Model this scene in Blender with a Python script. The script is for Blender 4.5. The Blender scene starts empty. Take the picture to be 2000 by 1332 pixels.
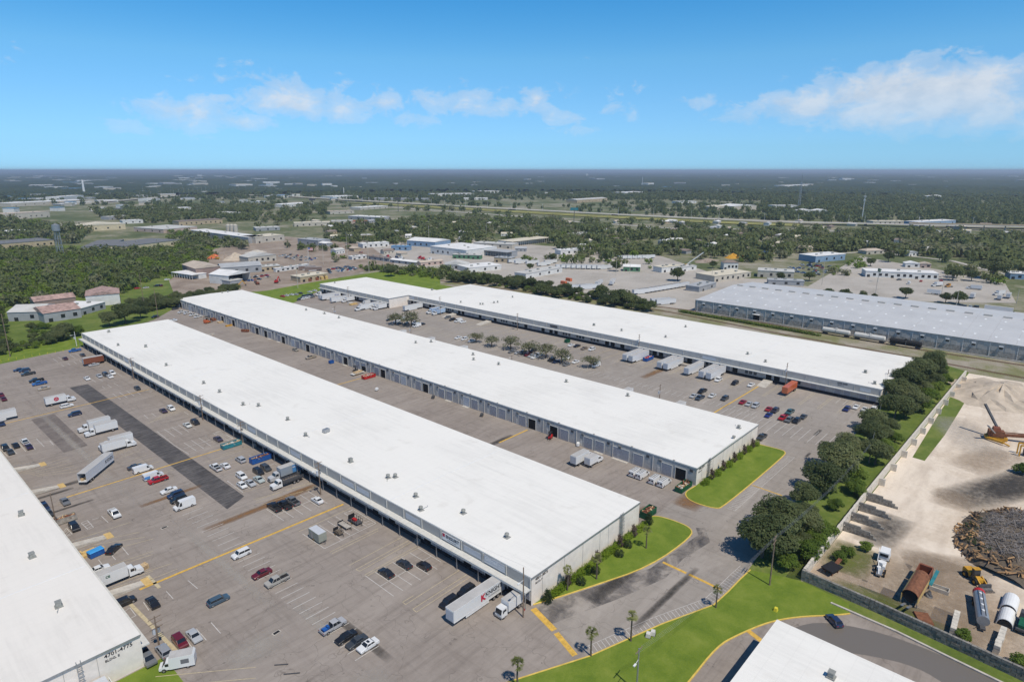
import bpy, math, random
import numpy as np
from mathutils import Matrix, Vector
R = math.radians
rnd = random.Random(7)
col = bpy.context.scene.collection
sc = bpy.context.scene

# ---------------------------------------------------------------- camera
# surveyed from the photograph's vanishing points: X runs across the warehouses, Y along them
CAM_H, FPX, PITCH, YAW = 96.0, 1251.0, R(14.91), R(42.26)
FW = Vector((math.cos(YAW)*math.cos(PITCH), math.sin(YAW)*math.cos(PITCH), -math.sin(PITCH)))
RT = Vector((math.sin(YAW), -math.cos(YAW), 0))
UP = RT.cross(FW)
cam = bpy.data.cameras.new('camera')
cam.sensor_fit = 'HORIZONTAL'; cam.sensor_width = 36.0
cam.lens = 36.0*FPX/2000.0
cam.clip_start = 1.0; cam.clip_end = 200000
camo = bpy.data.objects.new('camera', cam); col.objects.link(camo)
camo.matrix_world = Matrix(((RT.x, UP.x, -FW.x, 0), (RT.y, UP.y, -FW.y, 0), (RT.z, UP.z, -FW.z, CAM_H), (0, 0, 0, 1)))
sc.camera = camo

# ---------------------------------------------------------------- sun and sky
SUN_EL, SUN_AZ = R(60.0), R(-104.0)
sun = bpy.data.lights.new('sun', 'SUN'); sun.energy = 3.85; sun.angle = R(0.53); sun.color = (1.0, 0.93, 0.81)
suno = bpy.data.objects.new('sun', sun); col.objects.link(suno)
sd = Vector((math.cos(SUN_EL)*math.cos(SUN_AZ), math.cos(SUN_EL)*math.sin(SUN_AZ), math.sin(SUN_EL)))
suno.rotation_euler = sd.to_track_quat('Z', 'Y').to_euler(); suno.location = sd*500
sc.view_settings.view_transform = 'Standard'; sc.view_settings.look = 'None'
sc.view_settings.exposure = 0.0; sc.view_settings.gamma = 1.0
sc.view_settings.use_curve_mapping = False

world = bpy.data.worlds.new('World'); sc.world = world; world.use_nodes = True
wt = world.node_tree; wt.nodes.clear()
class NT:
    """small node-graph writer"""
    def __init__(s, tree): s.t = tree
    def n(s, typ, **kw):
        nd = s.t.nodes.new(typ)
        for k, v in kw.items(): setattr(nd, k, v)
        return nd
    def l(s, a, b): s.t.links.new(a, b)
    def inp(s, sock, v):
        if isinstance(v, bpy.types.NodeSocket): s.l(v, sock)
        elif v is not None: sock.default_value = v
    def m(s, op, a, b=None, c=None, clamp=False):
        nd = s.n('ShaderNodeMath', operation=op, use_clamp=clamp)
        for i, v in enumerate((a, b, c)):
            if v is not None: s.inp(nd.inputs[i], v)
        return nd.outputs[0]
    def noise(s, vec, scale, detail=3, rough=0.55, dist=0.0):
        nd = s.n('ShaderNodeTexNoise'); s.inp(nd.inputs['Vector'], vec)
        nd.inputs['Scale'].default_value = scale; nd.inputs['Detail'].default_value = detail
        nd.inputs['Roughness'].default_value = rough; nd.inputs['Distortion'].default_value = dist
        return nd.outputs[0]
    def ramp(s, fac, stops, interp='LINEAR'):
        nd = s.n('ShaderNodeValToRGB'); cr = nd.color_ramp; cr.interpolation = interp
        while len(cr.elements) < len(stops): cr.elements.new(0.5)
        for e, (p, c) in zip(cr.elements, stops):
            e.position = p; e.color = tuple(c[:3]) + (1,) if not isinstance(c, (int, float)) else (c, c, c, 1)
        s.inp(nd.inputs[0], fac); return nd.outputs[0]
    def mix(s, fac, a, b, typ='MIX'):
        nd = s.n('ShaderNodeMix', data_type='RGBA', blend_type=typ)
        s.inp(nd.inputs[0], fac)
        for sk, v in ((nd.inputs[6], a), (nd.inputs[7], b)):
            s.inp(sk, tuple(v[:3]) + (1,) if isinstance(v, (tuple, list)) else v)
        return nd.outputs[2]
    def mapping(s, vec, scale=(1, 1, 1), loc=(0, 0, 0), rot=(0, 0, 0)):
        nd = s.n('ShaderNodeMapping'); s.inp(nd.inputs[0], vec)
        nd.inputs[1].default_value = loc; nd.inputs[2].default_value = rot; nd.inputs[3].default_value = scale
        return nd.outputs[0]
W = NT(wt)
sky = W.n('ShaderNodeTexSky', sky_type='NISHITA', sun_disc=False, sun_elevation=SUN_EL,
          sun_rotation=R(90) - SUN_AZ, altitude=100, air_density=1.0, dust_density=0.0, ozone_density=6.0)
hs = W.n('ShaderNodeHueSaturation'); hs.inputs['Saturation'].default_value = SKY_SAT = 1.25
W.l(sky.outputs[0], hs.inputs['Color'])
tc = W.n('ShaderNodeTexCoord'); sep = W.n('ShaderNodeSeparateXYZ'); W.l(tc.outputs['Generated'], sep.inputs[0])
az = W.m('ARCTAN2', sep.outputs[1], sep.outputs[0]); el = W.m('ARCSINE', sep.outputs[2])
cmb = W.n('ShaderNodeCombineXYZ'); W.l(az, cmb.inputs[0]); W.l(el, cmb.inputs[1])
cv = cmb.outputs[0]
n1 = W.noise(W.mapping(cv, (26, 40, 1)), 1.0, 7, 0.62, 0.35)
n2 = W.noise(W.mapping(cv, (5, 12, 1), (3.1, 1.7, 0)), 1.0, 3, 0.5)
def azel(px, py):
    d = (FW + RT*((px-1000)/FPX) - UP*((py-666)/FPX)).normalized()
    return math.atan2(d.y, d.x), math.asin(d.z)
# cumulus banks: centre pixel, half width and half height, weight
cl = [(1800, 190, 150, 50, 1.0), (1620, 205, 120, 34, .75), (1920, 205, 110, 44, .85), (1450, 235, 80, 22, .5), (1362, 198, 30, 16, .55),
      (570, 195, 75, 36, .72), (655, 215, 100, 26, .62), (370, 225, 90, 32, .66), (450, 238, 80, 16, .66), (250, 245, 55, 20, .5),
      (745, 195, 36, 24, .62), (432, 193, 20, 10, .62), (880, 195, 75, 32, .58), (960, 212, 75, 22, .56), (1048, 195, 32, 26, .62),
      (1105, 230, 46, 18, .56), (1215, 220, 40, 22, .42), (1130, 255, 60, 16, .42), (810, 235, 44, 20, .5), (1550, 235, 90, 14, .5)]
mask = None
for (px, py, w, h, wgt) in cl:
    a0, e0 = azel(px, py)
    da = W.m('MULTIPLY', W.m('SUBTRACT', az, a0), FPX/w*.82); de = W.m('MULTIPLY', W.m('SUBTRACT', el, e0), FPX/h*.95)
    d2 = W.m('ADD', W.m('MULTIPLY', da, da), W.m('MULTIPLY', de, de))
    f = W.m('MULTIPLY', W.m('EXPONENT', W.m('MULTIPLY', d2, -0.8)), wgt)
    mask = f if mask is None else W.m('MAXIMUM', mask, f)
# faint fair-weather bank all round the horizon
band = W.m('EXPONENT', W.m('MULTIPLY', W.m('POWER', W.m('MULTIPLY', W.m('SUBTRACT', el, R(6)), 1/R(3.2)), 2), -1))
bandm = W.m('MULTIPLY', band, W.m('SUBTRACT', n2, 0.28), None, True)
mask = W.m('MAXIMUM', mask, W.m('MULTIPLY', bandm, 0.9))
dens = W.m('ADD', mask, W.m('MULTIPLY', W.m('SUBTRACT', n1, 0.5), 1.15))
cov = W.ramp(W.m('SUBTRACT', dens, 0.0), [(0.30, 0.0), (0.48, 0.28), (0.85, 0.72)], 'EASE')
haze_low = W.ramp(el, [(0.03, 0.35), (0.10, 1.0)])
cov = W.m('MULTIPLY', cov, haze_low)
shade = W.ramp(W.noise(W.mapping(cv, (26, 40, 1), (0.12, -0.35, 0)), 1.0, 5, 0.6), [(0.35, (7.6, 8.0, 8.6)), (0.6, (9.6, 9.5, 9.5))])
tint = W.ramp(el, [(0.006, (.255, .51, .96)), (0.032, (.315, .525, .82)), (0.09, (.5, .65, .785)), (0.151, (.66, .785, .78)), (0.228, (.5, .78, .795)), (0.6, (.42, .52, .53)), (1.0, (.34, .40, .42))])
sc2 = W.n('ShaderNodeVectorMath', operation='SCALE'); W.l(W.mix(1.0, hs.outputs[0], tint, 'MULTIPLY'), sc2.inputs[0]); sc2.inputs['Scale'].default_value = 2.0
skyc = W.mix(cov, sc2.outputs[0], shade)
bg = W.n('ShaderNodeBackground'); W.l(skyc, bg.inputs[0]); bg.inputs[1].default_value = 0.085
W.l(bg.outputs[0], W.n('ShaderNodeOutputWorld').inputs[0])

# ---------------------------------------------------------------- survey helpers
def P(px, py, z=0.0):
    """world point at height z seen at photo pixel (px,py)"""
    d = FW + RT*((px-1000)/FPX) - UP*((py-666)/FPX)
    t = (z-CAM_H)/d.z
    return Vector((d.x*t, d.y*t, z))

def tag(o, label=None, cat=None, group=None, kind=None):
    if label: o['label'] = label
    if cat: o['category'] = cat
    if group: o['group'] = group
    if kind: o['kind'] = kind
    return o
def link(o, parent=None):
    col.objects.link(o)
    if parent is not None: o.parent = parent
    return o
def empty(name, loc=(0, 0, 0), rz=0.0):
    o = bpy.data.objects.new(name, None); o.empty_display_size = 0.5
    o.location = loc; o.rotation_euler = (0, 0, rz); return link(o)
def ob(name, me, parent=None, loc=None, rz=None):
    o = bpy.data.objects.new(name, me)
    if loc is not None: o.location = loc
    if rz is not None: o.rotation_euler = (0, 0, rz)
    return link(o, parent)

class MB:
    """mesh builder: collects faces, builds one mesh"""
    def __init__(s): s.v = []; s.f = []; s.mi = []
    def add(s, vs, fs, mi=0):
        b = len(s.v); s.v += [tuple(v) for v in vs]
        for f in fs: s.f.append(tuple(b+i for i in f)); s.mi.append(mi)
        return s
    def box(s, x0, y0, z0, x1, y1, z1, mi=0, ti=0.0, tj=0.0):
        """box; ti,tj shrink the top by that much on each side"""
        return s.add([(x0, y0, z0), (x1, y0, z0), (x1, y1, z0), (x0, y1, z0),
                      (x0+ti, y0+tj, z1), (x1-ti, y0+tj, z1), (x1-ti, y1-tj, z1), (x0+ti, y1-tj, z1)],
                     [(0, 3, 2, 1), (4, 5, 6, 7), (0, 1, 5, 4), (1, 2, 6, 5), (2, 3, 7, 6), (3, 0, 4, 7)], mi)
    def prism(s, poly, z0, z1, mi=0, mtop=None):
        n = len(poly); s.add([(x, y, z0) for x, y in poly]+[(x, y, z1) for x, y in poly],
                             [(i, (i+1) % n, n+(i+1) % n, n+i) for i in range(n)], mi)
        s.add([(x, y, z1) for x, y in poly], [tuple(range(n))], mi if mtop is None else mtop); return s
    def prof(s, pts, y0, y1, mi=0, y0t=None, y1t=None, zt=None):
        """side profile (x,z) polygon, counter-clockwise seen from -y, extruded from y0 to y1; points above zt use y0t,y1t"""
        n = len(pts)
        def yy(z, a, b): return b if (zt is not None and z > zt) else a
        A = [(x, yy(z, y0, y0t), z) for x, z in pts]; B = [(x, yy(z, y1, y1t), z) for x, z in pts]
        return s.add(A+B, [tuple(range(n)), tuple(range(2*n-1, n-1, -1))]+[(i, n+i, n+(i+1) % n, (i+1) % n) for i in range(n)], mi)
    def cyl(s, p0, p1, r0, r1=None, n=8, mi=0, cap=True):
        r1 = r0 if r1 is None else r1
        p0 = Vector(p0); p1 = Vector(p1); d = (p1-p0).normalized()
        a = d.orthogonal().normalized(); b = d.cross(a)
        A = [p0+(a*math.cos(t)+b*math.sin(t))*r0 for t in [2*math.pi*i/n for i in range(n)]]
        B = [p1+(a*math.cos(t)+b*math.sin(t))*r1 for t in [2*math.pi*i/n for i in range(n)]]
        fs = [(i, (i+1) % n, n+(i+1) % n, n+i) for i in range(n)]
        if cap: fs += [tuple(range(n-1, -1, -1)), tuple(range(n, 2*n))]
        return s.add(A+B, fs, mi)
    def bar(s, p0, p1, w, h, mi=0):
        p0 = Vector(p0); p1 = Vector(p1); d = (p1-p0).normalized()
        u = Vector((0, 0, 1)) if abs(d.z) < .9 else Vector((1, 0, 0))
        a = d.cross(u).normalized()*w/2; b = a.cross(d).normalized()*h/2
        vs = [q+sa*a+sb*b for q in (p0, p1) for sa, sb in ((-1, -1), (1, -1), (1, 1), (-1, 1))]
        return s.add(vs, [(0, 1, 2, 3), (7, 6, 5, 4), (0, 4, 5, 1), (1, 5, 6, 2), (2, 6, 7, 3), (3, 7, 4, 0)], mi)
    def quad(s, a, b, c, d, mi=0): return s.add([a, b, c, d], [(0, 1, 2, 3)], mi)
    def poly(s, pts, z, mi=0): return s.add([(p[0], p[1], z) for p in pts], [tuple(range(len(pts)))], mi)
    def strip(s, p, q, w, z, mi=0):
        """flat painted line from p to q"""
        d = Vector((q[0]-p[0], q[1]-p[1])); d.normalize(); nx, ny = -d.y*w/2, d.x*w/2
        return s.add([(p[0]+nx, p[1]+ny, z), (p[0]-nx, p[1]-ny, z), (q[0]-nx, q[1]-ny, z), (q[0]+nx, q[1]+ny, z)], [(0, 1, 2, 3)], mi)
    def mesh(s, name, mats, smooth=False):
        me = bpy.data.meshes.new(name); me.from_pydata(s.v, [], s.f)
        for m in (mats if isinstance(mats, (list, tuple)) else [mats]): me.materials.append(m)
        if any(s.mi): me.polygons.foreach_set('material_index', s.mi)
        if smooth: me.polygons.foreach_set('use_smooth', [True]*len(s.f))
        me.update(); return me
    def build(s, name, mats, parent=None, loc=None, rz=None, smooth=False):
        return ob(name, s.mesh(name, mats, smooth), parent, loc, rz)

# ---------------------------------------------------------------- materials
MAT = {}
def new_mat(name):
    m = bpy.data.materials.new(name); m.use_nodes = True; t = m.node_tree
    bs = t.nodes['Principled BSDF']; MAT[name] = m
    return m, NT(t), bs
def simple(name, c, rough=0.6, metal=0.0, var=0.12, scale=0.8, bump=0.0, bscale=6.0, spec=0.3):
    """plain surface with a little mottling and wear in the colour"""
    if name in MAT: return MAT[name]
    m, T, bs = new_mat(name)
    pos = T.n('ShaderNodeNewGeometry').outputs['Position']
    if var > 0:
        f = T.noise(pos, scale, 5, 0.65)
        lo = tuple(max(0, x*(1-var)) for x in c); hi = tuple(min(1, x*(1+var)) for x in c)
        T.l(T.ramp(f, [(0.3, lo), (0.7, hi)]), bs.inputs['Base Color'])
    else: bs.inputs['Base Color'].default_value = tuple(c)+(1,)
    bs.inputs['Roughness'].default_value = rough; bs.inputs['Metallic'].default_value = metal
    bs.inputs['Specular IOR Level'].default_value = spec
    if bump:
        b = T.n('ShaderNodeBump'); b.inputs['Strength'].default_value = bump; b.inputs['Distance'].default_value = .05
        T.l(T.noise(pos, bscale, 4), b.inputs['Height']); T.l(b.outputs[0], bs.inputs['Normal'])
    return m
def paint(c):
    """car paint in colour c"""
    k = 'paint_%02x%02x%02x' % tuple(int(255*min(1, x)) for x in c)
    if k in MAT: return MAT[k]
    m, T, bs = new_mat(k)
    bs.inputs['Base Color'].default_value = tuple(c)+(1,); bs.inputs['Roughness'].default_value = .32
    bs.inputs['Coat Weight'].default_value = .5; bs.inputs['Coat Roughness'].default_value = .08
    return m
def ground_mat(name, stops, s1, s2, rough=0.9, streak=None, bump=0.0):
    m, T, bs = new_mat(name)
    pos = T.n('ShaderNodeNewGeometry').outputs['Position']
    a = T.noise(pos, s1, 6, 0.62, 0.3); b = T.noise(pos, s2, 5, 0.7)
    f = T.m('ADD', T.m('MULTIPLY', a, 0.65), T.m('MULTIPLY', b, 0.35))
    c = T.ramp(f, stops)
    if streak:
        vec = T.mapping(pos, streak[0]); st = T.noise(vec, 1.0, 4, 0.6)
        c = T.mix(T.m('MULTIPLY', T.ramp(st, [(0.45, 0.0), (0.7, 1.0)]), streak[2]), c, streak[1])
    T.l(c, bs.inputs['Base Color']); bs.inputs['Roughness'].default_value = rough
    bs.inputs['Specular IOR Level'].default_value = .2
    if bump:
        bn = T.n('ShaderNodeBump'); bn.inputs['Strength'].default_value = bump; bn.inputs['Distance'].default_value = .2
        T.l(b, bn.inputs['Height']); T.l(bn.outputs[0], bs.inputs['Normal'])
    return m
def asphalt_mat(name, stops, k):
    m, T, bs = new_mat(name)
    pos = T.n('ShaderNodeNewGeometry').outputs['Position']
    f = T.m('ADD', T.m('MULTIPLY', T.noise(pos, .02, 6, .62, .4), .55), T.m('MULTIPLY', T.noise(pos, .4, 6, .75), .45))
    c = T.ramp(f, stops)
    st = T.noise(T.mapping(pos, (.05, .7, 1)), 1.0, 5, .65); c = T.mix(T.m('MULTIPLY', T.ramp(st, [(.5, 0.), (.72, 1.)]), .42*k), c, tuple(x*.55 for x in stops[0][1]))
    s2 = T.noise(T.mapping(pos, (.6, .045, 1), (7, 3, 0)), 1.0, 5, .65); c = T.mix(T.m('MULTIPLY', T.ramp(s2, [(.52, 0.), (.75, 1.)]), .38), c, tuple(x*.6 for x in stops[0][1]))
    s3 = T.noise(T.mapping(pos, (.03, .09, 1), (40, 13, 0)), 1.0, 6, .7, .8); c = T.mix(T.m('MULTIPLY', T.ramp(s3, [(.5, 0.), (.75, 1.)]), .5), c, tuple(min(1, x*1.28) for x in stops[2][1]))
    vo = T.n('ShaderNodeTexVoronoi', feature='DISTANCE_TO_EDGE'); vo.inputs['Scale'].default_value = .075
    wv = T.n('ShaderNodeVectorMath', operation='ADD'); T.l(pos, wv.inputs[0]); dn = T.n('ShaderNodeTexNoise'); dn.inputs['Scale'].default_value = .25; T.l(pos, dn.inputs['Vector'])
    sv = T.n('ShaderNodeVectorMath', operation='SCALE'); T.l(dn.outputs[1], sv.inputs[0]); sv.inputs['Scale'].default_value = 7; T.l(sv.outputs[0], wv.inputs[1]); T.l(wv.outputs[0], vo.inputs['Vector'])
    c = T.mix(T.m('MULTIPLY', T.ramp(vo.outputs[0], [(.0, 1.), (.006, 0.)]), .5), c, tuple(x*.45 for x in stops[0][1]))
    spots = T.noise(pos, .55, 2, .4); c = T.mix(T.m('MULTIPLY', T.ramp(spots, [(.72, 0.), (.76, 1.)]), .5), c, tuple(x*.5 for x in stops[0][1]))
    T.l(c, bs.inputs['Base Color']); bs.inputs['Roughness'].default_value = .9; bs.inputs['Specular IOR Level'].default_value = .2
    return m
def leaf_mat(name, c0, c1, c2):
    """foliage: tone changes leaf clump by leaf clump and tree by tree"""
    m, T, bs = new_mat(name)
    pos = T.n('ShaderNodeNewGeometry').outputs['Position']
    oi = T.n('ShaderNodeObjectInfo').outputs['Random']
    f = T.m('ADD', T.m('MULTIPLY', T.noise(pos, 0.9, 4, 0.7), 0.5), T.m('MULTIPLY', T.noise(pos, 0.085, 3, 0.6), 0.42))
    f = T.m('ADD', f, T.m('MULTIPLY', T.m('SUBTRACT', oi, .5), 0.25))
    T.l(T.ramp(f, [(0.28, c0), (0.52, c1), (0.8, c2)]), bs.inputs['Base Color'])
    bs.inputs['Roughness'].default_value = .6; bs.inputs['Specular IOR Level'].default_value = .25
    tr = T.n('ShaderNodeBsdfTranslucent'); T.l(T.ramp(f, [(0.28, c1), (0.7, c2)]), tr.inputs[0])
    mx = T.n('ShaderNodeMixShader'); mx.inputs[0].default_value = .42
    out = [n for n in m.node_tree.nodes if n.type == 'OUTPUT_MATERIAL'][0]
    T.l(bs.outputs[0], mx.inputs[1]); T.l(tr.outputs[0], mx.inputs[2]); T.l(mx.outputs[0], out.inputs[0])
    return m

M_asph = asphalt_mat('asphalt', [(0.28, (.222, .186, .158)), (0.5, (.292, .252, .220)), (0.72, (.345, .302, .265))], 1.0)
M_asph2 = asphalt_mat('asphalt_drive', [(0.28, (.255, .220, .190)), (0.5, (.315, .280, .246)), (0.75, (.365, .325, .288))], .5)
M_patch = ground_mat('sealed_asphalt', [(0.2, (.032, .030, .032)), (0.5, (.075, .070, .070)), (0.8, (.19, .175, .165))], 0.12, 0.9,
                     streak=((.18, 1.6, 1), (.22, .2, .19), .55))
M_patch2 = ground_mat('worn_sealed_asphalt', [(0.25, (.06, .052, .05)), (0.45, (.17, .145, .13)), (0.7, (.27, .235, .21))], 0.12, 0.9,
                      streak=((.18, 1.6, 1), (.07, .06, .058), .5))
M_grass = ground_mat('lawn', [(0.3, (.085, .145, .014)), (0.5, (.145, .205, .024)), (0.72, (.235, .275, .05))], 0.16, 3.5, bump=.3)
M_wild = ground_mat('rough_grass', [(0.25, (.05, .085, .016)), (0.5, (.12, .165, .03)), (0.75, (.25, .25, .08))], 0.07, 0.6, bump=.5)
M_dirt = ground_mat('yard_dirt', [(0.24, (.30, .23, .165)), (0.40, (.60, .50, .39)), (0.55, (.74, .64, .525)), (0.8, (.80, .71, .60))], 0.045, 0.7,
                    streak=((.05, .22, 1), (.36, .28, .21), .4), bump=.3)
M_scrapdirt = ground_mat('scrap_yard_dirt', [(0.3, (.16, .12, .09)), (0.5, (.30, .24, .19)), (0.7, (.42, .36, .3))], 0.05, 0.8)
M_pave = ground_mat('pale_paving', [(0.3, (.30, .27, .23)), (0.5, (.42, .385, .34)), (0.72, (.5, .46, .41))], 0.03, 0.4)
M_ballast = ground_mat('ballast', [(0.3, (.14, .14, .055)), (0.45, (.20, .20, .09)), (0.55, (.32, .28, .22)), (0.72, (.45, .40, .33))], 0.05, 1.5)
M_far = ground_mat('far_ground', [(0.30, (.05, .07, .022)), (0.46, (.11, .13, .05)), (0.54, (.22, .21, .13)), (0.62, (.33, .30, .24)), (0.75, (.10, .125, .045))], 0.009, 0.08)
M_conc = simple('concrete', (.50, .46, .40), .85, var=.22, scale=.7)
M_concd = simple('stained_concrete', (.36, .33, .29), .9, var=.4, scale=.9)
M_block = simple('weathered_block', (.235, .22, .195), .95, var=.45, scale=1.4, bump=.4)
M_blockp = simple('pale_block', (.60, .55, .47), .95, var=.2, scale=1.2, bump=.3)
def roof_mat(name, c):
    m, T, bs = new_mat(name); pos = T.n('ShaderNodeNewGeometry').outputs['Position']
    f = T.m('ADD', T.m('MULTIPLY', T.noise(pos, .035, 5, .6), .6), T.m('MULTIPLY', T.noise(T.mapping(pos, (.9, .06, 1)), 1.0, 4, .6), .4))
    k = T.ramp(f, [(.32, tuple(x*.88 for x in c)), (.5, c), (.7, tuple(min(1, x*1.03) for x in c))])
    sp = T.n('ShaderNodeSeparateXYZ'); T.l(pos, sp.inputs[0])
    fr = T.m('FRACT', T.m('MULTIPLY', sp.outputs[1], 1/3.05)); ln_ = T.ramp(T.m('ABSOLUTE', T.m('SUBTRACT', fr, .5)), [(.0, 1.), (.035, 0.)])
    k = T.mix(T.m('MULTIPLY', ln_, .16), k, tuple(x*.6 for x in c))
    sp2 = T.noise(pos, .22, 3, .5); k = T.mix(T.m('MULTIPLY', T.ramp(sp2, [(.62, 0.), (.74, 1.)]), .2), k, (.52, .48, .42))
    T.l(k, bs.inputs['Base Color']); bs.inputs['Roughness'].default_value = .7; bs.inputs['Specular IOR Level'].default_value = .25; return m
M_roof = roof_mat('white_membrane', (.80, .775, .72))
M_roofA = roof_mat('cream_membrane', (.765, .725, .665))
M_wallend = simple('cream_block_wall', (.80, .725, .645), .85, var=.10, scale=.5)
M_wallg = simple('grey_block_wall', (.45, .435, .41), .8, var=.18, scale=.7)
M_fascia = simple('grey_fascia', (.41, .395, .37), .65, var=.08, scale=.6)
M_fasciad = simple('pale_fascia', (.45, .435, .415), .65, var=.1, scale=.4)
M_canopy = simple('pale_canopy', (.60, .59, .55), .6, var=.12, scale=.9)
M_door = simple('roller_door', (.36, .36, .385), .55, var=.1, scale=2.0)
M_doorw = simple('pale_roller_door', (.52, .54, .57), .55, var=.08, scale=2.0)
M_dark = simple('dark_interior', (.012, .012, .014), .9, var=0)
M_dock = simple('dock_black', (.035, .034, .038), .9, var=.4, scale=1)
M_white = simple('white_paint', (.74, .74, .73), .5, var=.05)
M_offw = simple('off_white', (.60, .58, .54), .6, var=.1)
M_steel = simple('galvanised', (.42, .43, .44), .45, .6, var=.15, scale=2)
M_steeld = simple('dark_steel', (.10, .10, .105), .6, .3, var=.3, scale=2)
M_vent = simple('vent_grey', (.34, .34, .31), .6, .3, var=.2, scale=3)
M_black = simple('black_rubber', (.018, .018, .02), .8, var=0)
M_glass = simple('tinted_glass', (.018, .022, .028), .08, var=0, spec=.6)
M_glassb = simple('window_glass', (.05, .065, .08), .1, var=0, spec=.6)
M_chrome = simple('wheel_alloy', (.45, .45, .46), .35, .7, var=0)
M_lampw = simple('lamp_lens', (.7, .7, .68), .2, var=0)
M_lampr = simple('tail_lens', (.35, .02, .02), .25, var=0)
M_wood = simple('pole_wood', (.23, .17, .125), .9, var=.3, scale=1.5)
M_bark = simple('bark', (.13, .105, .08), .95, var=.35, scale=3)
M_timber = simple('sawn_timber', (.52, .38, .22), .8, var=.25, scale=2)
M_yellow = simple('yellow_line', (.62, .38, .075), .8, var=.28, scale=1.1)
M_kerby = simple('yellow_kerb', (.66, .47, .10), .8, var=.2, scale=1.0)
M_linew = simple('white_line', (.56, .54, .51), .8, var=.2, scale=1.5)
M_liney = simple('faded_yellow_line', (.50, .42, .27), .8, var=.25, scale=1.2)
M_rust = simple('rust', (.20, .085, .045), .85, var=.4, scale=1.5)
M_rusty = simple('rusty_roof', (.38, .26, .225), .85, var=.5, scale=.35)
M_metalroof = simple('grey_metal_roof', (.58, .57, .555), .5, .1, var=.08, scale=.08)
M_sky_l = simple('skylight', (.80, .80, .78), .4, var=0)
M_sand = simple('sand_heap', (.50, .42, .33), .95, var=.2, scale=.2, bump=.3)
M_blue = simple('blue_steel', (.02, .10, .34), .5, var=.2)
M_teal = simple('teal_steel', (.03, .20, .24), .55, var=.3)
M_green = simple('green_steel', (.012, .10, .05), .55, var=.3)
M_red = simple('red_steel', (.45, .02, .02), .5, var=.2)
M_orange = simple('orange_steel', (.58, .145, .055), .55, var=.12)
M_brown = simple('brown_steel', (.22, .075, .04), .6, var=.25)
M_cat = simple('machine_yellow', (.55, .29, .03), .55, var=.25, scale=1.2)
M_tan = simple('tan_plate', (.58, .40, .16), .8, var=.2)
L_oak = leaf_mat('oak_leaves', (.070, .095, .034), (.165, .195, .078), (.29, .30, .145))
L_bright = leaf_mat('bright_leaves', (.075, .125, .018), (.16, .235, .035), (.28, .34, .07))
L_wood = leaf_mat('wood_leaves', (.052, .074, .030), (.125, .158, .058), (.24, .26, .10))
L_pale = leaf_mat('pale_leaves', (.11, .12, .055), (.22, .225, .12), (.36, .36, .23))
L_hedge = leaf_mat('hedge_leaves', (.11, .18, .012), (.2, .29, .02), (.3, .38, .05))
L_dark = leaf_mat('dark_leaves', (.03, .05, .018), (.06, .09, .03), (.11, .14, .05))
L_palm = leaf_mat('palm_leaves', (.13, .15, .04), (.27, .285, .10), (.45, .44, .21))
L_purple = leaf_mat('purple_leaves', (.05, .035, .035), (.12, .085, .075), (.2, .15, .12))
ORD = 'first second third fourth fifth sixth seventh eighth ninth tenth eleventh twelfth thirteenth fourteenth fifteenth sixteenth seventeenth eighteenth nineteenth twentieth'.split()
# ================================================================ ground, lots, roads
M_sealed, _T, _bs = new_mat('sealed_wash'); _bs.inputs['Base Color'].default_value = (.07, .066, .07, 1); _bs.inputs['Roughness'].default_value = .85
_p = _T.n('ShaderNodeNewGeometry').outputs['Position']; _T.l(_T.m('MULTIPLY', _T.ramp(_T.noise(_p, .16, 5, .65, .5), [(.40, 0.), (.68, 1.)]), .7), _bs.inputs['Alpha'])
def sheet(name, pts, z, mat, kind='structure'):
    o = MB().poly(pts, z).build(name, mat); o['kind'] = kind; return o
def PX(*ps): return [tuple(P(*p)[:2]) for p in ps]
sheet('ground', [(-62000, -62000), (62000, -62000), (62000, 62000), (-62000, 62000)], -0.05, M_far)
sheet('parking_lot', [(-80, -70), (152, -70), (152, 55), (300, 55), (300, 372), (275.5, 372), (275.5, 470), (226, 480), (176, 490),
                      (143, 492), (143, 418), (96, 415), (56, 407), (-80, 380)], 0.0, M_asph)
sheet('access_road', [(88, 49), (300, 54), (296, 120), (292.5, 355), (274, 366), (226, 470), (224, 81), (96.5, 80.5)], 0.005, M_asph2)
sheet('sealed_strip', [(68.8, 175.4), (75.8, 179.2), (76.6, 336), (69.4, 336.6)], 0.01, M_patch)
sheet('worn_sealed_strip', [(47.7, 256.5), (55.3, 257.4), (55.7, 303.4), (47.7, 302.4)], 0.01, M_patch2)
sheet('sealed_kerb_strip', [(96.8, 80.6), (103, 78.0), (127, 68.6), (149, 66.8), (152, 69), (153.5, 67), (148, 62.8), (136, 64.5), (126, 63.8), (112, 67.8), (102, 71.4), (94.6, 74.0), (95.5, 78.0)], 0.012, M_sealed)
sheet('verge', PX((-60, 724), (165, 676), (170, 655), (-60, 692)), 0.01, M_grass)
sheet('overgrown_land', PX((-400, 780), (-60, 700), (150, 665), (300, 625), (345, 600), (400, 545), (430, 480), (-300, 478), (-700, 560)), 0.005, M_wild)
sheet('scrap_yard_ground', PX((345, 588), (400, 590), (480, 575), (640, 548), (770, 516), (720, 478), (560, 462), (420, 486), (330, 548)), 0.012, M_scrapdirt)
sheet('meadow', PX((470, 572), (560, 598), (640, 560), (860, 590), (960, 560), (870, 540), (760, 528), (640, 546), (520, 568)), 0.016, M_grass)
sheet('trade_estate_paving', PX((640, 512), (780, 522), (1000, 548), (1270, 610), (1380, 618), (1470, 560), (1290, 500), (900, 466), (700, 470)), 0.008, M_pave)
sheet('truck_yard', PX((1560, 570), (1680, 500), (1720, 508), (1960, 548), (1985, 592), (1850, 590), (1640, 585)), 0.014, M_pave)
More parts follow.
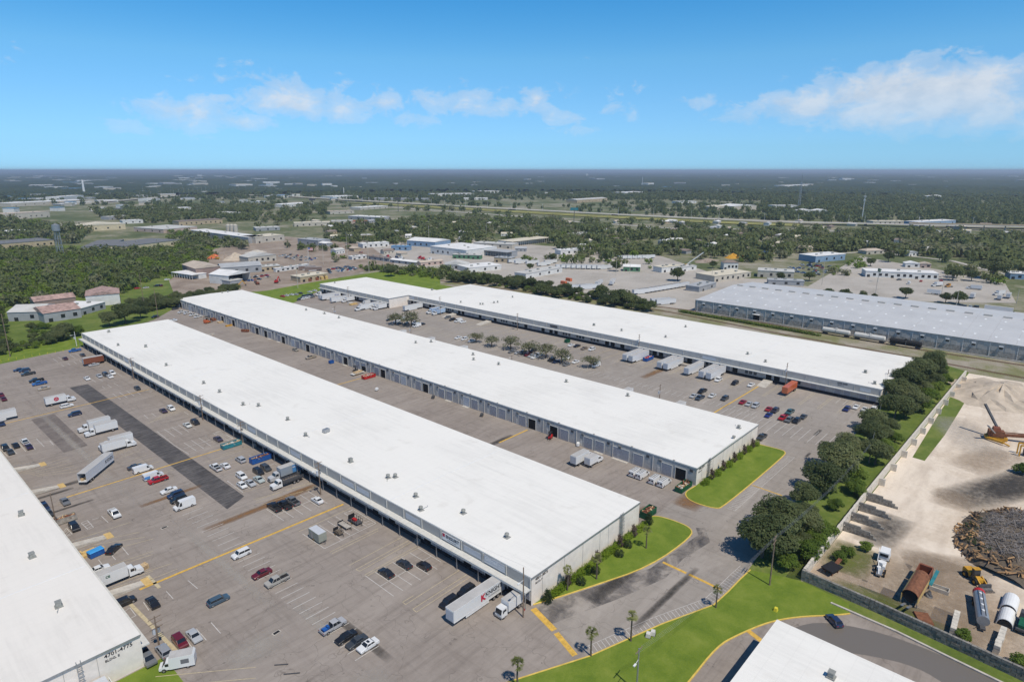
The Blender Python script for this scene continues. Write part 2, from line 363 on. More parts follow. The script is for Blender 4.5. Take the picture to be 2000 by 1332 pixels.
sheet('street', PX((1270, 560), (1600, 590), (2040, 640), (2040, 615), (1640, 572), (1500, 545), (1310, 540)), 0.018, M_pave)
sheet('railway_bed', PX((860, 556), (1010, 583), (1330, 628), (1500, 668), (1790, 712), (2080, 760), (2080, 716), (1800, 672), (1590, 640), (1340, 606), (1000, 558), (860, 538)), 0.02, M_ballast)
sheet('dirt_yard', [(146.5, -90), (420, -90), (372, 36), (147.5, 38.6)], 0.012, M_dirt)
sheet('tree_verge', [(140.5, 50), (146.8, 39), (373, 35.5), (385, 52), (300, 57), (250, 55), (190, 54)], 0.022, M_wild)
# stained or worn places in the lots
def stain_mat(name, c, thr):
    m, T, bs = new_mat(name); bs.inputs['Base Color'].default_value = tuple(c)+(1,); bs.inputs['Roughness'].default_value = .9
    uv = T.n('ShaderNodeTexCoord').outputs['Generated']
    sp = T.n('ShaderNodeSeparateXYZ'); T.l(uv, sp.inputs[0])
    ex = T.m('MULTIPLY', T.m('MULTIPLY', sp.outputs[0], T.m('SUBTRACT', 1.0, sp.outputs[0])), 4.0)
    ey = T.m('MULTIPLY', T.m('MULTIPLY', sp.outputs[1], T.m('SUBTRACT', 1.0, sp.outputs[1])), 4.0)
    nz = T.noise(T.n('ShaderNodeNewGeometry').outputs['Position'], .5, 5, .7)
    a = T.m('MULTIPLY', T.m('MULTIPLY', T.m('POWER', ex, .5), ey), T.m('MULTIPLY', nz, thr), None, True)
    T.l(a, bs.inputs['Alpha']); return m
M_stain = stain_mat('rust_stain', (.24, .125, .05), 1.5)
M_oil = stain_mat('oil_stain', (.05, .045, .04), 1.3)
M_earth = stain_mat('brown_earth_wash', (.33, .25, .175), 1.0)
M_weed = stain_mat('weed_cover', (.13, .15, .03), 1.7)
M_pale = stain_mat('pale_wear', (.46, .42, .37), .9)
for k, (c, lx, ly, mt) in enumerate([((76, 168.8), 34, 3.2, M_stain), ((86, 170), 18, 2.4, M_stain), ((61, 196), 18, 2.4, M_stain),
        ((164, 77), 9, 9, M_stain), ((150, 84), 6, 5, M_stain), ((271, 150), 26, 4.5, M_stain), ((281, 152), 10, 3, M_stain), ((158, 150), 15, 3, M_oil),
        ((60, 112), 2.6, 24, M_pale), ((56, 150), 2.4, 60, M_pale), ((52, 260), 2.4, 130, M_pale), ((47, 115), 12, 9, M_pale), ((54, 88), 16, 12, M_pale),
        ((64, 101), 2.2, 20, M_oil), ((230, 101), 9, 1.5, M_oil), ((222, 62), 5, 1.2, M_oil), ((245, 66), 8, 1.6, M_oil),
        ((39, 228), 14, 3, M_oil), ((37, 224), 11, 2, M_oil), ((38, 211), 13, 1.6, M_oil), ((120, 60), 30, 2, M_oil), ((118, 72), 24, 4, M_oil)]):
    o = MB().poly([(-lx/2, -ly/2), (lx/2, -ly/2), (lx/2, ly/2), (-lx/2, ly/2)], 0).build('ground_stain', mt, loc=(c[0], c[1], 0.014+k*.0005))
    o['kind'] = 'structure'

for k, (px, py, lx, ly, rz, mt, nm) in enumerate(((1940, 958, 40, 16, -25, M_oil, 'dark_earth'), (2000, 940, 40, 14, -20, M_oil, 'dark_earth'), (1728, 1035, 22, 11, -5, M_oil, 'dark_earth'), (1860, 975, 14, 12, 0, M_earth, 'brown_earth'),
        (1660, 1115, 26, 22, 0, M_earth, 'brown_earth'), (1800, 1130, 30, 22, -10, M_earth, 'brown_earth'), (1860, 1170, 34, 26, 0, M_earth, 'brown_earth'), (1890, 1105, 30, 10, -60, M_earth, 'brown_earth'), (1960, 1250, 20, 26, 0, M_earth, 'brown_earth'), (1790, 1210, 16, 26, 0, M_earth, 'brown_earth'), (1700, 1180, 12, 20, 0, M_weed, 'weeds'), (1770, 1215, 10, 16, 0, M_weed, 'weeds'), (1660, 1090, 16, 12, 0, M_weed, 'weeds'), (1890, 850, 40, 20, 30, M_pale, 'trodden_earth'), (1930, 900, 30, 16, -20, M_earth, 'brown_earth'))):
    c = P(px, py); o = MB().poly([(-lx/2, -ly/2), (lx/2, -ly/2), (lx/2, ly/2), (-lx/2, ly/2)], 0).build(nm, mt, loc=(c.x, c.y, .018+k*.001), rz=R(rz)); o['kind'] = 'structure'
sheet('wall_grass', PX((1782, 893), (1806, 900), (1845, 850), (1885, 785), (1890, 765), (1872, 752), (1840, 798)), .026, M_wild)
# ---------------------------------------------------------------- lawns with kerbs
def smooth_pts(pts, it=2, closed=True):
    for _ in range(it):
        q = []
        n = len(pts)
        for i in range(n if closed else n-1):
            a, b = pts[i], pts[(i+1) % n]
            q += [(a[0]*.75+b[0]*.25, a[1]*.75+b[1]*.25), (a[0]*.25+b[0]*.75, a[1]*.25+b[1]*.75)]
        pts = q
    return pts
def kerb(name, pts, mat, parent=None, w=.32, h=.16, closed=False):
    m = MB(); n = len(pts)
    for i in range(n if closed else n-1):
        a, b = pts[i], pts[(i+1) % n]
        m.bar((a[0], a[1], h/2), (b[0], b[1], h/2), w, h)
    return m.build(name, mat, parent)
def lawn(name, pts, kerb_pts):
    r = MB().prism(pts, 0.0, .12).build(name, M_grass); r['kind'] = 'structure'
    kerb('kerb', kerb_pts, M_kerby, r)
    return r
IB = [(96.6, 81.2)] + smooth_pts([(97.4, 80.7), (110.3, 75.5), (127.3, 69), (147, 67.6), (151, 69.8), (151.2, 76), (149.9, 81), (147, 81.4)], 2, False) + [(146, 81.2)]
lawn('lawn_strip', IB, IB)
IC = [(174.4, 80.4)] + smooth_pts([(173, 80.6), (167.5, 80.8), (164.3, 77), (165.2, 69.5), (168, 68.2), (215.5, 67.8), (219.6, 68.8), (219.8, 72), (219.2, 78)], 2, False) + [(219.2, 80.3)]
lawn('lawn_block', IC, IC)
GE = [(40, 84), (62, 76), (78, 68.9), (92.2, 62.2), (110.5, 56.2), (124.3, 50.6), (131, 50.2), (137.4, 50.1), (143, 49.8)]
GI = [(143.5, 25.5), (139.6, 28.6), (133.1, 35), (126.9, 39.2), (118.4, 42.5), (112.3, 44.2), (99.4, 44), (80, 44), (40, 46)]
GIs = smooth_pts(GI, 2, False)
g_ = lawn('lawn_verge', GE+[(146.8, 39.2), (145.6, 28)]+GIs, GE)
kerb('kerb', GIs, M_kerby, g_)
sheet('lawn_margin', [(30.2, 126.5), (33.5, 126.5), (33.5, 112), (20, 112), (20, 126.5)], .012, M_grass)
kk = kerb('concrete_kerb', [(142.9, 31), (142.4, 17.6), (141.1, 8.0), (140, -1), (139, -10)], M_conc, None, .5, .35); kk['kind'] = 'structure'
sheet('weedy_margin', [(147.3, 39), (143.2, 31), (142.6, 17.6), (141.3, 8), (140.2, -1), (139.2, -10), (143, -10), (144.8, 8.7), (146.4, 23.7)], .03, M_wild)
M_wet = new_mat('wet_asphalt')[0]
_b = M_wet.node_tree.nodes['Principled BSDF']; _b.inputs['Base Color'].default_value = (.17, .15, .128, 1); _b.inputs['Roughness'].default_value = .35
sheet('puddled_lane', smooth_pts([(128.5, 35), (136, 30), (141.5, 16), (140, -8), (131, -8), (132, 6), (134, 12), (131, 20), (127, 26), (125.5, 33)], 2), .012, M_wet)

# ---------------------------------------------------------------- painted markings
mw, my, mf = MB(), MB(), MB()
ZL = 0.024
def ln(mb, a, b, w=.14): mb.strip(a, b, w, ZL)
def lp(mb, c0, c1, org, sc_, w=.14):
    a = P(org[0]+c0[0]/sc_, org[1]+c0[1]/sc_); b = P(org[0]+c1[0]/sc_, org[1]+c1[1]/sc_); ln(mb, a, b, w)
for a, b, w in [((38, 153.9), (93.4, 152.7), .75), ((38, 218.6), (93.6, 218.6), .55), ((36, 305), (93, 307), .5),
                ((157, 149), (173, 149.2), .7), ((152, 249.3), (168, 249.4), .6), ((236, 104.3), (288, 104), .65),
                ((95.6, 80.4), (93.3, 72.4), 1.5), ((92.9, 71.6), (90.3, 64.6), 1.3), ((131.3, 67.6), (131.1, 61), .8), ((131.1, 60.3), (130.8, 52), .8),
                ((121.5, 41.8), (119.5, 36), 1.2), ((187, 67.4), (186.6, 58), .5)]:
    ln(my, a, b, w)
# mid-lot stall rows: interpolated between the first and the last line seen
def row(mb, a0, b0, a1, b1, n, skip=()):
    a0, b0, a1, b1 = [P(*q) for q in (a0, b0, a1, b1)]
    for i in range(n):
        if i in skip: continue
        t = i/(n-1); ln(mb, a0.lerp(a1, t), b0.lerp(b1, t))
row(mw, (464.7, 1098), (507, 1079.6), (693.5, 1289.7), (739.7, 1261), 20)
row(mw, (356.8, 1006.4), (396.4, 990.6), (436, 1075), (479.6, 1056.6), 9)
for s0 in range(3):
    row(mf, (265-40*s0, 905-20*s0), (300-40*s0, 893-20*s0), (300-40*s0, 930-20*s0), (338-40*s0, 917-20*s0), 4)
# stalls beside the loading docks
O7 = ((680, 1040), 8.325)
for c0, c1 in [((280, 700), (740, 1030)), ((440, 640), (890, 940)), ((590, 560), (1035, 850)), ((725, 480), (1180, 770)), ((860, 400), (1310, 680)), ((1000, 325), (1450, 595)),
               ((520, 870), (1350, 380)), ((1130, 245), (1510, 475))]: lp(mw, c0, c1, *O7)
for c0, c1 in [((20, 530), (880, 70)), ((125, 600), (980, 130)), ((190, 625), (1030, 150)), ((265, 690), (1130, 210)), ((300, 710), (1160, 235)), ((935, 1165), (1805, 610)), ((1050, 1240), (1930, 680)),
               ((1110, 1290), (1990, 715)), ((885, 1130), (1065, 1020)), ((125, 600), (190, 625)), ((1050, 1240), (1110, 1290)), ((885, 1130), (935, 1165))]: lp(mf, c0, c1, *O7)
O6 = ((500, 940), 8.325)
for c0, c1 in [((170, 450), (455, 640)), ((420, 460), (610, 585)), ((590, 420), (765, 535)), ((720, 220), (1030, 415)), ((845, 160), (1160, 355)), ((715, 360), (900, 475)), ((340, 550), (870, 320)),
               ((755, 850), (1115, 1090)), ((1030, 710), (1390, 945)), ((1165, 645), (1530, 870)), ((1300, 575), (1670, 800)), ((1435, 520), (1800, 730)), ((1115, 1090), (1950, 680)),
               ((1435, 520), (1580, 455)), ((1580, 455), (1950, 680))]: lp(mw, c0, c1, *O6)
for c0, c1 in [((90, 380), (980, 90)), ((0, 310), (870, 20)), ((700, 815), (1545, 430)), ((1200, 1150), (1990, 760)), ((1240, 1170), (1990, 800))]: lp(mf, c0, c1, *O6)
for k in range(7): lp(mw, (1480+k*55, 500+k*34), (1570+k*55, 470+k*34), *O6)
O5 = ((400, 840), 8.325)
for c0, c1 in [((360, 820), (620, 1010)), ((620, 870), (745, 950)), ((750, 800), (880, 890)), ((880, 660), (1020, 850)), ((10, 90), (210, 215)), ((360, 640), (410, 600)), ((720, 410), (800, 440)),
               ((135, 50), (240, 10)), ((240, 10), (470, 140)), ((330, 170), (470, 140)), ((1030, 590), (1130, 540)), ((1130, 540), (1220, 590))]: lp(mw, c0, c1, *O5)
for k in range(8): lp(mw, (160+k*28, 60+k*17), (245+k*28, 20+k*17), *O5)
for c0, c1 in [((0, 520), (600, 330)), ((30, 600), (700, 360)), ((620, 1010), (1700, 700)), ((790, 1130), (1790, 850)), ((830, 1180), (1720, 960)), ((200, 420), (760, 260)), ((230, 340), (640, 210))]: lp(mf, c0, c1, *O5)
O3 = ((220, 760), 8.325)
for c0, c1 in [((720, 685), (990, 900)), ((840, 650), (1010, 770)), ((960, 615), (1130, 730)), ((1070, 580), (1240, 695)), ((1310, 630), (1360, 660)), ((1160, 870), (1360, 1000)), ((1280, 830), (1480, 965)),
               ((1400, 790), (1600, 925)), ((1510, 755), (1715, 885)), ((990, 905), (1240, 1055)), ((1160, 965), (1600, 820)), ((1630, 715), (1750, 680)), ((1750, 680), (1950, 805)), ((1630, 715), (1830, 835)), ((1830, 835), (1950, 805)),
               ((740, 700), (1080, 600)), ((510, 420), (580, 475)), ((630, 390), (700, 440)), ((0, 75), (130, 165)), ((110, 50), (240, 140)), ((230, 30), (350, 110)), ((400, 50), (460, 90)), ((1165, 370), (1235, 415))]: lp(mw, c0, c1, *O3)
for k in range(7): lp(mw, (1660+k*28, 712+k*17), (1760+k*28, 690+k*17), *O3)
for k in range(6): lp(mw, (490+k*22, 20+k*6), (560+k*22, -6+k*6), *O3)
for k in range(6): lp(mf, (560+50*k, 560-30*k), (1220+20*k, 330-30*k), *O3)
O1 = ((0, 680), 8.325)
for c0, c1 in [((860, 170), (940, 225)), ((940, 145), (1010, 190)), ((1140, 110), (1225, 165)), ((1230, 90), (1300, 135)), ((1000, 270), (1040, 300)), ((1100, 245), (1140, 275)), ((1200, 220), (1245, 255)), ((1290, 200), (1330, 235)),
               ((1480, 500), (1560, 555)), ((1560, 470), (1670, 535)), ((1880, 390), (1980, 460)), ((1660, 620), (1700, 650)), ((1750, 595), (1810, 635)), ((1850, 570), (1920, 610)), ((1560, 300), (1750, 280))]: lp(mw, c0, c1, *O1)
O2 = ((0, 780), 8.325)
for c0, c1 in [((0, 800), (120, 920)), ((130, 740), (280, 885)), ((300, 705), (420, 845)), ((480, 690), (575, 810)), ((590, 635), (720, 770)), ((810, 670), (870, 740)), ((560, 720), (800, 670))]: lp(mw, c0, c1, *O2)
for k in range(6): lp(mf, (250+70*k, 1190+12*k), (1090+40*k, 940+45*k), *O2)
O8 = ((60, 980), 8.325)
for c0, c1 in [((1150, 230), (1260, 335)), ((1000, 290), (1105, 255)), ((1270, 810), (1380, 940)), ((1100, 935), (1165, 1020)), ((1480, 730), (1590, 860)),
               ((820, 345), (920, 300)), ((920, 300), (1020, 410)), ((820, 345), (930, 445)), ((930, 445), (1020, 410)), ((520, 500), (580, 425)), ((580, 425), (675, 520)), ((600, 560), (675, 520))]: lp(mw, c0, c1, *O8)
for k in range(3): lp(mw, (850+35*k, 370+30*k), (940+30*k, 330+28*k), *O8)
for k in range(3): lp(mw, (545+25*k, 500+25*k), (600+25*k, 450+25*k), *O8)
for c0, c1 in [((650, 640), (1620, 330)), ((690, 720), (1780, 490)), ((1000, 700), (1860, 570)), ((1100, 830), (1990, 600)), ((1270, 1040), (1990, 800)), ((1300, 1070), (1990, 850)), ((1400, 1330), (1990, 1120))]: lp(mf, c0, c1, *O8)
O9 = ((0, 980), 3.784)
for c0, c1 in [((1390, 580), (1460, 640)), ((1230, 660), (1280, 715)), ((1060, 740), (1100, 800)), ((1560, 890), (1630, 970)), ((1450, 935), (1525, 1020)), ((1370, 1010), (1420, 1075)),
               ((920, 810), (960, 780)), ((960, 780), (1005, 840)), ((960, 860), (1005, 840))]: lp(mw, c0, c1, *O9)
for c0, c1 in [((1090, 545), (1180, 635)), ((965, 755), (1330, 1130))]: lp(mf, c0, c1, *O9, .8)
for c0, c1 in [((1150, 1290), (1890, 1220)), ((1550, 1332), (1890, 1300)), ((1000, 620), (1310, 495)), ((930, 560), (1270, 455)), ((830, 640), (1090, 545))]: lp(mf, c0, c1, *O9)
# stalls in the lot beyond
for y in np.arange(92, 176, 3.0): ln(mw, (245.5, y), (251, y-.0))
for y in np.arange(60, 104, 3.0): ln(mw, (233, y), (246.5, y))
for y in np.arange(176, 330, 3.2): ln(mf, (246, y), (258, y))
for y in np.arange(66, 360, 7.7):
    ln(mf, (271, y), (290, y)); ln(mf, (271, y+.9), (290, y+.9))
for y in (62.5, 65.3, 68.1, 70.9): ln(mw, (283.5, y), (290.5, y))
# herringbone strips along the kerbs
for i in range(len(GE)-1):
    a, b = Vector(GE[i]), Vector(GE[i+1]); d = (b-a); L = d.length; d.normalize(); nrm = Vector((-d.y, d.x))
    if a.x < 90: continue
    for k in range(int(L/1.1)):
        p = a+d*(k*1.1)+nrm*.4; ln(mw, p, p+nrm*2.0+d*.3, .12)
    ln(mw, a+nrm*2.6, b+nrm*2.6, .1)
for x in np.arange(168, 217, 1.1): ln(mw, (x, 67.2), (x+.3, 65.0), .12)
ln(mw, (168, 64.8), (217, 64.8), .1)
for mb, nm, mt in ((mw, 'white_marking_paint', M_linew), (my, 'yellow_marking_paint', M_yellow), (mf, 'faded_marking_paint', M_liney)):
    o = mb.build(nm, mt); o['kind'] = 'structure'

# ---------------------------------------------------------------- railway tracks
def track(pts):
    pts = [P(*p) for p in pts]
    r = empty('railway_track', pts[len(pts)//2]); o0 = Vector(r.location)
    sl, ra = MB(), [MB(), MB()]
    for a, b in zip(pts, pts[1:]):
        a, b = a-o0, b-o0; d = (b-a).normalized(); n = Vector((-d.y, d.x, 0)); L = (b-a).length
        for i, s in enumerate((-1, 1)): ra[i].bar(a+n*.72*s+Vector((0, 0, .22)), b+n*.72*s+Vector((0, 0, .22)), .1, .16)
        for k in range(int(L/.75)):
            c = a+d*(k*.75); sl.bar(c-n*1.25+Vector((0, 0, .09)), c+n*1.25+Vector((0, 0, .09)), .24, .12)
    for m in ra: m.build('rail', M_rust, r)
    s = sl.build('sleepers', M_wood, r); s['kind'] = 'stuff'
    return r
tag(track([(860, 549), (1000, 567), (1125, 581), (1225, 596), (1325, 613), (1500, 648), (1640, 673), (1780, 698), (2050, 748)]), 'rusty railway track running just behind the far white warehouse', 'track')
tag(track([(1225, 592), (1350, 607), (1480, 629), (1604, 651), (1801, 684), (2050, 722)]), 'railway siding under the tank wagons beside the grey metal warehouse', 'track')
# ================================================================ warehouses
def text_mesh(txt, size, mat, name='lettering', bold=0.0):
    cu = bpy.data.curves.new('txt', 'FONT'); cu.body = txt; cu.size = size; cu.extrude = .01; cu.offset = bold
    cu.align_x = 'CENTER'; cu.align_y = 'CENTER'; cu.resolution_u = 2
    o = bpy.data.objects.new('txt', cu); col.objects.link(o)
    me = bpy.data.meshes.new_from_object(o); bpy.data.objects.remove(o)
    me.name = name; me.materials.clear(); me.materials.append(mat); return me
M_ink = simple('black_lettering', (.03, .03, .035), .7, var=0)
M_inkb = simple('blue_lettering', (.03, .08, .3), .7, var=0)
M_inkr = simple('red_lettering', (.5, .02, .05), .6, var=0)
M_inkg = simple('grey_lettering', (.16, .16, .17), .7, var=0)
def lettering(txt, size, mat, parent, loc, facing, bold=.0, name='lettering'):
    """facing: '-y' or '-x' wall"""
    o = ob(name, text_mesh(txt, size, mat, name, bold), parent)
    o.location = loc
    o.rotation_euler = (R(90), 0, 0) if facing == '-y' else (R(90), 0, R(-90))
    return o
def mesh_cache(fn):
    c = {}
    def g(*a):
        if a not in c: c[a] = fn(*a)
        return c[a]
    return g
@mesh_cache
def box_mesh(name, dx, dy, dz, mat):  # origin at centre of base
    return MB().box(-dx/2, -dy/2, 0, dx/2, dy/2, dz).mesh(name, MAT[mat])
def bx(name, parent, x, y, z, dx, dy, dz, mat): return ob(name, box_mesh(name, round(dx, 3), round(dy, 3), round(dz, 3), mat), parent, (x, y, z))
@mesh_cache
def roller_mesh(w, h, mat):
    """roller door seen on a -x wall: ribs stand proud"""
    m = MB().box(-.03, -w/2, 0, .03, w/2, h); n = int(h/.45)
    for i in range(n): m.box(-.07, -w/2, i*h/n+.03, -.03, w/2, i*h/n+h/n*.6)
    return m.mesh('roller_door', MAT[mat])
@mesh_cache
def frame_mesh(w, h, t, mat):
    m = MB().box(-.12, -w/2-t, 0, .02, -w/2, h+t).box(-.12, w/2, 0, .02, w/2+t, h+t).box(-.12, -w/2, h, .02, w/2, h+t)
    return m.mesh('door_frame', MAT[mat])
def warehouse(name, x0, y0, x1, y1, h, label, roofmat='white_membrane', wall='grey_block_wall', end='cream_block_wall', slope=0.0):
    r = empty(name, (x0, y0, 0)); L, Wd = y1-y0, x1-x0
    MB().box(0, .02, 0, .3, L-.02, h).build('side_wall', MAT[wall], r)
    MB().box(Wd-.3, .02, 0, Wd, L-.02, h).build('side_wall', MAT[wall], r)
    MB().box(.02, 0, 0, Wd-.02, .3, h-.01).build('end_wall', MAT[end], r)
    MB().box(.02, L-.3, 0, Wd-.02, L, h-.01).build('end_wall', MAT[end], r)
    m = MB().box(-.12, -.12, h, Wd+.12, L+.12, h+.35)
    if slope: m = MB().add([(-.12, -.12, h), (Wd+.12, -.12, h), (Wd+.12, L+.12, h), (-.12, L+.12, h), (-.12, -.12, h+.35), (Wd/2, -.12, h+.35+slope), (Wd+.12, -.12, h+.35), (Wd+.12, L+.12, h+.35), (Wd/2, L+.12, h+.35+slope), (-.12, L+.12, h+.35)],
        [(4, 5, 8, 9), (5, 6, 7, 8), (0, 4, 9, 3), (1, 2, 7, 6), (0, 1, 6, 5, 4), (3, 9, 8, 7, 2), (0, 3, 2, 1)])
    m.build('roof', MAT[roofmat], r)
    MB().box(-.16, -.2, h-.12, Wd+.16, -.122, h+.33).build('coping', M_steel, r)   # metal edge above the end wall
    tag(r, label, 'warehouse', 'white-roofed warehouses of the estate'); return r
def seams(r, Wd, z, ys):
    for y in ys: MB().box(.3, y-.13, z, Wd-.3, y+.13, z+.035).build('roof_seam', M_white, r)

# ---- B: the long warehouse in the middle with the canopy over the docks
HB = 7.1
wb = warehouse('dock_warehouse', 96, 81.3, 142, 414.9, HB, 'longest white-roofed warehouse with grey fascia, canopy and signs facing the main car park')
LB = 333.6
seams(wb, 46, HB+.35, (52, 112, 206, 268))
nb = 44; bw = LB/nb
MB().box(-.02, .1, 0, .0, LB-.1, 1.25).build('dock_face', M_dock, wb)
MB().box(-2.05, .05, 4.15, -.01, LB-.05, 4.45).build('canopy', M_canopy, wb)
MB().box(-2.2, .0, 4.0, -2.052, LB, 4.6).build('canopy_edge', M_canopy, wb)
for i in range(nb+1):
    y = min(max(i*bw, .15), LB-.15)
    bx('pilaster', wb, -.2, y, 4.6, .22, .16, 2.5, 'pale_canopy')
    bx('post', wb, -1.9, y, 0, .18, .18, 4.0, 'galvanised')
rb = random.Random(3)
for i in range(nb):
    y = (i+.5)*bw
    bx('fascia_panel', wb, -.075, y, 4.66, .11, bw-.34, 2.38, 'grey_fascia')
    if i in (5, 9, 13, 17) or rb.random() < .16: bx('fascia_sign', wb, -.17, y, 5.0, .06, bw-1.6, 1.5, 'pale_roller_door')
    typ = 'dock' if i in (0, 1, 2, 3, 6, 7) or rb.random() < .5 else 'office'
    if typ == 'dock':
        for dy in (-1.85, 1.85):
            st = rb.random()
            ob('roller_door', roller_mesh(2.9, 2.6 if st > .45 else 1.1, 'roller_door'), wb, (-.06, y+dy, 1.28 if st > .45 else 2.78))
            if st <= .45: bx('door_opening', wb, -.03, y+dy, 1.26, .05, 2.9, 1.5, 'dark_interior')
            ob('door_frame', frame_mesh(2.9, 2.65, .18, 'off_white'), wb, (-.03, y+dy, 1.25))
            bx('dock_bumper', wb, -.14, y+dy, .7, .22, 2.4, .4, 'black_rubber')
    else:
        bx('door', wb, -.06, y-2.4, 1.26, .08, 1.0, 2.2, 'off_white' if rb.random() < .5 else 'dark_steel')
        for dy in (-.6, 1.0, 2.5):
            w = bx('window', wb, -.05, y+dy, 1.95, .06, 1.3, 1.5, 'window_glass')
            bx('window_frame', w, -.045, 0, -.06, .05, 1.44, .1, 'off_white'); bx('window_frame', w, -.045, 0, .7, .05, .08, .8, 'off_white')
        if rb.random() < .55:   # steps up to the office door
            for k in range(4): bx('step', wb, -.5-.3*k, y-2.4, 0, .3, 1.5, 1.0-.25*k, 'stained_concrete')
            MB().bar((-.4, y-3.1, 2.1), (-1.7, y-3.1, 1.1), .05, .05).bar((-1.7, y-3.1, 1.1), (-1.7, y-3.1, .1), .05, .05).build('handrail', M_steel, wb)
# end wall of B: panel joints, ladder, lettering
for x in (3.9, 12.2, 19.6, 27.0, 30.9, 38.5): MB().box(x-.06, -.05, .1, x+.06, -.002, HB-.2).build('wall_joint', M_wallg, wb)
def ladder(r, x, h, face=-.05):
    m = MB()
    for s in (-.35, .35): m.box(x+s-.06, face-.35, .6, x+s+.06, face-.23, h+1.0)
    for k in range(int(h/.4)): m.box(x-.3, face-.32, .7+k*.4, x+.3, face-.26, .76+k*.4)
    for k in range(5): m.box(x-.5, face-.75, 2.6+k, x+.5, face-.68, 2.68+k)
    m.build('ladder', M_steel, r)
ladder(wb, 37.0, HB); ladder(wb, 36.2, HB)
lettering('4801-4875', 1.05, M_ink, wb, (3.6, -.03, 6.2), '-y', .02); lettering('BLDG. F', .7, M_ink, wb, (2.6, -.03, 5.2), '-y', .015)
s1 = bx('sign_board', wb, -.24, 3.5*bw, 4.95, .1, 6.6, 1.9, 'white_paint')
lettering('ENGLERT', 1.15, M_ink, s1, (-.06, -.55, 1.2), '-x', .03); lettering('roofing and metal supply', .34, M_inkg, s1, (-.06, -.3, .4), '-x')
MB().box(-.075, 2.25, .85, -.055, 3.1, 1.75).build('emblem', M_inkr, s1)
s2 = bx('sign_board', wb, -.24, 1.5*bw, 4.95, .1, 6.8, 2.0, 'pale_roller_door')
lettering('Gilfried', 1.35, M_white, s2, (-.06, 1.0, 1.2), '-x', .03); lettering('warehouse', .42, M_white, s2, (-.06, -2.4, 1.35), '-x'); lettering('supply company', .3, M_white, s2, (-.06, -2.4, .8), '-x')
MB().box(-.07, -3.3, .1, -.052, 3.3, .18).build('sign_rule', M_white, s2)
MB().box(-2.4, .02, 0, -2.2, .3, .5).build('wheel_stop', M_red, wb)

# ---- A: the warehouse in the near corner
wa = warehouse('corner_warehouse', -40, 126.8, 30.0, 430, HB, 'cream-roofed warehouse numbered 4701-4775 in the near corner', 'cream_membrane')
seams(wa, 70, HB+.35, (34, 86, 150, 210))
MB().box(70.01, .5, 3.9, 71.6, 303, 4.2).build('canopy', M_canopy, wa)
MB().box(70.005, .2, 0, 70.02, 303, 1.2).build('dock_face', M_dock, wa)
for i in range(40): bx('roller_door', wa, 70.06, 5+i*7.5, 1.22, .06, 3.0, 2.5, 'roller_door')
lettering('4701-4775', 1.15, M_ink, wa, (66.1, -.03, 6.15), '-y', .02); lettering('BLDG. E', .72, M_ink, wa, (64.9, -.03, 5.1), '-y', .015)
ladder(wa, 59.5, HB)
for x in (10, 22, 34, 46, 57, 62.4): MB().box(x-.05, -.05, .1, x+.05, -.002, HB-.2).build('wall_joint', M_wallg, wa)
MB().box(40, -6, 0, 66, -5.8, 2.2).build('service_yard_wall', M_concd, wa)
MB().box(50, -5.6, 0, 63, -.8, 2.9).build('lean_to', M_doorw, wa)
for a, b in (((63.6, -.5, 0), (63.6, -9, 0)),): MB().bar((63.6, -.6, 2.0), (63.6, -9, 2.0), .1, .1).bar((63.6, -.6, 1.0), (63.6, -9, 1.0), .08, .08).build('railing', M_white, wa)

# ---- C: the roller-door warehouse
HC = 5.75
wc = warehouse('roller_door_warehouse', 174.7, 80.5, 222.8, 486.6, HC, 'middle white-roofed warehouse with a row of grey roller doors facing the alley', slope=.5)
LC = 406.1; nbc = 26; bc = LC/nbc
openset = {(0, 0), (3, 1), (4, 0), (8, 0), (10, 0), (11, 0), (12, 0), (14, 1), (16, 0), (17, 1), (18, 0), (20, 0), (21, 0), (25, 1)}
for i in range(nbc):
    y0 = i*bc
    bx('downspout', wc, -.1, y0+bc-.15, 0.1, .16, .16, 5.3, 'off_white')
    for k, dy in enumerate((5.4, 10.4)):
        w = 6.2 if (i, k) == (1, 1) else 3.6
        y = y0+(dy+1.8 if w > 5 else dy)
        ob('door_frame', frame_mesh(w, 4.0, .22, 'pale_canopy'), wc, (.0, y, .05))
        if (i, k) in openset:
            bx('door_opening', wc, -.015, y, .06, .05, w-.02, 3.98, 'dark_interior')
            if (i*3+k) % 4 == 1: ob('roller_door', roller_mesh(w, 1.6, 'roller_door'), wc, (-.06, y, 2.4))
        else: ob('roller_door', roller_mesh(w, 4.0, 'pale_roller_door' if (i*7+k*3) % 9 == 0 else 'roller_door'), wc, (-.03, y, .06))
        if (i+k) % 5 == 2: bx('door_step', wc, -.7, y, 0, 1.2, w, .12, 'concrete')
    bx('side_door', wc, -.04, y0+13.2, .05, .06, 1.0, 2.1, 'off_white')
    v = bx('louvre', wc, -.06, y0+12.8, 4.05, .12, 1.2, 1.0, 'stained_concrete'); bx('louvre_slat', v, -.09, 0, .15, .06, 1.0, .12, 'dark_steel'); bx('louvre_slat', v, -.09, 0, .5, .06, 1.0, .12, 'dark_steel')
    bx('louvre', wc, -.06, y0+1.8, 4.1, .12, 1.1, .9, 'dark_steel')
    bx('roof_scupper', wc, .1, y0+8, HC+.36, .5, .7, .12, 'stained_concrete')
for x in (3.6, 11.5, 19.0, 27.0, 34.5, 42): MB().box(x-.06, -.05, .1, x+.06, -.002, HC-.2).build('wall_joint', M_wallg, wc)
ladder(wc, 7.6, HC); ladder(wc, 8.3, HC)
lettering('4901-4975', .9, M_ink, wc, (3.4, -.03, 5.0), '-y', .02); lettering('BLDG. G', .6, M_ink, wc, (2.3, -.03, 4.1), '-y', .015)

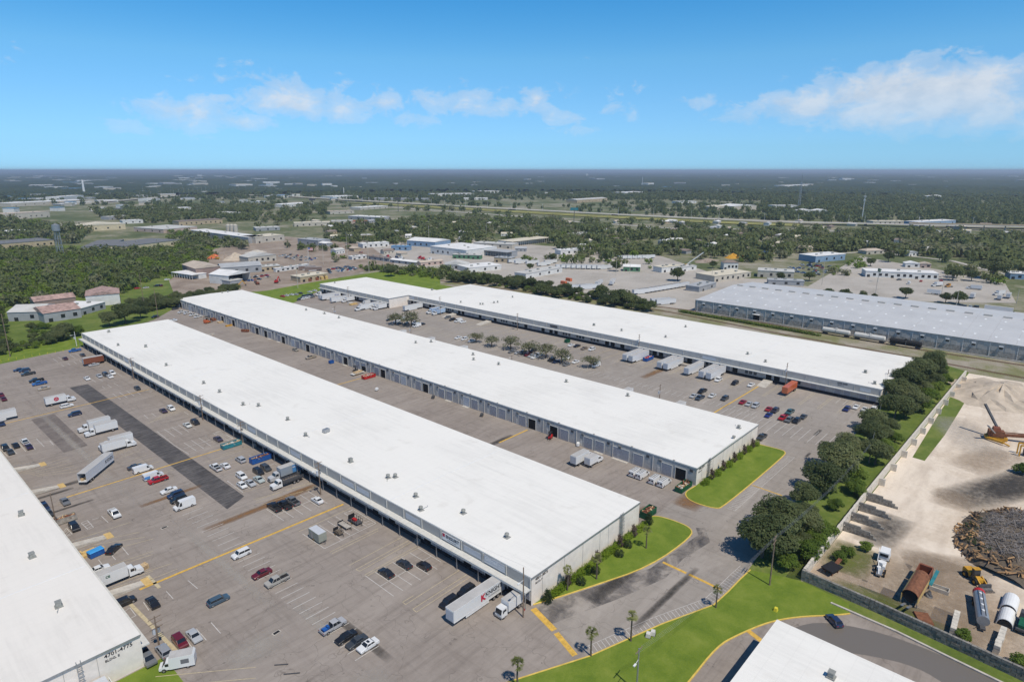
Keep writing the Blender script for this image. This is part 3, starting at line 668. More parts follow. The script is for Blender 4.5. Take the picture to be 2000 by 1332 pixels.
# ---- D and E: the far warehouse, stepped in plan
HD = 6.85
wd = warehouse('far_warehouse', 293.1, 56.4, 355.4, 368.9, HD, 'far white-roofed warehouse with parked trailers backed up to its docks')
we = warehouse('stepped_warehouse', 275.1, 369.2, 320.2, 460.4, HD, 'short white-roofed warehouse stepping forward at the far end of the row')
seams(wd, 62.3, HD+.35, (60, 130, 205, 260))
def dockfront(r, L, h, seedv, bay, signs=()):
    q = random.Random(seedv); n = int(L/bay); b = L/n
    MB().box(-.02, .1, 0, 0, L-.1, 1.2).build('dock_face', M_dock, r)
    MB().box(-1.5, .05, 3.9, -.01, L-.05, 4.12).build('canopy', M_canopy, r)
    MB().box(-1.62, 0, 3.86, -1.502, L, 4.2).build('canopy_edge', M_white, r)
    for i in range(n):
        y = (i+.5)*b
        bx('fascia_panel', r, -.07, y, 4.2, .1, b-.12, h-4.25, 'pale_fascia')
        bx('downspout', r, -.2, i*b+.2, 4.2, .14, .14, h-4.3, 'off_white')
        if q.random() < .72:
            for dy in (-2.2, 1.6):
                op = q.random() < .5
                if op: bx('door_opening', r, -.03, y+dy, 1.24, .04, 2.7, 2.55, 'dark_interior')
                else: ob('roller_door', roller_mesh(2.7, 2.55, 'roller_door'), r, (-.03, y+dy, 1.24))
                ob('door_frame', frame_mesh(2.7, 2.55, .15, 'off_white'), r, (-.02, y+dy, 1.22))
        else:
            for dy in (-2, 0.2, 2.2): bx('window', r, -.04, y+dy, 1.7, .05, 1.5, 1.6, 'window_glass')
    for (y, w) in signs: bx('fascia_sign', r, -.17, y, 4.7, .06, w, 1.5, 'pale_roller_door')
dockfront(wd, 312.5, HD, 11, 10.08, ((6, 4.2), (77, 7), (310, 7)))
bx('fascia_sign', wd, -.17, 176, 4.9, .06, 5.5, 1.4, 'dark_steel')
dockfront(we, 91.2, HD, 12, 9.1)
lettering('4600-4680', 1.0, M_ink, wd, (-.14, 15.2, 6.2), '-x', .02); lettering('BLDG. D', .65, M_ink, wd, (-.14, 15.8, 5.3), '-x', .015)
for (y, w, d) in ((46.5, 4.2, 8.5), (229, 4.5, 10), (262, 4.0, 10)):   # drive-up ramps to the dock
    pts = [(-d-1.5, 0.02), (-1.5, 0.02), (-1.5, 1.2)]
    m = MB().prof(pts, y-w/2, y+w/2); m.build('ramp', M_conc, wd)
MB().box(-4.5, 84, 0, -1.7, 92, .9).build('stair_platform', M_concd, wd)

# ---- F: the warehouse at the lower right
wf = warehouse('south_warehouse', 40, -60, 118.3, 34.8, 7.65, 'white-roofed warehouse cut off by the lower edge beside the curved yellow kerb')
seams(wf, 78, 8.0, (30, 60))

# ---- G: the grey metal warehouse beside the railway
def grey_warehouse():
    x0, x1, y0, y1, h, hr = 414.9, 514, -110, 202.5, 7.9, 10.4
    r = empty('metal_warehouse', (x0, y0, 0)); L, Wd = y1-y0, x1-x0; xr = Wd*.62
    for nm, a in (('side_wall', 0), ('side_wall', Wd-.3)): MB().box(a, .1, 0, a+.3, L-.1, h).build(nm, MAT['grey_block_wall'], r)
    for y in (0, L-.3): MB().add([(0, y, 0), (Wd, y, 0), (Wd, y, h), (xr, y, hr), (0, y, h), (0, y+.3, 0), (Wd, y+.3, 0), (Wd, y+.3, h), (xr, y+.3, hr), (0, y+.3, h)],
                                     [(0, 1, 2, 3, 4), (9, 8, 7, 6, 5), (0, 5, 6, 1), (1, 6, 7, 2), (4, 9, 5, 0)]).build('gable', M_wallg, r)
    for a, za, b, zb in ((-.4, h-.02, xr, hr), (xr, hr, Wd+.4, h-.02)):
        n = 26
        for k in range(n):    # roof sheets laid in bays
            ya, yb = k*L/n+.03, (k+1)*L/n-.03; zz = .03*(k % 2)
            MB().add([(a, ya, za+.02+zz), (b, ya, zb+.02+zz), (b, yb, zb+.02+zz), (a, yb, za+.02+zz), (a, ya, za+.18+zz), (b, ya, zb+.18+zz), (b, yb, zb+.18+zz), (a, yb, za+.18+zz)],
                     [(4, 5, 6, 7), (0, 3, 2, 1), (0, 1, 5, 4), (1, 2, 6, 5), (2, 3, 7, 6), (3, 0, 4, 7)]).build('roof_sheet', M_metalroof, r)
    def zr(x): return h+(hr-h)*(x/xr) if x < xr else hr-(hr-h)*((x-xr)/(Wd-xr))
    me = MB().box(-1.4, -.5, 0, 1.4, .5, .12).mesh('skylight', M_sky_l)
    for k in range(32):
        for j, x in enumerate((11, 31, 50)):
            o = ob('skylight', me, r, (x+(k % 2)*1.5, 6+k*9.7, zr(x)+.2)); o.rotation_euler = (0, -math.atan((hr-h)/xr), 0)
    mv = MB().box(-.9, -2.2, 0, .9, 2.2, .8).mesh('ridge_vent', M_fascia)
    for k in range(32): ob('ridge_vent', mv, r, (xr, 6+k*9.7, hr+.1))
    q = random.Random(5)
    for k in range(52):     # cladding panels, windows with hoods, downpipes
        y = 3+k*6.0
        if y > L-2: break
        bx('cladding_panel', r, -.06, y, 3.4, .1, 2.6, h-3.6, 'grey_fascia')
        if k % 2 == 0:
            w = bx('window', r, -.05, y+3, 4.6, .06, 1.6, 1.5, 'tinted_glass'); bx('window_hood', w, -.4, 0, 1.3, .8, 1.9, .5, 'white_paint')
        if k % 2 == 1: bx('downspout', r, -.15, y+1.8, .1, .18, .18, h-.2, 'white_paint')
    MB().box(-.04, .1, 0, -.001, L-.1, 3.4).build('wall_base', M_concd, r)
    bx('loading_door', r, -.06, L-44, .1, .1, 4.2, 3.6, 'dark_interior'); bx('door_canopy', r, -.9, L-44, 3.9, 1.8, 4.8, .2, 'white_paint')
    tag(r, 'huge grey metal warehouse with rows of roof skylights beside the railway', 'warehouse'); return r
wg = grey_warehouse()
# low path wall and hedge foot along G
o = MB().box(-.25, 0, 0, .25, 190, .7).build('rail_side_wall', M_conc, loc=(411.8, 10, 0)); tag(o, 'low pale concrete wall along the foot of the grey metal warehouse', 'wall')

# ---------------------------------------------------------------- roof plant
def turbine_vent():
    m = MB().cyl((0, 0, 0), (0, 0, .5), .35, .35, 10).cyl((0, 0, .5), (0, 0, .8), .35, .62, 10).cyl((0, 0, .8), (0, 0, 1.15), .62, .55, 10).cyl((0, 0, 1.15), (0, 0, 1.35), .55, .12, 10)
    return m.mesh('turbine_vent', M_vent)
def box_vent():
    m = MB().box(-.5, -.5, .25, .5, .5, 1.25).box(-.58, -.58, 1.1, .58, .58, 1.3).box(-.7, -.7, 0, .7, .7, .25)
    for k in range(4): m.box(-.54, -.42, .35+k*.18, -.5, .42, .43+k*.18)
    return m.mesh('roof_fan', M_vent)
def condenser():
    m = MB().box(-1.1, -.75, .15, 1.1, .75, 1.25).cyl((-.5, 0, 1.25), (-.5, 0, 1.32), .45, n=10).cyl((.5, 0, 1.25), (.5, 0, 1.32), .45, n=10)
    return m.mesh('rooftop_unit', M_steel)
VEN = {'t': ('roof_vent', turbine_vent()), 'b': ('roof_fan', box_vent()), 'u': ('rooftop_unit', condenser())}
M_curb = simple('grey_curb', (.3, .3, .29), .8, var=.1)
mc = MB().box(-.75, -.75, 0, .75, .75, .12).mesh('roof_curb', M_curb)
mp = MB().cyl((0, 0, .18), (2.4, .3, .18), .05, n=6).cyl((2.4, .3, 0), (2.4, .3, .5), .06, n=6).mesh('vent_pipe', M_steel)
ROOFS = {'corner': ('cream corner warehouse roof', HB+.37), 'dock': ('white roof behind the grey sign fascia', HB+.37), 'alley': ('white roof above the roller doors', HC+.6),
         'far': ('far white roof behind the trailers', HD+.37), 'step': ('short white roof at the far end', HD+.37), 'south': ('white roof at the lower right', 8.02)}
VP = {'corner': [('b', 42, 1006), ('b', 63, 1088), ('b', 115, 1184)],
 'dock': [('b', 213, 649), ('t', 231, 675), ('b', 285, 678), ('t', 325, 714), ('t', 398, 749), ('t', 429, 766), ('t', 475, 791), ('t', 505, 793), ('t', 562, 820), ('t', 597, 851), ('u', 637, 844), ('b', 685, 902), ('t', 758, 933), ('t', 772, 932), ('t', 812, 970), ('t', 822, 996), ('t', 905, 1002), ('t', 990, 1049)],
 'alley': [('t', 434, 573), ('t', 445, 571), ('t', 598, 606), ('t', 634, 613), ('t', 662, 621), ('t', 812, 670), ('t', 842, 668), ('t', 924, 693), ('t', 925, 703), ('t', 974, 712), ('t', 1106, 746), ('t', 1226, 773), ('t', 1443, 836), ('t', 1433, 857)],
 'far': [('b', 844, 567), ('t', 900, 591), ('t', 938, 595), ('t', 943, 595), ('t', 965, 592), ('t', 972, 591), ('t', 1001, 581), ('b', 1160, 636), ('t', 1214, 646), ('t', 1300, 659), ('t', 1339, 639), ('t', 1460, 692), ('t', 1495, 707), ('b', 1690, 728), ('b', 1708, 750)],
 'step': [('t', 654, 553)], 'south': [('b', 1623, 1322)]}
for k, lst in VP.items():
    desc, z = ROOFS[k]; pts = sorted([(P(px, py, z), t) for t, px, py in lst], key=lambda q: q[0].y)
    for i, (p, t) in enumerate(pts):
        nm, me = VEN[t]; o = ob(nm, me, None, (p.x, p.y, z), rnd.uniform(-.2, .2))
        ob('curb', mc, o, (0, 0, -.02))
        if (i+len(k)) % 3 == 0: ob('conduit', mp, o, (0, 0, 0), rnd.uniform(-2.8, 2.8))
        tag(o, ('%s %s from the near end on the %s' % (ORD[i], nm.replace('_', ' '), desc)) if len(pts) > 1 else 'single %s on the %s' % (nm.replace('_', ' '), desc), 'vent', 'vents on the '+desc)
# ================================================================ vehicles
PROTO = {}
def wheel_mesh(r, w):
    m = MB().cyl((0, -w/2, 0), (0, w/2, 0), r, n=14).cyl((0, -w/2-.012, 0), (0, w/2+.012, 0), r*.58, n=10, mi=1)
    return m.mesh('wheel', [M_black, M_chrome])
WH = {'s': (wheel_mesh(.33, .22), .33), 'm': (wheel_mesh(.39, .26), .39), 't': (wheel_mesh(.52, .3), .52), 'd': (wheel_mesh(.52, .58), .52)}
def wheels(lst, xs, y, k='s'):
    me, r = WH[k]
    for x in xs:
        for s in (-1, 1): lst.append(('wheel', me, (x, s*y, r), 0))
def pair(lst, name, mesh, x, y, z):
    for s in (-1, 1): lst.append((name, mesh, (x, s*y, z), 0))
HL = MB().box(-.06, -.2, -.08, .04, .2, .08).mesh('headlight', M_lampw)
TL = MB().box(-.04, -.16, -.09, .05, .16, .1).mesh('tail_light', M_lampr)
PL = paint((.5, .5, .5))
def car(L, W, H, hood, boot, belt, tum=.2, ws=.72, rs=.6, wheel='s'):
    """passenger car; hood and boot are their lengths, ws and rs the run of the screens"""
    a, b, w = -L/2, L/2, W/2; p = []
    lo = [(a+.12, .26), (b-.12, .26), (b, .45), (b-.04, .66), (b-.25, belt-.16), (b-hood, belt), (a+boot, belt+.02), (a+.1, belt-.04), (a, .6)]
    m = MB(); n = len(lo)
    rings = []
    for y, ins in ((-w, .0), (-w+.09, .07), (w-.09, .07), (w, .0)):   # rounded shoulders
        rings.append([(x*(1-.02*(ins == 0)), y, z+(ins if z > .6 else 0)) for x, z in lo])
    vs = [q for r_ in rings for q in r_]; fs = [tuple(range(n)), tuple(range(4*n-1, 3*n-1, -1))]
    for k in range(3): fs += [(k*n+i, (k+1)*n+i, (k+1)*n+(i+1) % n, k*n+(i+1) % n) for i in range(n)]
    m.add(vs, fs)
    for x in (b-.82, a+.82):     # wheel-arch lips
        for s in (-1, 1): m.box(x-.4, s*w-.02, .55, x+.4, s*w+.02, .66)
    p.append(('body', m.mesh('body', PL), (0, 0, 0), 1))
    gb, gf = a+boot-.05, b-hood+.08; rf, rb = gf-ws, gb+rs; wt = w-tum
    g = MB().prof([(gb, belt+.03), (gf, belt+.02), (rf, H-.05), (rb, H-.05)], -w+.07, w-.07, 0, -wt, wt, belt+.2)
    p.append(('windows', g.mesh('windows', M_glass), (0, 0, 0), 0))
    rm = MB().prof([(rb-.08, H-.06), (rf+.06, H-.06), (rf-.15, H), (rb+.15, H)], -wt-.03, wt+.03, 0, -wt+.08, wt-.08, H-.03)
    for s in (-1, 1):          # pillars
        for (x0, x1) in ((gf, rf), (gb, rb), ((gf+gb)/2-.05, (rf+rb)/2-.05)):
            rm.bar((x0, s*(w-.065), belt), (x1, s*(wt+.005), H-.04), .09, .06)
    p.append(('roof', rm.mesh('roof', PL), (0, 0, 0), 1))
    mm = MB().box(gf-.45, -w-.14, belt+.06, gf-.3, -w+.02, belt+.2).box(gf-.45, w-.02, belt+.06, gf-.3, w+.14, belt+.2)
    p.append(('mirrors', mm.mesh('mirrors', PL), (0, 0, 0), 1))
    pair(p, 'headlight', HL, b-.1, w-.32, .6); pair(p, 'tail_light', TL, a+.06, w-.28, .72)
    wheels(p, (b-.85, a+.85), w-.12, wheel); return p
PROTO['sedan'] = (car(4.75, 1.84, 1.45, 1.35, 1.0, .90), 1.45)
PROTO['hatch'] = (car(4.2, 1.78, 1.5, 1.05, .35, .92, rs=.5), 1.5)
PROTO['suv'] = (car(4.75, 1.92, 1.75, 1.15, .2, 1.02, tum=.18, ws=.6, rs=.35, wheel='m'), 1.75)
PROTO['wagon'] = (car(4.9, 1.85, 1.55, 1.2, .2, .92, ws=.7, rs=.55), 1.55)
PROTO['minivan'] = (car(5.1, 1.98, 1.8, .9, .15, 1.0, tum=.18, ws=.85, rs=.3), 1.8)
def pickup():
    p = []; L, W, H = 5.8, 2.0, 1.85; a, b, w = -L/2, L/2, W/2
    m = MB().prof([(a+.1, .4), (b-.1, .4), (b, .6), (b-.03, .98), (b-1.25, 1.1), (-.35, 1.1), (-.35, .62), (a+.05, .62), (a, .5)], -w, w)
    m.box(a, -w, .5, -.4, -w+.1, 1.12).box(a, w-.1, .5, -.4, w, 1.12).box(a, -w+.1, .5, a+.1, w-.1, 1.12).box(-.42, -w+.1, .62, -.36, w-.1, 1.2)
    p.append(('body', m.mesh('body', PL), (0, 0, 0), 1))
    p.append(('bed_liner', MB().box(a+.1, -w+.1, .63, -.43, w-.1, .70).mesh('bed_liner', M_black), (0, 0, 0), 0))
    p.append(('windows', MB().prof([(-.5, 1.08), (1.75, 1.08), (1.05, H-.05), (-.3, H-.05)], -w+.08, w-.08, 0, -w+.25, w-.25, 1.3).mesh('windows', M_glass), (0, 0, 0), 0))
    r = MB().prof([(-.42, H-.06), (1.1, H-.06), (.95, H), (-.25, H)], -w+.21, w-.21, 0, -w+.3, w-.3, H-.03)
    for s in (-1, 1):
        for x0, x1 in ((1.75, 1.05), (-.5, -.3), (.55, .5)): r.bar((x0, s*(w-.075), 1.06), (x1, s*(w-.245), H-.04), .1, .06)
    p.append(('roof', r.mesh('roof', PL), (0, 0, 0), 1))
    pair(p, 'headlight', HL, b-.08, w-.3, .82); pair(p, 'tail_light', TL, a+.02, w-.13, .88)
    wheels(p, (b-1.0, a+1.15), w-.13, 'm'); return p
PROTO['pickup'] = (pickup(), 1.85)
def van(L=5.9, W=2.02, H=2.2, rack=False):
    p = []; a, b, w = -L/2, L/2, W/2
    m = MB().prof([(a+.05, .35), (b-.1, .35), (b, .6), (b-.05, 1.0), (b-.85, 1.2), (b-1.55, H-.12), (b-1.9, H), (a+.1, H), (a, H-.15), (a, .5)], -w, w, 0, -w+.14, w-.14, 1.4)
    p.append(('body', m.mesh('body', PL), (0, 0, 0), 1))
    p.append(('windscreen', MB().add([(b-.88, -w+.12, 1.24), (b-.88, w-.12, 1.24), (b-1.5, w-.24, H-.17), (b-1.5, -w+.24, H-.17), (b-.93, -w+.12, 1.14), (b-.93, w-.12, 1.14), (b-1.58, w-.24, H-.2), (b-1.58, -w+.24, H-.2)],
             [(0, 1, 2, 3), (0, 4, 5, 1), (1, 5, 6, 2), (2, 6, 7, 3), (3, 7, 4, 0)]).mesh('windscreen', M_glass), (.03, 0, .03), 0))
    for s in (-1, 1):
        q = MB().add([(b-1.15, s*(w-.02), 1.25), (b-2.0, s*(w-.02), 1.25), (b-2.0, s*(w-.11), H-.35), (b-1.6, s*(w-.11), H-.35), (b-1.15, s*(w-.1), 1.25), (b-2.0, s*(w-.1), 1.25), (b-2.0, s*(w-.2), H-.35), (b-1.6, s*(w-.2), H-.35)],
                     [(0, 1, 2, 3), (7, 6, 5, 4), (0, 4, 5, 1), (1, 5, 6, 2), (2, 6, 7, 3), (3, 7, 4, 0)])
        p.append(('side_window', q.mesh('side_window', M_glass), (0, s*.025, 0), 0))
        rw = MB().box(a-.02, s*.5-.33, 1.2, a+.04, s*.5+.33, H-.55)
        p.append(('rear_window', rw.mesh('rear_window', M_glass), (0, 0, 0), 0))
    if rack:
        k = MB()
        for y in (-.6, 0, .6): k.bar((a+.5, y, H+.14), (b-2.1, y, H+.14), .06, .05)
        for x in np.linspace(a+.7, b-2.3, 4): k.bar((x, -w+.2, H+.1), (x, w-.2, H+.1), .06, .05)
        p.append(('roof_rack', k.mesh('roof_rack', M_steeld), (0, 0, 0), 0))
    pair(p, 'headlight', HL, b-.06, w-.28, .85); pair(p, 'tail_light', TL, a+.01, w-.14, 1.0)
    wheels(p, (b-.95, a+1.2), w-.12, 'm'); return p
PROTO['van'] = (van(), 2.2); PROTO['rack_van'] = (van(rack=True), 2.2); PROTO['high_van'] = (van(5.9, 2.05, 2.65), 2.65)
def cab_parts(p, x0, W, kind, Hc):
    """truck cab whose back is at x0"""
    w = W/2
    if kind == 'hood':
        m = MB().prof([(x0, .55), (x0+3.1, .55), (x0+3.15, 1.35), (x0+2.95, 1.6), (x0+1.6, 1.75), (x0+1.2, Hc-.1), (x0+1.0, Hc), (x0, Hc)], -w, w, 0, -w+.14, w-.14, 1.8)
        xs, xw0, xw1 = x0+2.3, x0+1.63, x0+1.24
        p.append(('cab', m.mesh('cab', PL), (0, 0, 0), 1))
        p.append(('grille', MB().box(x0+3.1, -.6, .7, x0+3.2, .6, 1.3).mesh('grille', M_steeld), (0, 0, 0), 0)); fx = x0+3.16
    else:
        m = MB().prof([(x0, .5), (x0+1.85, .5), (x0+1.95, 1.2), (x0+1.6, Hc-.1), (x0+1.4, Hc), (x0, Hc)], -w, w, 0, -w+.1, w-.1, 1.4)
        xs, xw0, xw1 = x0+1.1, x0+1.93, x0+1.63; fx = x0+1.95
        p.append(('cab', m.mesh('cab', PL), (0, 0, 0), 1))
    zb = 1.78 if kind == 'hood' else 1.3
    ww = MB().add([(xw0, -w+.16, zb), (xw0, w-.16, zb), (xw1, w-.22, Hc-.18), (xw1, -w+.22, Hc-.18), (xw0-.1, -w+.16, zb), (xw0-.1, w-.16, zb), (xw1-.1, w-.22, Hc-.18), (xw1-.1, -w+.22, Hc-.18)],
                  [(0, 1, 2, 3), (7, 6, 5, 4), (0, 4, 5, 1), (1, 5, 6, 2), (2, 6, 7, 3), (3, 7, 4, 0)])
    p.append(('windscreen', ww.mesh('windscreen', M_glass), (.04, 0, .02), 0))
    for s in (-1, 1):
        yy = s*(w-.06)
        p.append(('side_window', MB().box(x0+.35, min(yy, yy+s*-.1), 1.65, x0+1.2, max(yy, yy+s*-.1), Hc-.3).mesh('side_window', M_glass), (0, s*.02, 0), 0))
        p.append(('mirror', MB().box(x0+1.3, s*(w+.05)-.05, 1.6, x0+1.45, s*(w+.05)+.1, 2.2).mesh('mirror', M_black), (0, 0, 0), 0))
    p.append(('bumper', MB().box(fx-.1, -w, .4, fx+.06, w, .68).mesh('bumper', M_steel), (0, 0, 0), 0))
    pair(p, 'headlight', HL, fx-.02, w-.3, .95 if kind == 'hood' else .85)
    return xs
def box_truck(Lb, Wb, Hb, kind, Wc=2.2, Hc=2.65, floor=1.05, nose=False):
    """van body on a chassis, origin at the centre of the whole truck"""
    p = []; Lc = 3.2 if kind == 'hood' else 2.0
    L = Lb+Lc+.25; a = -L/2; w = Wb/2
    m = MB().box(a, -w, floor, a+Lb, w, floor+Hb)
    for x in np.arange(a+.6, a+Lb-.3, .61): m.box(x-.025, -w-.014, floor+.1, x+.025, -w, floor+Hb-.1).box(x-.025, w, floor+.1, x+.025, w+.014, floor+Hb-.1)
    p.append(('box_body', m.mesh('box_body', PL), (0, 0, 0), 2))
    p.append(('box_roof', MB().box(a+.06, -w+.06, floor+Hb, a+Lb-.06, w-.06, floor+Hb+.05).mesh('box_roof', M_fasciad), (0, 0, 0), 0))
    p.append(('rear_door', MB().box(a-.05, -w+.12, floor+.1, a, w-.12, floor+Hb-.2).mesh('rear_door', M_doorw), (0, 0, 0), 0))
    p.append(('chassis', MB().box(a+.1, -.5, .55, a+L-1.0, .5, .9).box(a, -w+.1, .45, a+.15, w-.1, .6).mesh('chassis', M_steeld), (0, 0, 0), 0))
    xs = cab_parts(p, a+Lb+.25, Wc, kind, Hc)
    wheels(p, (xs,), Wc/2-.18, 't'); wheels(p, (a+Lb*.25,), w-.32, 'd'); return p
PROTO['box_truck'] = (box_truck(7.4, 2.5, 2.75, 'hood'), 3.3)
PROTO['small_box_truck'] = (box_truck(4.9, 2.3, 2.4, 'flat', 2.1, 2.5), 2.9)
PROTO['short_box_truck'] = (box_truck(4.6, 2.4, 2.5, 'hood', 2.1, 2.5), 2.9)
def trailer(L=16.15, W=2.6, H=2.85, floor=1.18, rearopen=False, skirt=True):
    p = []; a, b, w = -L/2, L/2, W/2
    if rearopen:
        m = MB().box(a, -w, floor, b, -w+.06, floor+H).box(a, w-.06, floor, b, w, floor+H).box(b-.06, -w, floor, b, w, floor+H).box(a, -w, floor-.1, b, w, floor+.02).box(a, -w+.06, floor+H-.06, b, w-.06, floor+H)
    else: m = MB().box(a, -w, floor, b, w, floor+H)
    for x in np.arange(a+1.2, b-.6, 1.22): m.box(x-.03, -w-.015, floor+.15, x+.03, -w, floor+H-.1).box(x-.03, w, floor+.15, x+.03, w+.015, floor+H-.1)
    for s in (-1, 1): m.box(a, s*w-.03, floor-.06, b, s*w+.03, floor+.12).box(a, s*w-.03, floor+H-.12, b, s*w+.03, floor+H+.03)
    p.append(('trailer_body', m.mesh('trailer_body', PL), (0, 0, 0), 2))
    p.append(('trailer_roof', MB().box(a+.08, -w+.08, floor+H, b-.08, w-.08, floor+H+.03).mesh('trailer_roof', M_fasciad), (0, 0, 0), 0))
    if not rearopen: p.append(('rear_door', MB().box(a-.05, -w+.1, floor+.08, a, -.02, floor+H-.12).box(a-.05, .02, floor+.08, a, w-.1, floor+H-.12).mesh('rear_door', M_doorw), (0, 0, 0), 0))
    else: p.append(('load', MB().box(a+1.5, -.9, floor+.03, a+3, .2, floor+1.1).box(a+.6, .1, floor+.03, a+1.4, .9, floor+.8).mesh('load', M_timber), (0, 0, 0), 0))
    p.append(('front_panel', MB().box(b, -w+.15, floor+.2, b+.04, w-.15, floor+H-.25).mesh('front_panel', M_doorw), (0, 0, 0), 0))
    p.append(('landing_gear', MB().bar((b-3.0, -.8, floor), (b-3.0, -.8, .02), .14, .14).bar((b-3.0, .8, floor), (b-3.0, .8, .02), .14, .14).bar((b-3, -.8, .6), (b-3, .8, .6), .1, .1).mesh('landing_gear', M_steeld), (0, 0, 0), 0))
    p.append(('underframe', MB().box(a+.3, -.55, floor-.45, a+6, .55, floor-.1).box(a, -w+.2, .5, a+.1, w-.2, .62).bar((a+.05, -.6, .5), (a+.05, -.6, floor), .08, .08).bar((a+.05, .6, .5), (a+.05, .6, floor), .08, .08).mesh('underframe', M_steeld), (0, 0, 0), 0))
    if skirt: p.append(('side_skirt', MB().box(a+5.2, -w+.02, .42, b-3.6, -w+.06, floor-.06).box(a+5.2, w-.06, .42, b-3.6, w-.02, floor-.06).mesh('side_skirt', M_white), (0, 0, 0), 0))
    wheels(p, (a+2.2, a+3.5), w-.32, 'd'); return p
PROTO['trailer'] = (trailer(), 4.0); PROTO['open_trailer'] = (trailer(rearopen=True, skirt=False), 4.0); PROTO['short_trailer'] = (trailer(9.0, skirt=False), 4.0)
def tractor():
    p = []; xs = cab_parts(p, -.4, 2.3, 'hood', 2.9)
    p.append(('sleeper', MB().box(-1.7, -1.15, .9, -.42, 1.15, 3.3, 0, .12, .1).mesh('sleeper', PL), (0, 0, 0), 1))
    p.append(('chassis', MB().box(-4.2, -.45, .6, 2.0, .45, .9).mesh('chassis', M_steeld), (0, 0, 0), 0))
    p.append(('fuel_tank', MB().cyl((-1.6, -1.0, .7), (-.3, -1.0, .7), .32, n=10).cyl((-1.6, 1.0, .7), (-.3, 1.0, .7), .32, n=10).mesh('fuel_tank', M_steel), (0, 0, 0), 0))
    wheels(p, (xs,), .98, 't'); wheels(p, (-2.5, -3.7), .9, 'd'); return p
PROTO['tractor'] = (tractor(), 3.2)
def stake_truck():
    p = []; a = -5.2; w = 1.2
    p.append(('deck', MB().box(a, -w, 1.1, 1.8, w, 1.25).mesh('deck', M_steeld), (0, 0, 0), 0))
    for s in (-1, 1):
        m = MB()
        for z in (1.45, 1.75, 2.05): m.box(a, s*w-.04, z, 1.8, s*w+.04, z+.2)
        for x in np.arange(a+.1, 1.8, .85): m.box(x-.05, s*w-.07, 1.25, x+.05, s*w+.07, 2.35)
        p.append(('stake_side', m.mesh('stake_side', M_steeld), (0, 0, 0), 0))
    p.append(('headboard', MB().box(1.72, -w, 1.25, 1.82, w, 2.6).mesh('headboard', M_steeld), (0, 0, 0), 0))
    p.append(('chassis', MB().box(a+.1, -.5, .6, 4, .5, 1.0).mesh('chassis', M_steeld), (0, 0, 0), 0))
    xs = cab_parts(p, 2.0, 2.25, 'hood', 2.65); wheels(p, (xs,), .95, 't'); wheels(p, (a+1.9, a+3.2), .88, 'd'); return p
PROTO['stake_truck'] = (stake_truck(), 2.6)
def container():
    p = []; L, w, f, H = 12.2, 1.22, 1.3, 2.75
    m = MB().box(-L/2, -w, f, L/2, w, f+H)
    for x in np.arange(-L/2+.3, L/2-.1, .42):
        for s in (-1, 1): m.box(x-.1, s*w-.03, f+.2, x+.1, s*w+.035, f+H-.2)
    for x in np.arange(-L/2+.4, L/2-.2, .6): m.box(x-.12, -w+.1, f+H, x+.12, w-.1, f+H+.03)
    p.append(('container', m.mesh('container', PL), (0, 0, 0), 2))
    p.append(('chassis', MB().box(-L/2, -.5, .9, L/2, .5, 1.28).bar((L/2-2.5, -.7, 1.1), (L/2-2.5, -.7, .02), .14, .14).bar((L/2-2.5, .7, 1.1), (L/2-2.5, .7, .02), .14, .14).mesh('chassis', M_steeld), (0, 0, 0), 0))
    wheels(p, (-L/2+1.4, -L/2+2.7), .9, 'd'); return p
PROTO['container_trailer'] = (container(), 4.0)
def step_van():
    p = []; a, L, w = -3.2, 6.6, 1.15
    m = MB().prof([(a, .5), (1.4, .5), (1.4, 3.0), (a+.3, 3.0), (a, 2.6)], -w, w)
    p.append(('box_body', m.mesh('box_body', PL), (0, 0, 0), 2))
    p.append(('box_roof', MB().box(a+.35, -w+.06, 3.0, 1.34, w-.06, 3.05).mesh('box_roof', M_fasciad), (0, 0, 0), 0))
    c = MB().prof([(1.4, .45), (3.3, .45), (3.35, .95), (2.7, 1.15), (2.1, 1.95), (1.4, 2.05)], -.98, .98, 0, -.86, .86, 1.2)
    p.append(('cab', c.mesh('cab', PL), (0, 0, 0), 1))
    p.append(('windscreen', MB().add([(2.72, -.84, 1.18), (2.72, .84, 1.18), (2.16, .76, 1.92), (2.16, -.76, 1.92), (2.6, -.84, 1.1), (2.6, .84, 1.1), (2.0, .76, 1.9), (2.0, -.76, 1.9)], [(0, 1, 2, 3), (0, 4, 5, 1), (1, 5, 6, 2), (2, 6, 7, 3), (3, 7, 4, 0)]).mesh('windscreen', M_glass), (.05, 0, .03), 0))
    for s in (-1, 1):
        p.append(('side_window', MB().box(1.55, s*.94-.05, 1.2, 2.2, s*.94+.05, 1.75).mesh('side_window', M_glass), (0, s*-.02, 0), 0))
        p.append(('side_graphic', MB().box(-2.2, s*(w+.005)-.008, 1.3, -.7, s*(w+.005)+.008, 2.3).mesh('side_graphic', M_inkg), (0, 0, 0), 0))
    pair(p, 'headlight', HL, 3.3, .72, .8); wheels(p, (2.45, -1.9), .98, 'm'); return p
PROTO['step_van'] = (step_van(), 2.9)

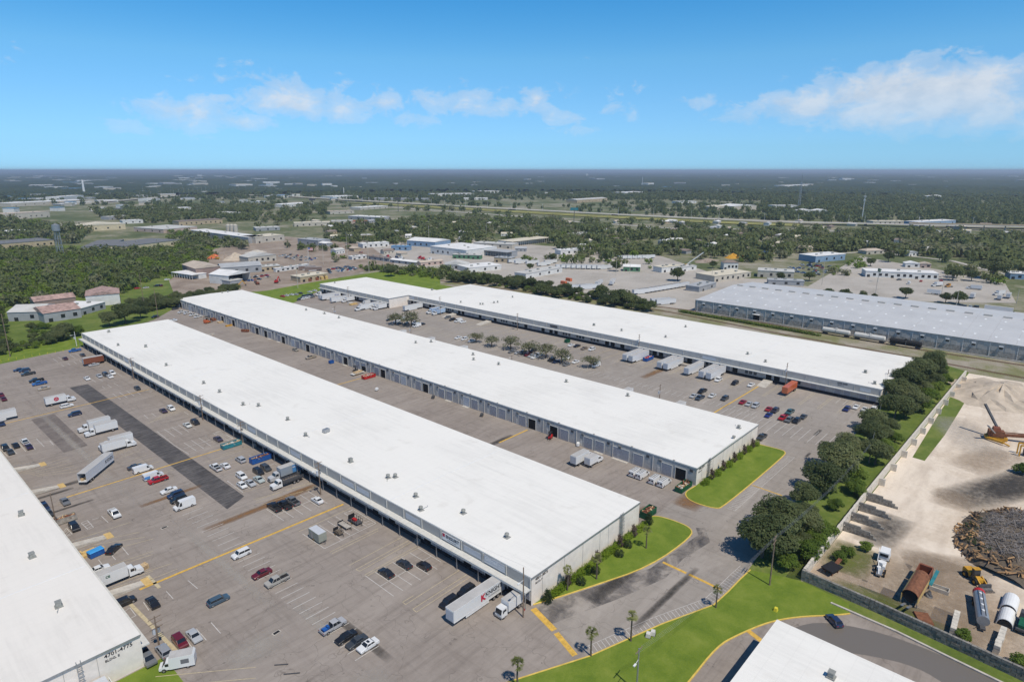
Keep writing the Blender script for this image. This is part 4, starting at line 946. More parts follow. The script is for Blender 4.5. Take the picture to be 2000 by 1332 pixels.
def place(kind, pos, hd, colour, label, cat, group=None, name=None, zc=None, body=None):
    """pos: photo pixel of the vehicle's middle, or an (x, y, 'w') world position"""
    parts, H = PROTO[kind]
    if len(pos) == 3 and pos[2] == 'w': q = Vector((pos[0], pos[1], 0))
    else: q = P(pos[0], pos[1], H*.45 if zc is None else zc); q.z = 0
    r = empty(name or {'car': 'parked_car'}.get(cat, cat.replace(' ', '_')), (q.x, q.y, .028), R(hd))
    mp_ = paint(colour); mb_ = paint(body) if body else mp_
    for nm, me, loc, pt in parts:
        o = ob(nm, me, r, loc)
        if pt: o.material_slots[0].link = 'OBJECT'; o.material_slots[0].material = mb_ if pt == 2 else mp_
    tag(r, label, cat, group); return r
WHT, SIL, GRY, BLK, DKB, RED, MAR, BLU, BEI, DKG = (.72, .72, .71), (.42, .43, .44), (.16, .165, .17), (.016, .016, .018), (.02, .035, .085), (.45, .012, .02), (.13, .012, .02), (.03, .13, .4), (.42, .36, .28), (.05, .055, .06)
GA, GB, GD, GV = 'cars in the main car park', 'cars in the lot by the near docks', 'cars in the lot beside the far warehouse', 'trucks of the estate'
V = place
# --- main car park, far end to near end
V('pickup', (146, 684), 180, BLU, 'blue pickup truck beside the grass verge at the far corner of the dock warehouse', 'pickup', GA)
V('sedan', (127, 700), 90, (.07, .03, .04), 'dark maroon car alone among empty stalls near the grass verge', 'car', GA)
V('sedan', (161, 693), 90, DKG, 'dark car between the blue pickup and the brown trailer', 'car', GA)
V('short_trailer', (182, 705), 180, (.22, .07, .035), 'rusty brown box trailer near the far end of the docks', 'trailer', GV, body=(.22, .07, .035))
V('sedan', (172, 701), 180, BEI, 'pale car mostly hidden behind the brown trailer', 'car', GA)
V('sedan', (183, 712), 180, SIL, 'silver car parked in front of the brown trailer', 'car', GA)
V('suv', (202, 703), 0, BLK, 'black car under the canopy beside the brown trailer', 'car', GA)
V('sedan', (37, 722), 180, DKB, 'dark blue sedan, rearmost of the three dark cars in the open lot', 'car', GA)
V('suv', (48, 723), 180, DKB, 'dark blue SUV in the middle of the three dark cars in the open lot', 'car', GA)
V('pickup', (55, 729), 180, DKG, 'charcoal pickup in front of the dark blue SUV', 'pickup', GA)
V('pickup', (71, 742), 180, BLK, 'black pickup beside the bright blue pickup in the open lot', 'pickup', GA)
V('pickup', (77, 748), 180, BLU, 'bright blue pickup between the black pickup and the beige car', 'pickup', GA)
V('sedan', (86, 758), 180, BEI, 'beige sedan beside the bright blue pickup', 'car', GA)
V('sedan', (170, 739), -90, WHT, 'white sedan standing apart before the row of five by the docks', 'car', GA)
V('sedan', (194, 734), -90, SIL, 'silver sedan, second of the row by the docks', 'car', GA)
V('suv', (206, 731), -90, DKG, 'dark SUV behind the white cars by the docks', 'car', GA)
V('sedan', (215, 735), -90, WHT, 'white sedan in front of the dark SUV by the docks', 'car', GA)
V('suv', (219, 728), -90, WHT, 'white SUV nearest the docks in its row', 'car', GA)
V('sedan', (2, 771), -90, MAR, 'maroon sedan cut by the picture edge, farther of two', 'car', GA)
V('sedan', (7, 779), -90, (.1, .012, .02), 'dark maroon sedan nearer of the two by the picture edge', 'car', GA)
V('trailer', (36.4, 309.4, 'w'), 0, WHT, 'white semi trailer cut off by the picture edge', 'trailer', GV)
V('sedan', (3, 827), -90, DKB, 'navy car below the white trailer at the picture edge', 'car', GA)
t_ = V('box_truck', (61, 315.4, 'w'), 0, WHT, 'white box truck with a round red logo on its side', 'truck', GV)
lettering('O', 2.2, M_inkr, t_, (-1.6, -1.28, 2.55), '-y', .12, 'logo'); lettering('V', 1.0, M_inkr, t_, (-1.6, -1.285, 2.5), '-y', .06, 'logo')
V('wagon', (130, 792), 0, WHT, 'white estate car beside the red-logo box truck', 'car', GA)
V('suv', (146, 808), 180, DKB, 'dark blue SUV just past the thin yellow line', 'car', GA)
V('box_truck', (184, 831), 180, WHT, 'white box truck farther of the two with cabs facing away from the docks', 'truck', GV)
V('box_truck', (197, 839), 180, WHT, 'white box truck nearer of the two with cabs facing away from the docks', 'truck', GV)
V('box_truck', (226, 864), 180, WHT, 'white box truck hidden behind another, only cab corner and roof showing', 'truck', GV)
V('box_truck', (232, 870), 0, WHT, 'long white box truck beside the dark sealed strip, cab towards it', 'truck', GV)
V('suv', (10, 874), -90, BLK, 'black SUV, farther of the close pair beside the cream roof', 'car', GA)
V('sedan', (20, 882), -90, DKG, 'charcoal sedan, nearer of the close pair beside the cream roof', 'car', GA)
V('sedan', (30.5, 869.5), -90, BLK, 'black sedan alone in its stall between the two close pairs', 'car', GA)
V('pickup', (49, 863), 90, WHT, 'white car with dark rear behind the purple sedan', 'car', GA)
V('sedan', (56.5, 872), -90, (.035, .02, .05), 'dark purple sedan in front of a white car', 'car', GA)
t_ = V('open_trailer', (50.5, 229.4, 'w'), 46, (.62, .63, .65), 'white semi trailer parked askew with its rear doors open', 'trailer', GV)
lettering('RYDEX', 1.5, M_inkg, t_, (5.2, -1.33, 2.6), '-y', .05)
V('van', (279, 915), 0, WHT, 'white passenger van touching the yellow line, dark car behind it', 'van', GA)
V('sedan', (264, 911), 0, DKG, 'dark car mostly hidden behind the white passenger van', 'car', GA)
t_ = V('van', (299, 928), 0, WHT, 'white van with a blue painted rear beside the red pickup', 'van', GA)
for s in (-1, 1): MB().box(-2.9, s*1.03-.01, .7, -1.2, s*1.03+.01, 1.55).build('blue_panel', simple('blue_decal', (.10, .28, .6), .4, var=.2), t_)
V('pickup', (308.5, 936), 180, RED, 'bright red pickup beside the blue-and-white van', 'pickup', GA)
V('sedan', (329.5, 957), 180, WHT, 'white sedan between the red pickup and the navy SUV', 'car', GA)
V('suv', (343, 965), 180, DKB, 'navy SUV in the middle of the lot next to a black one', 'car', GA)
V('suv', (349, 974), 180, BLK, 'black SUV between the navy SUV and the tall white van', 'car', GA)
V('high_van', (360, 984), 180, WHT, 'tall white delivery van next to the black SUV', 'van', GA)
V('sedan', (127, 979), -90, GRY, 'grey car beside the wooden pole near the cream roof', 'car', GA)
V('pickup', (85, 988), -90, DKB, 'navy pickup tight against the cream-roofed warehouse', 'pickup', GA)
V('hatch', (95, 1002), -90, DKG, 'dark car half hidden by the cream roof edge', 'car', GA)
V('pickup', (223, 1001.5), -90, WHT, 'white pickup with a black bed facing the camera', 'pickup', GA)
V('suv', (145, 1028), -90, BLK, 'black SUV between two white hatched areas', 'car', GA)
V('sedan', (222, 1071), 40, BLK, 'black car parked at an angle by the blue bin', 'car', GA)
V('sedan', (193, 1111), 0, WHT, 'white car squeezed beside the docked box truck', 'car', GA)
t_ = V('box_truck', (230, 1124), 0, WHT, 'white box truck backed up to the cream-roofed warehouse', 'truck', GV)
lettering('CE', .8, M_green, t_, (-2.3, -1.28, 2.9), '-y', .03, 'logo')
V('suv', (243, 1174), 0, BLK, 'black SUV backed in by the pale kerb strip', 'car', GA)
V('sedan', (298, 1176), -90, BLK, 'black sedan on its own below the thick yellow line', 'car', GA)
V('wagon', (426, 1171), 0, (.06, .10, .14), 'slate blue estate car in the open aisle', 'car', GA)
V('suv', (471, 1080), 180, WHT, 'white SUV on the end of the thick yellow line', 'car', GA)
V('suv', (351, 1251), -90, MAR, 'maroon SUV beside the silver sedan near the utility pole', 'car', GA)
V('sedan', (379, 1241), -90, SIL, 'silver sedan beside the maroon SUV', 'car', GA)
V('suv', (319, 1270), 90, (.28, .29, .31), 'grey SUV at the foot of the utility pole', 'car', GA)
V('pickup', (287, 1283), -90, GRY, 'grey pickup tucked against the numbered end wall', 'pickup', GA)
V('step_van', (34.5, 121.6, 'w'), 150, WHT, 'white cutaway box van with pictures on its side', 'truck', GV)
V('sedan', (511.5, 1119), 180, MAR, 'dark red sedan next to the silver pickup in the middle row', 'car', GB)
V('pickup', (541, 1132), 180, (.40, .38, .34), 'champagne pickup next to the dark red sedan', 'pickup', GB)
t_ = V('pickup', (650, 1221), 0, (.42, .42, .43), 'silver pickup with blue goods in its bed', 'pickup', GB)
MB().box(-2.5, -.6, .72, -1.5, .5, 1.2).box(-1.4, -.3, .72, -.9, .6, 1.35).build('bed_load', M_blue, t_)
V('sedan', (676, 1243), 180, BLK, 'black sedan beside the dark grey coupe', 'car', GB)
V('sedan', (697, 1252), 180, DKG, 'dark grey coupe between the black and the white sedans', 'car', GB)
t_ = V('sedan', (718.5, 1259), 180, WHT, 'white sedan with a dark sunroof at the end of the row', 'car', GB)
MB().box(-.35, -.42, 1.452, .2, .42, 1.462).build('sunroof', M_glass, t_)
V('sedan', (426, 857), -90, (.06, .05, .075), 'dark plum car beside the hatched bay and teal skip', 'car', GA)
V('sedan', (303/1.0, 803), 90, BLK, 'black sedan beside the white pickup in the middle stalls', 'car', GA) if 0 else None
V('sedan', (319, 802), -90, (.05, .03, .05), 'dark sedan left of a white SUV by the far docks', 'car', GA)
V('suv', (334, 797), -90, WHT, 'white SUV next to a dark sedan by the far docks', 'car', GA)
V('suv', (381, 824), -90, BLK, 'black SUV next to the hatched bay halfway along the docks', 'car', GA)
V('sedan', (366, 830), -90, (.62, .62, .58), 'pearl white sedan beside the black SUV halfway along the docks', 'car', GA)
V('hatch', (268, 758), -90, DKG, 'dark hatchback on the thin yellow line near the far docks', 'car', GA)
V('suv', (470, 897), 90, SIL, 'silver SUV beside the blue skip', 'car', GA)
V('pickup', (421.6, 912), 90, WHT, 'white pickup with a dark bed cover beside the sealed strip', 'pickup', GA)
V('sedan', (440, 909), 90, WHT, 'white sedan beside the pickup with the dark bed cover', 'car', GA)
V('suv', (504.5, 920), -90, BLK, 'black SUV left of the charcoal one near the mural truck', 'car', GA)
V('suv', (519, 913), -90, DKG, 'charcoal SUV near the hatched bay and the mural truck', 'car', GA)
V('suv', (471.5, 929), -90, WHT, 'white SUV behind the white hatchback', 'car', GA)
V('hatch', (472.6, 947), -90, WHT, 'white hatchback nearest the sealed strip', 'car', GA)
V('sedan', (489, 943), -90, SIL, 'silver sedan between the white hatchback and the pale green car', 'car', GA)
V('sedan', (505.7, 936), -90, (.42, .47, .45), 'pale green sedan in the row before the stake truck', 'car', GA)
t_ = V('box_truck', (556, 923), 180, (.5, .5, .5), 'grey box truck with a blue mural backed up to the docks', 'truck', GV, body=(.30, .34, .38))
for s in (-1, 1): MB().box(-5.3, s*1.27-.01, 1.15, -2.1, s*1.27+.01, 3.7).build('mural', simple('mural_blue', (.07, .22, .45), .4, var=.35, scale=1.2), t_)
lettering('SEA TO YOU', .55, M_white, t_, (-3.8, 1.30, 3.0), '-y', .02).rotation_euler = (R(90), 0, R(180))
V('stake_truck', (560, 940), 180, WHT, 'white-cab stake-bed truck with dark slatted sides', 'truck', GV)
V('pickup', (536, 989), 90, BLK, 'black pickup with red goods in its bed, leftmost of three', 'pickup', GB)
V('pickup', (556, 985), 90, BLK, 'black pickup with a covered bed, middle of three', 'pickup', GB)
V('pickup', (572, 977.5), 90, GRY, 'dark grey pickup nearest the docks of the three', 'pickup', GB)
V('sedan', (620, 976.5), 90, WHT, 'white sedan alone near the dock stairs', 'car', GB)
V('sedan', (754.5, 1118), 90, BLK, 'black sedan farthest from the docks of three black cars', 'car', GB)
V('sedan', (790, 1101), 90, (.03, .032, .035), 'black sedan in the middle of three black cars', 'car', GB)
V('hatch', (828.5, 1104), 90, BLK, 'black hatchback nearest the docks of three black cars', 'car', GB)
V('suv', (877, 1174), 180, BLK, 'black SUV half hidden by the front of the lettered trailer', 'car', GB)
V('suv', (911, 1152), 180, BLK, 'black SUV half hidden by the rear of the lettered trailer', 'car', GB)
t_ = V('trailer', (87.2, 90.2, 'w'), 180, WHT, 'white semi trailer lettered KNIGHT backed up to the nearest dock', 'trailer', GV)
def side_text(o, txt, size, mat, x, z, w, bold=.03, name='lettering'):
    """lettering on the +y side of a vehicle that heads towards -x"""
    l = lettering(txt, size, mat, o, (x, w+.03, z), '-y', bold, name); l.rotation_euler = (R(90), 0, R(180)); return l
side_text(t_, 'KNIGHT', 1.45, M_ink, -4.4, 3.0, 1.3); side_text(t_, 'TRANSPORTATION', .42, M_inkg, -4.4, 2.0, 1.3, .0); side_text(t_, 'K', 2.1, M_inkr, -.9, 2.7, 1.3, .12, 'emblem')
V('small_box_truck', (91.3, 83.9, 'w'), 180, WHT, 'small white cab-over box truck beside the lettered trailer', 'truck', GV)
# --- the alley
for k, (y, lab) in enumerate(((98.6, 'farthest'), (96.1, 'second farthest'), (91.3, 'second nearest'), (88.2, 'nearest'))):
    V('rack_van', (168.6, y, 'w'), 0, WHT, 'white work van with roof rack in the alley, %s of four' % lab, 'van', 'work vans by the roller doors')
V('box_truck', (164.8, 117.2, 'w'), 0, WHT, 'longer white box truck parked in the alley', 'truck', GV)
V('short_box_truck', (166.0, 113.3, 'w'), 0, WHT, 'shorter white box truck parked in the alley', 'truck', GV)
V('pickup', (607, 697), 180, BEI, 'tan pickup by the roller doors in the alley', 'pickup', GA)
V('hatch', (577, 683), -90, (.3, .28, .24), 'small drab car by an open roller door', 'car', GA)
for k, (px, py, lab) in enumerate(((355, 609, 'farthest'), (366, 611, 'second farthest'), (377.5, 614.5, 'second nearest'), (387, 618, 'nearest'))):
    V('pickup', (px, py), 200, WHT, 'white pickup at the far end of the alley, %s of four' % lab, 'pickup', 'white pickups at the far end of the alley')
V('sedan', (342, 603), 10, DKG, 'dark car at the far corner of the roller-door warehouse', 'car', GA)
V('sedan', (339, 625.5), 150, WHT, 'white car peeping over the roof edge at the far end of the alley', 'car', GA)
V('suv', (303, 618.5), 180, BLK, 'black SUV by the tall poles behind the long roof', 'car', GA)
# --- lot beside the far warehouse
for k, (px, py, c, w) in enumerate([(551.7, 578.5, RED, 'red'), (559.5, 577, WHT, 'white'), (569.5, 575.4, WHT, 'white'), (578, 575, SIL, 'silver'), (586.6, 572.6, DKG, 'dark'), (605, 570, WHT, 'white'), (614.5, 567.6, WHT, 'white')]):
    V('sedan', (px, py), 100, c, '%s car, %s of the row along the grass behind the far lot' % (w, ORD[k]), 'car', 'cars along the far grass')
for k, (px, py, c, w) in enumerate([(585, 584.5, DKG, 'dark'), (591, 583.4, WHT, 'white'), (597, 582, WHT, 'white'), (603, 581, WHT, 'white'), (609.5, 580, GRY, 'grey')]):
    V('suv', (px, py), 200, c, '%s car, %s of the tight row before the far white trailers' % (w, ORD[k]), 'car', GD)
for k, (px, py) in enumerate([(593, 578.6), (600, 577.3), (606.5, 576.6)]): V('suv', (px, py), 200, BLK, '%s black car in the back row before the far white trailers' % ORD[k], 'car', GD)
V('trailer', (265.8, 433.5, 'w'), 180, WHT, 'white trailer with blue rear lettering, farther of the pair at the short warehouse', 'trailer', GV)
t_ = V('trailer', (265.3, 429.6, 'w'), 180, WHT, 'white trailer with blue emblem, nearer of the pair at the short warehouse', 'trailer', GV)
side_text(t_, 'POLAR', 1.2, M_inkb, -4.5, 2.9, 1.3)
V('trailer', (265.0, 416.5, 'w'), 180, WHT, 'white trailer half hidden by a box truck at the short warehouse', 'trailer', GV)
V('box_truck', (268.6, 411.5, 'w'), 180, WHT, 'white box truck beside the half hidden trailer', 'truck', GV)
V('tractor', (267, 449, 'w'), 180, WHT, 'white tractor unit at the far corner of the short warehouse', 'truck', GV)
V('short_box_truck', (269.5, 391, 'w'), 180, WHT, 'small white box truck by the pallets at the short warehouse', 'truck', GV)
V('trailer', (264.6, 378.8, 'w'), 180, WHT, 'white semi trailer hitched to a white tractor', 'trailer', GV)
V('tractor', (255.4, 378.8, 'w'), 180, WHT, 'white tractor unit hitched to a trailer before the pink end wall', 'truck', GV)
V('box_truck', (268.2, 375.2, 'w'), 180, WHT, 'white box truck, farther of two beside the pink end wall', 'truck', GV)
V('box_truck', (268.2, 371.4, 'w'), 180, WHT, 'white box truck, nearer of two beside the pink end wall', 'truck', GV)
V('trailer', (283.0, 352.5, 'w'), 180, WHT, 'white trailer in the notch behind the big lot tree', 'trailer', GV)
V('box_truck', (285.5, 333.8, 'w'), 180, WHT, 'pale blue box truck, farther of the pair at the far dock', 'truck', GV, body=(.42, .55, .72))
V('box_truck', (285.5, 328.0, 'w'), 180, WHT, 'pale blue box truck, nearer of the pair at the far dock', 'truck', GV, body=(.42, .55, .72))
for px, py, k, c, lab in [(760.5, 624.5, 'sedan', BLK, 'black car standing clear before the big lot tree'), (775, 628, 'sedan', WHT, 'white car under the edge of the big lot tree'), (785, 624, 'van', WHT, 'white van in the shade of the big lot tree'),
        (780, 632, 'sedan', DKG, 'dark car in the shade of the big lot tree, nearer'), (793, 633, 'suv', GRY, 'grey SUV in the shade of the big lot tree'), (811, 630, 'suv', WHT, 'white SUV behind the white van by the lot lamp'),
        (814, 635.5, 'van', WHT, 'white van in the sun beside the big lot tree'), (824, 633, 'sedan', BLK, 'black car behind the sunny white van'), (874.5, 619.6, 'suv', GRY, 'slate SUV farthest of four near the far docks'),
        (883.5, 624, 'suv', BLK, 'black SUV beside the slate one near the far docks'), (895, 626, 'van', WHT, 'white van in the group of four near the far docks'), (904, 628.5, 'sedan', WHT, 'white sedan nearest the dock stairs in its group of four'),
        (895, 659.5, 'sedan', WHT, 'white car, farthest of three before the row of young trees'), (907.6, 661.5, 'suv', WHT, 'white car, middle of three before the row of young trees'), (921, 665.5, 'sedan', WHT, 'white car, nearest of three before the row of young trees'),
        (999.6, 686.5, 'sedan', GRY, 'grey car under the third young tree'), (1011.6, 688.5, 'sedan', SIL, 'silver car under the lot trees, left of a grey one'), (1021, 688, 'suv', GRY, 'grey SUV under the fourth young tree'),
        (1031, 692.5, 'suv', MAR, 'maroon SUV under the lot trees'), (1038, 695, 'sedan', SIL, 'silver sedan beside the maroon SUV under the trees'), (1044, 697.5, 'sedan', WHT, 'white sedan beside the white pickup under the trees'),
        (1052, 693, 'pickup', WHT, 'white pickup under the lot trees'), (1042, 684, 'suv', BLK, 'black SUV in the deep shade of the fourth young tree'), (1077, 702, 'suv', BLK, 'black SUV under the spreading lot trees'), (1087, 706, 'sedan', DKB, 'navy car under the spreading lot trees'),
        (1106, 699, 'suv', WHT, 'white SUV under the last spreading tree'), (1106.5, 711.5, 'sedan', GRY, 'grey car in dappled shade at the end of the tree row'), (1124, 706.5, 'sedan', WHT, 'white sedan at the end of the tree row'),
        (1163.6, 712.5, 'van', WHT, 'white van beside the small lone lot tree'), (1115.5, 674, 'sedan', WHT, 'white car next to the black one near the green skip'), (1127, 675.5, 'sedan', BLK, 'black car between white and brown cars near the green skip'),
        (1141, 680, 'sedan', (.2, .16, .12), 'brown car near the concrete dock stairs'), (1156, 681.5, 'suv', WHT, 'white SUV beside the concrete dock stairs'),
        (1403, 741, 'suv', WHT, 'white SUV beside the last white trailer'), (1435.5, 747.5, 'suv', BLK, 'black SUV by the dock steps'), (1467, 751.5, 'sedan', WHT, 'white car at the head of the yellow line by the far dock'),
        (1372, 763, 'pickup', BLK, 'black pickup behind two cars in the far lot'), (1354.5, 773, 'sedan', SIL, 'silver car beside the steel-blue pickup in the far lot'), (1367, 776, 'pickup', (.05, .07, .1), 'steel-blue pickup in front of the black pickup'),
        (1391, 772.5, 'sedan', (.6, .6, .58), 'pale silver sedan between the pickups and the dark hatchback'), (1415.7, 777.5, 'suv', DKG, 'dark hatchback standing alone left of the yellow line'),
        (1450.5, 785, 'sedan', (.28, .012, .025), 'crimson sedan just past the yellow line in the far lot'), (1463, 788.5, 'sedan', SIL, 'silver sedan beside the crimson one'), (1475.7, 791.5, 'suv', SIL, 'silver SUV third after the yellow line'),
        (1501.5, 798.5, 'sedan', (.3, .02, .02), 'dark red sedan behind the royal blue car'), (1514, 801, 'suv', (.04, .03, .04), 'black SUV beside the dark red sedan'), (1501, 810.5, 'sedan', (.02, .03, .16), 'royal blue car in front of the dark red sedan'),
        (1543, 803.5, 'pickup', (.05, .12, .13), 'teal pickup behind the red pickup'), (1529.5, 814.5, 'pickup', RED, 'red pickup beside the grey one at the end of the far lot'), (1542, 818.5, 'pickup', GRY, 'grey pickup beside the red one in the far lot'),
        (1556, 821, 'suv', BLK, 'black SUV at the end of the row with the red pickup'), (1569, 813.5, 'sedan', DKG, 'charcoal car farthest out in the far lot'),
        (1654, 798, 'suv', (.02, .03, .12), 'blue SUV beside the concrete ramp'), (1672, 794.5, 'sedan', WHT, 'white car next to the blue SUV by the ramp'), (1689, 799, 'sedan', (.66, .66, .64), 'white car in the middle of three by the shady trees'), (1706, 799, 'suv', WHT, 'white SUV half under the trees at the warehouse corner'),
        (1488, 852.5, 'pickup', DKG, 'dark pickup behind the corner of the roller-door warehouse')]:
    V(k, (px, py), 180 if px < 1660 else 180, c, lab, {'pickup': 'pickup', 'van': 'van'}.get(k, 'car'), GD)
for y, lab in ((170.8, 'white trailer, farthest of the five backed up near the blue skip'), (167.2, 'white trailer right beside the blue skip'), (150.7, 'white trailer, third from the far end of the docked row'), (147.2, 'white trailer, fourth from the far end of the docked row'),
               (136.0, 'white trailer standing single between two docked pairs'), (128.3, 'white trailer, farther of the last docked pair'), (124.6, 'white trailer, nearer of the last docked pair')):
    V('trailer', (282.6, y, 'w'), 180, (.70, .71, .72), lab, 'trailer', 'white trailers at the far docks')
V('container_trailer', (283.6, 90.4, 'w'), 180, (.58, .15, .06), 'orange shipping container on a chassis at the far dock', 'container', GV, body=(.58, .15, .06))
for y, lab in ((139.2, 'white trailer roof showing over the middle of the roller-door warehouse'), (114.1, 'white trailer roof showing over the near end of the roller-door warehouse'), (270.2, 'white trailer end showing beyond the roller-door warehouse roof, farther'), (243.3, 'white trailer end showing beyond the roller-door warehouse roof, nearer'), (296, 'pale striped trailer roof beyond the roller-door warehouse')):
    V('short_trailer', (227.6, y+1.2, 'w'), 0, WHT, lab, 'trailer', 'trailers behind the roller-door warehouse')
V('hatch', (1630, 1211), 50, DKB, 'dark blue car in the puddled lane at the yellow kerb', 'car', GB)
# ================================================================ the town beyond
FOOT = []      # footprints kept clear of scattered trees: centre, half axes, axes
def keep(c, u, hu, hv): FOOT.append((c.x, c.y, u.x, u.y, hu, hv))
WALLS = {k: simple('wall_'+k, c, .85, var=.12, scale=.3) for k, c in dict(white=(.66, .65, .62), cream=(.58, .50, .34), tan=(.45, .36, .24), grey=(.33, .34, .35), blue=(.22, .32, .44), pink=(.52, .40, .34), green=(.10, .22, .13), rust=(.30, .22, .19), beige=(.5, .46, .39)).items()}
ROOFM = {k: simple('roof_'+k, c, .8, var=.12, scale=.12) for k, c in dict(white=(.72, .71, .69), cream=(.62, .56, .44), grey=(.38, .39, .40), dark=(.17, .17, .175), pale=(.52, .51, .48), brown=(.24, .19, .16), red=(.42, .13, .08), blue=(.14, .3, .5), tan=(.5, .42, .34)).items()}
ROOFM['rust'] = M_rusty
def bld(pl, pr, depth, h, wall, roof, label, kind='flat', name='building', win=0, cat='building', openfront=False):
    """building whose front foot runs between two surveyed points, with its depth going away from the camera"""
    a, b = P(*pl), P(*pr); u = (b-a); L = u.length; u.normalize(); v = Vector((-u.y, u.x, 0))
    if v.dot(Vector((FW.x, FW.y, 0))) < 0: v = -v
    r = empty(name, a, math.atan2(u.y, u.x)); s = 1 if v.dot(Vector((-u.y, u.x, 0))) > 0 else -1
    D = depth*s; y0, y1 = min(0, D), max(0, D)
    keep(a+u*L/2+v*depth/2, u, L/2+2, depth/2+2)
    if openfront:
        m = MB().box(0, y0+.2, 0, .25, y1, h).box(L-.25, y0+.2, 0, L, y1, h).box(.25, y1-.3, 0, L-.25, y1, h)
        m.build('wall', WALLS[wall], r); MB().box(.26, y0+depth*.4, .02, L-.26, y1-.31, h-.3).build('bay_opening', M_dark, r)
    elif kind == 'posts':
        m = MB()
        for k in range(int(L/4)+1):
            m.box(min(k*4, L-.3), y0, 0, min(k*4, L-.3)+.3, y0+.3, h); m.box(min(k*4, L-.3), y1-.3, 0, min(k*4, L-.3)+.3, y1, h)
        m.box(0, y0+depth*.45, 0, L, y1-.4, h-.05); m.build('wall', WALLS[wall], r)
    else: MB().box(0, y0, 0, L, y1, h).build('wall', WALLS[wall], r)
    if kind in ('flat', 'posts'): MB().box(-.3, y0-.3, h+.003, L+.3, y1+.3, h+.4).build('roof', ROOFM[roof], r)
    elif kind == 'gable':
        rh = min(depth*.16, 3.0)
        MB().add([(-.4, y0-.4, h), (L+.4, y0-.4, h), (L+.4, y1+.4, h), (-.4, y1+.4, h), (-.4, (y0+y1)/2, h+rh), (L+.4, (y0+y1)/2, h+rh)], [(0, 1, 5, 4), (2, 3, 4, 5), (0, 4, 3), (1, 2, 5), (0, 3, 2, 1)]).build('roof', ROOFM[roof], r)
    elif kind == 'gable_front':
        rh = min(L*.13, 3.2)
        MB().add([(-.4, y0-.4, h), (L+.4, y0-.4, h), (L+.4, y1+.4, h), (-.4, y1+.4, h), (L/2, y0-.4, h+rh), (L/2, y1+.4, h+rh)], [(0, 4, 5, 3), (4, 1, 2, 5), (0, 1, 4), (2, 3, 5), (0, 3, 2, 1)]).build('roof', ROOFM[roof], r)
    elif kind == 'hip':
        rh = 2.2; q = min(L, depth)*.4
        MB().add([(-.5, y0-.5, h), (L+.5, y0-.5, h), (L+.5, y1+.5, h), (-.5, y1+.5, h), (q, (y0+y1)/2, h+rh), (L-q, (y0+y1)/2, h+rh)], [(0, 1, 5, 4), (2, 3, 4, 5), (3, 0, 4), (1, 2, 5), (0, 3, 2, 1)]).build('roof', ROOFM[roof], r)
    yf = 0.0
    for k in range(win):
        x = L*(k+.5)/win; w = min(2.4, L/win*.55)
        ob('window' if k % 4 else 'door', box_mesh('window', round(w, 2), .12, round(min(2.4, h*.45), 2), 'tinted_glass'), r, (x, yf-.03*s, h*.28 if k % 4 else .05))
    if kind == 'flat' and L > 14:
        for k in range(3): ob('roof_unit', box_mesh('roof_unit', 2.2, 1.8, 1.1, 'vent_grey'), r, (L*(.22+.27*k), D*(.35+.2*(k % 2)), h+.4))
    tag(r, label, cat); return r
B_ = bld
# overgrown corner: the rusting works
B_((17, 628), (80, 626), 24, 6.0, 'grey', 'pale', 'pale grey gabled shed at the left end of the rusting works', 'gable', 'factory_shed', 2)
B_((88, 631), (160, 620), 24, 6.2, 'grey', 'rust', 'grey-walled shed with a rust red gable roof in the rusting works', 'gable', 'factory_shed', 3)
B_((158, 617), (207, 603), 22, 4.8, 'grey', 'white', 'low white-roofed middle bay of the rusting works', 'flat', 'factory_shed', 3)
B_((170, 600), (236, 594), 26, 8.0, 'white', 'rust', 'tall pinkish rust-streaked shed behind the rusting works', 'gable_front', 'factory_shed')
B_((70, 606), (150, 596), 16, 6.0, 'rust', 'rust', 'long rust-roofed shed behind the grey-walled one', 'gable', 'factory_shed')
# scrap yard
B_((384, 543), (432, 538), 40, 8.5, 'rust', 'tan', 'large rusty tan shed at the edge of the scrap yard', 'gable_front', 'scrap_shed')
B_((336, 541), (376, 547), 14, 4.2, 'white', 'white', 'small white open canopy beside the rusty tan shed', 'posts', 'canopy_shed')
B_((418, 553), (450, 558), 12, 3.8, 'grey', 'pale', 'low grey lean-to beside the white open-fronted shed', 'flat', 'scrap_shed')
B_((448, 557), (490, 549), 24, 8.0, 'white', 'white', 'white shed with a dark open front in the scrap yard', 'gable_front', 'scrap_shed', openfront=True)
B_((433, 537), (512, 531), 22, 6.5, 'grey', 'grey', 'long pale grey shed in the middle of the scrap yard', 'gable', 'scrap_shed', 4)
B_((509, 531), (548, 528), 14, 4.5, 'tan', 'pale', 'low tan annex with shutters at the end of the long grey shed', 'flat', 'scrap_shed', 4)
B_((486, 515), (540, 509), 20, 6.5, 'beige', 'pale', 'beige gabled workshop with small windows above the scrap yard', 'gable_front', 'workshop', 5)
B_((539, 532), (603, 523), 4, 3.4, 'white', 'white', 'long white office trailer row in the scrap yard', 'flat', 'office_trailer', 7)
B_((587, 552), (641, 544), 15, 4.6, 'tan', 'cream', 'cream-roofed shed with open bays near the grass', 'flat', 'scrap_shed', 4)
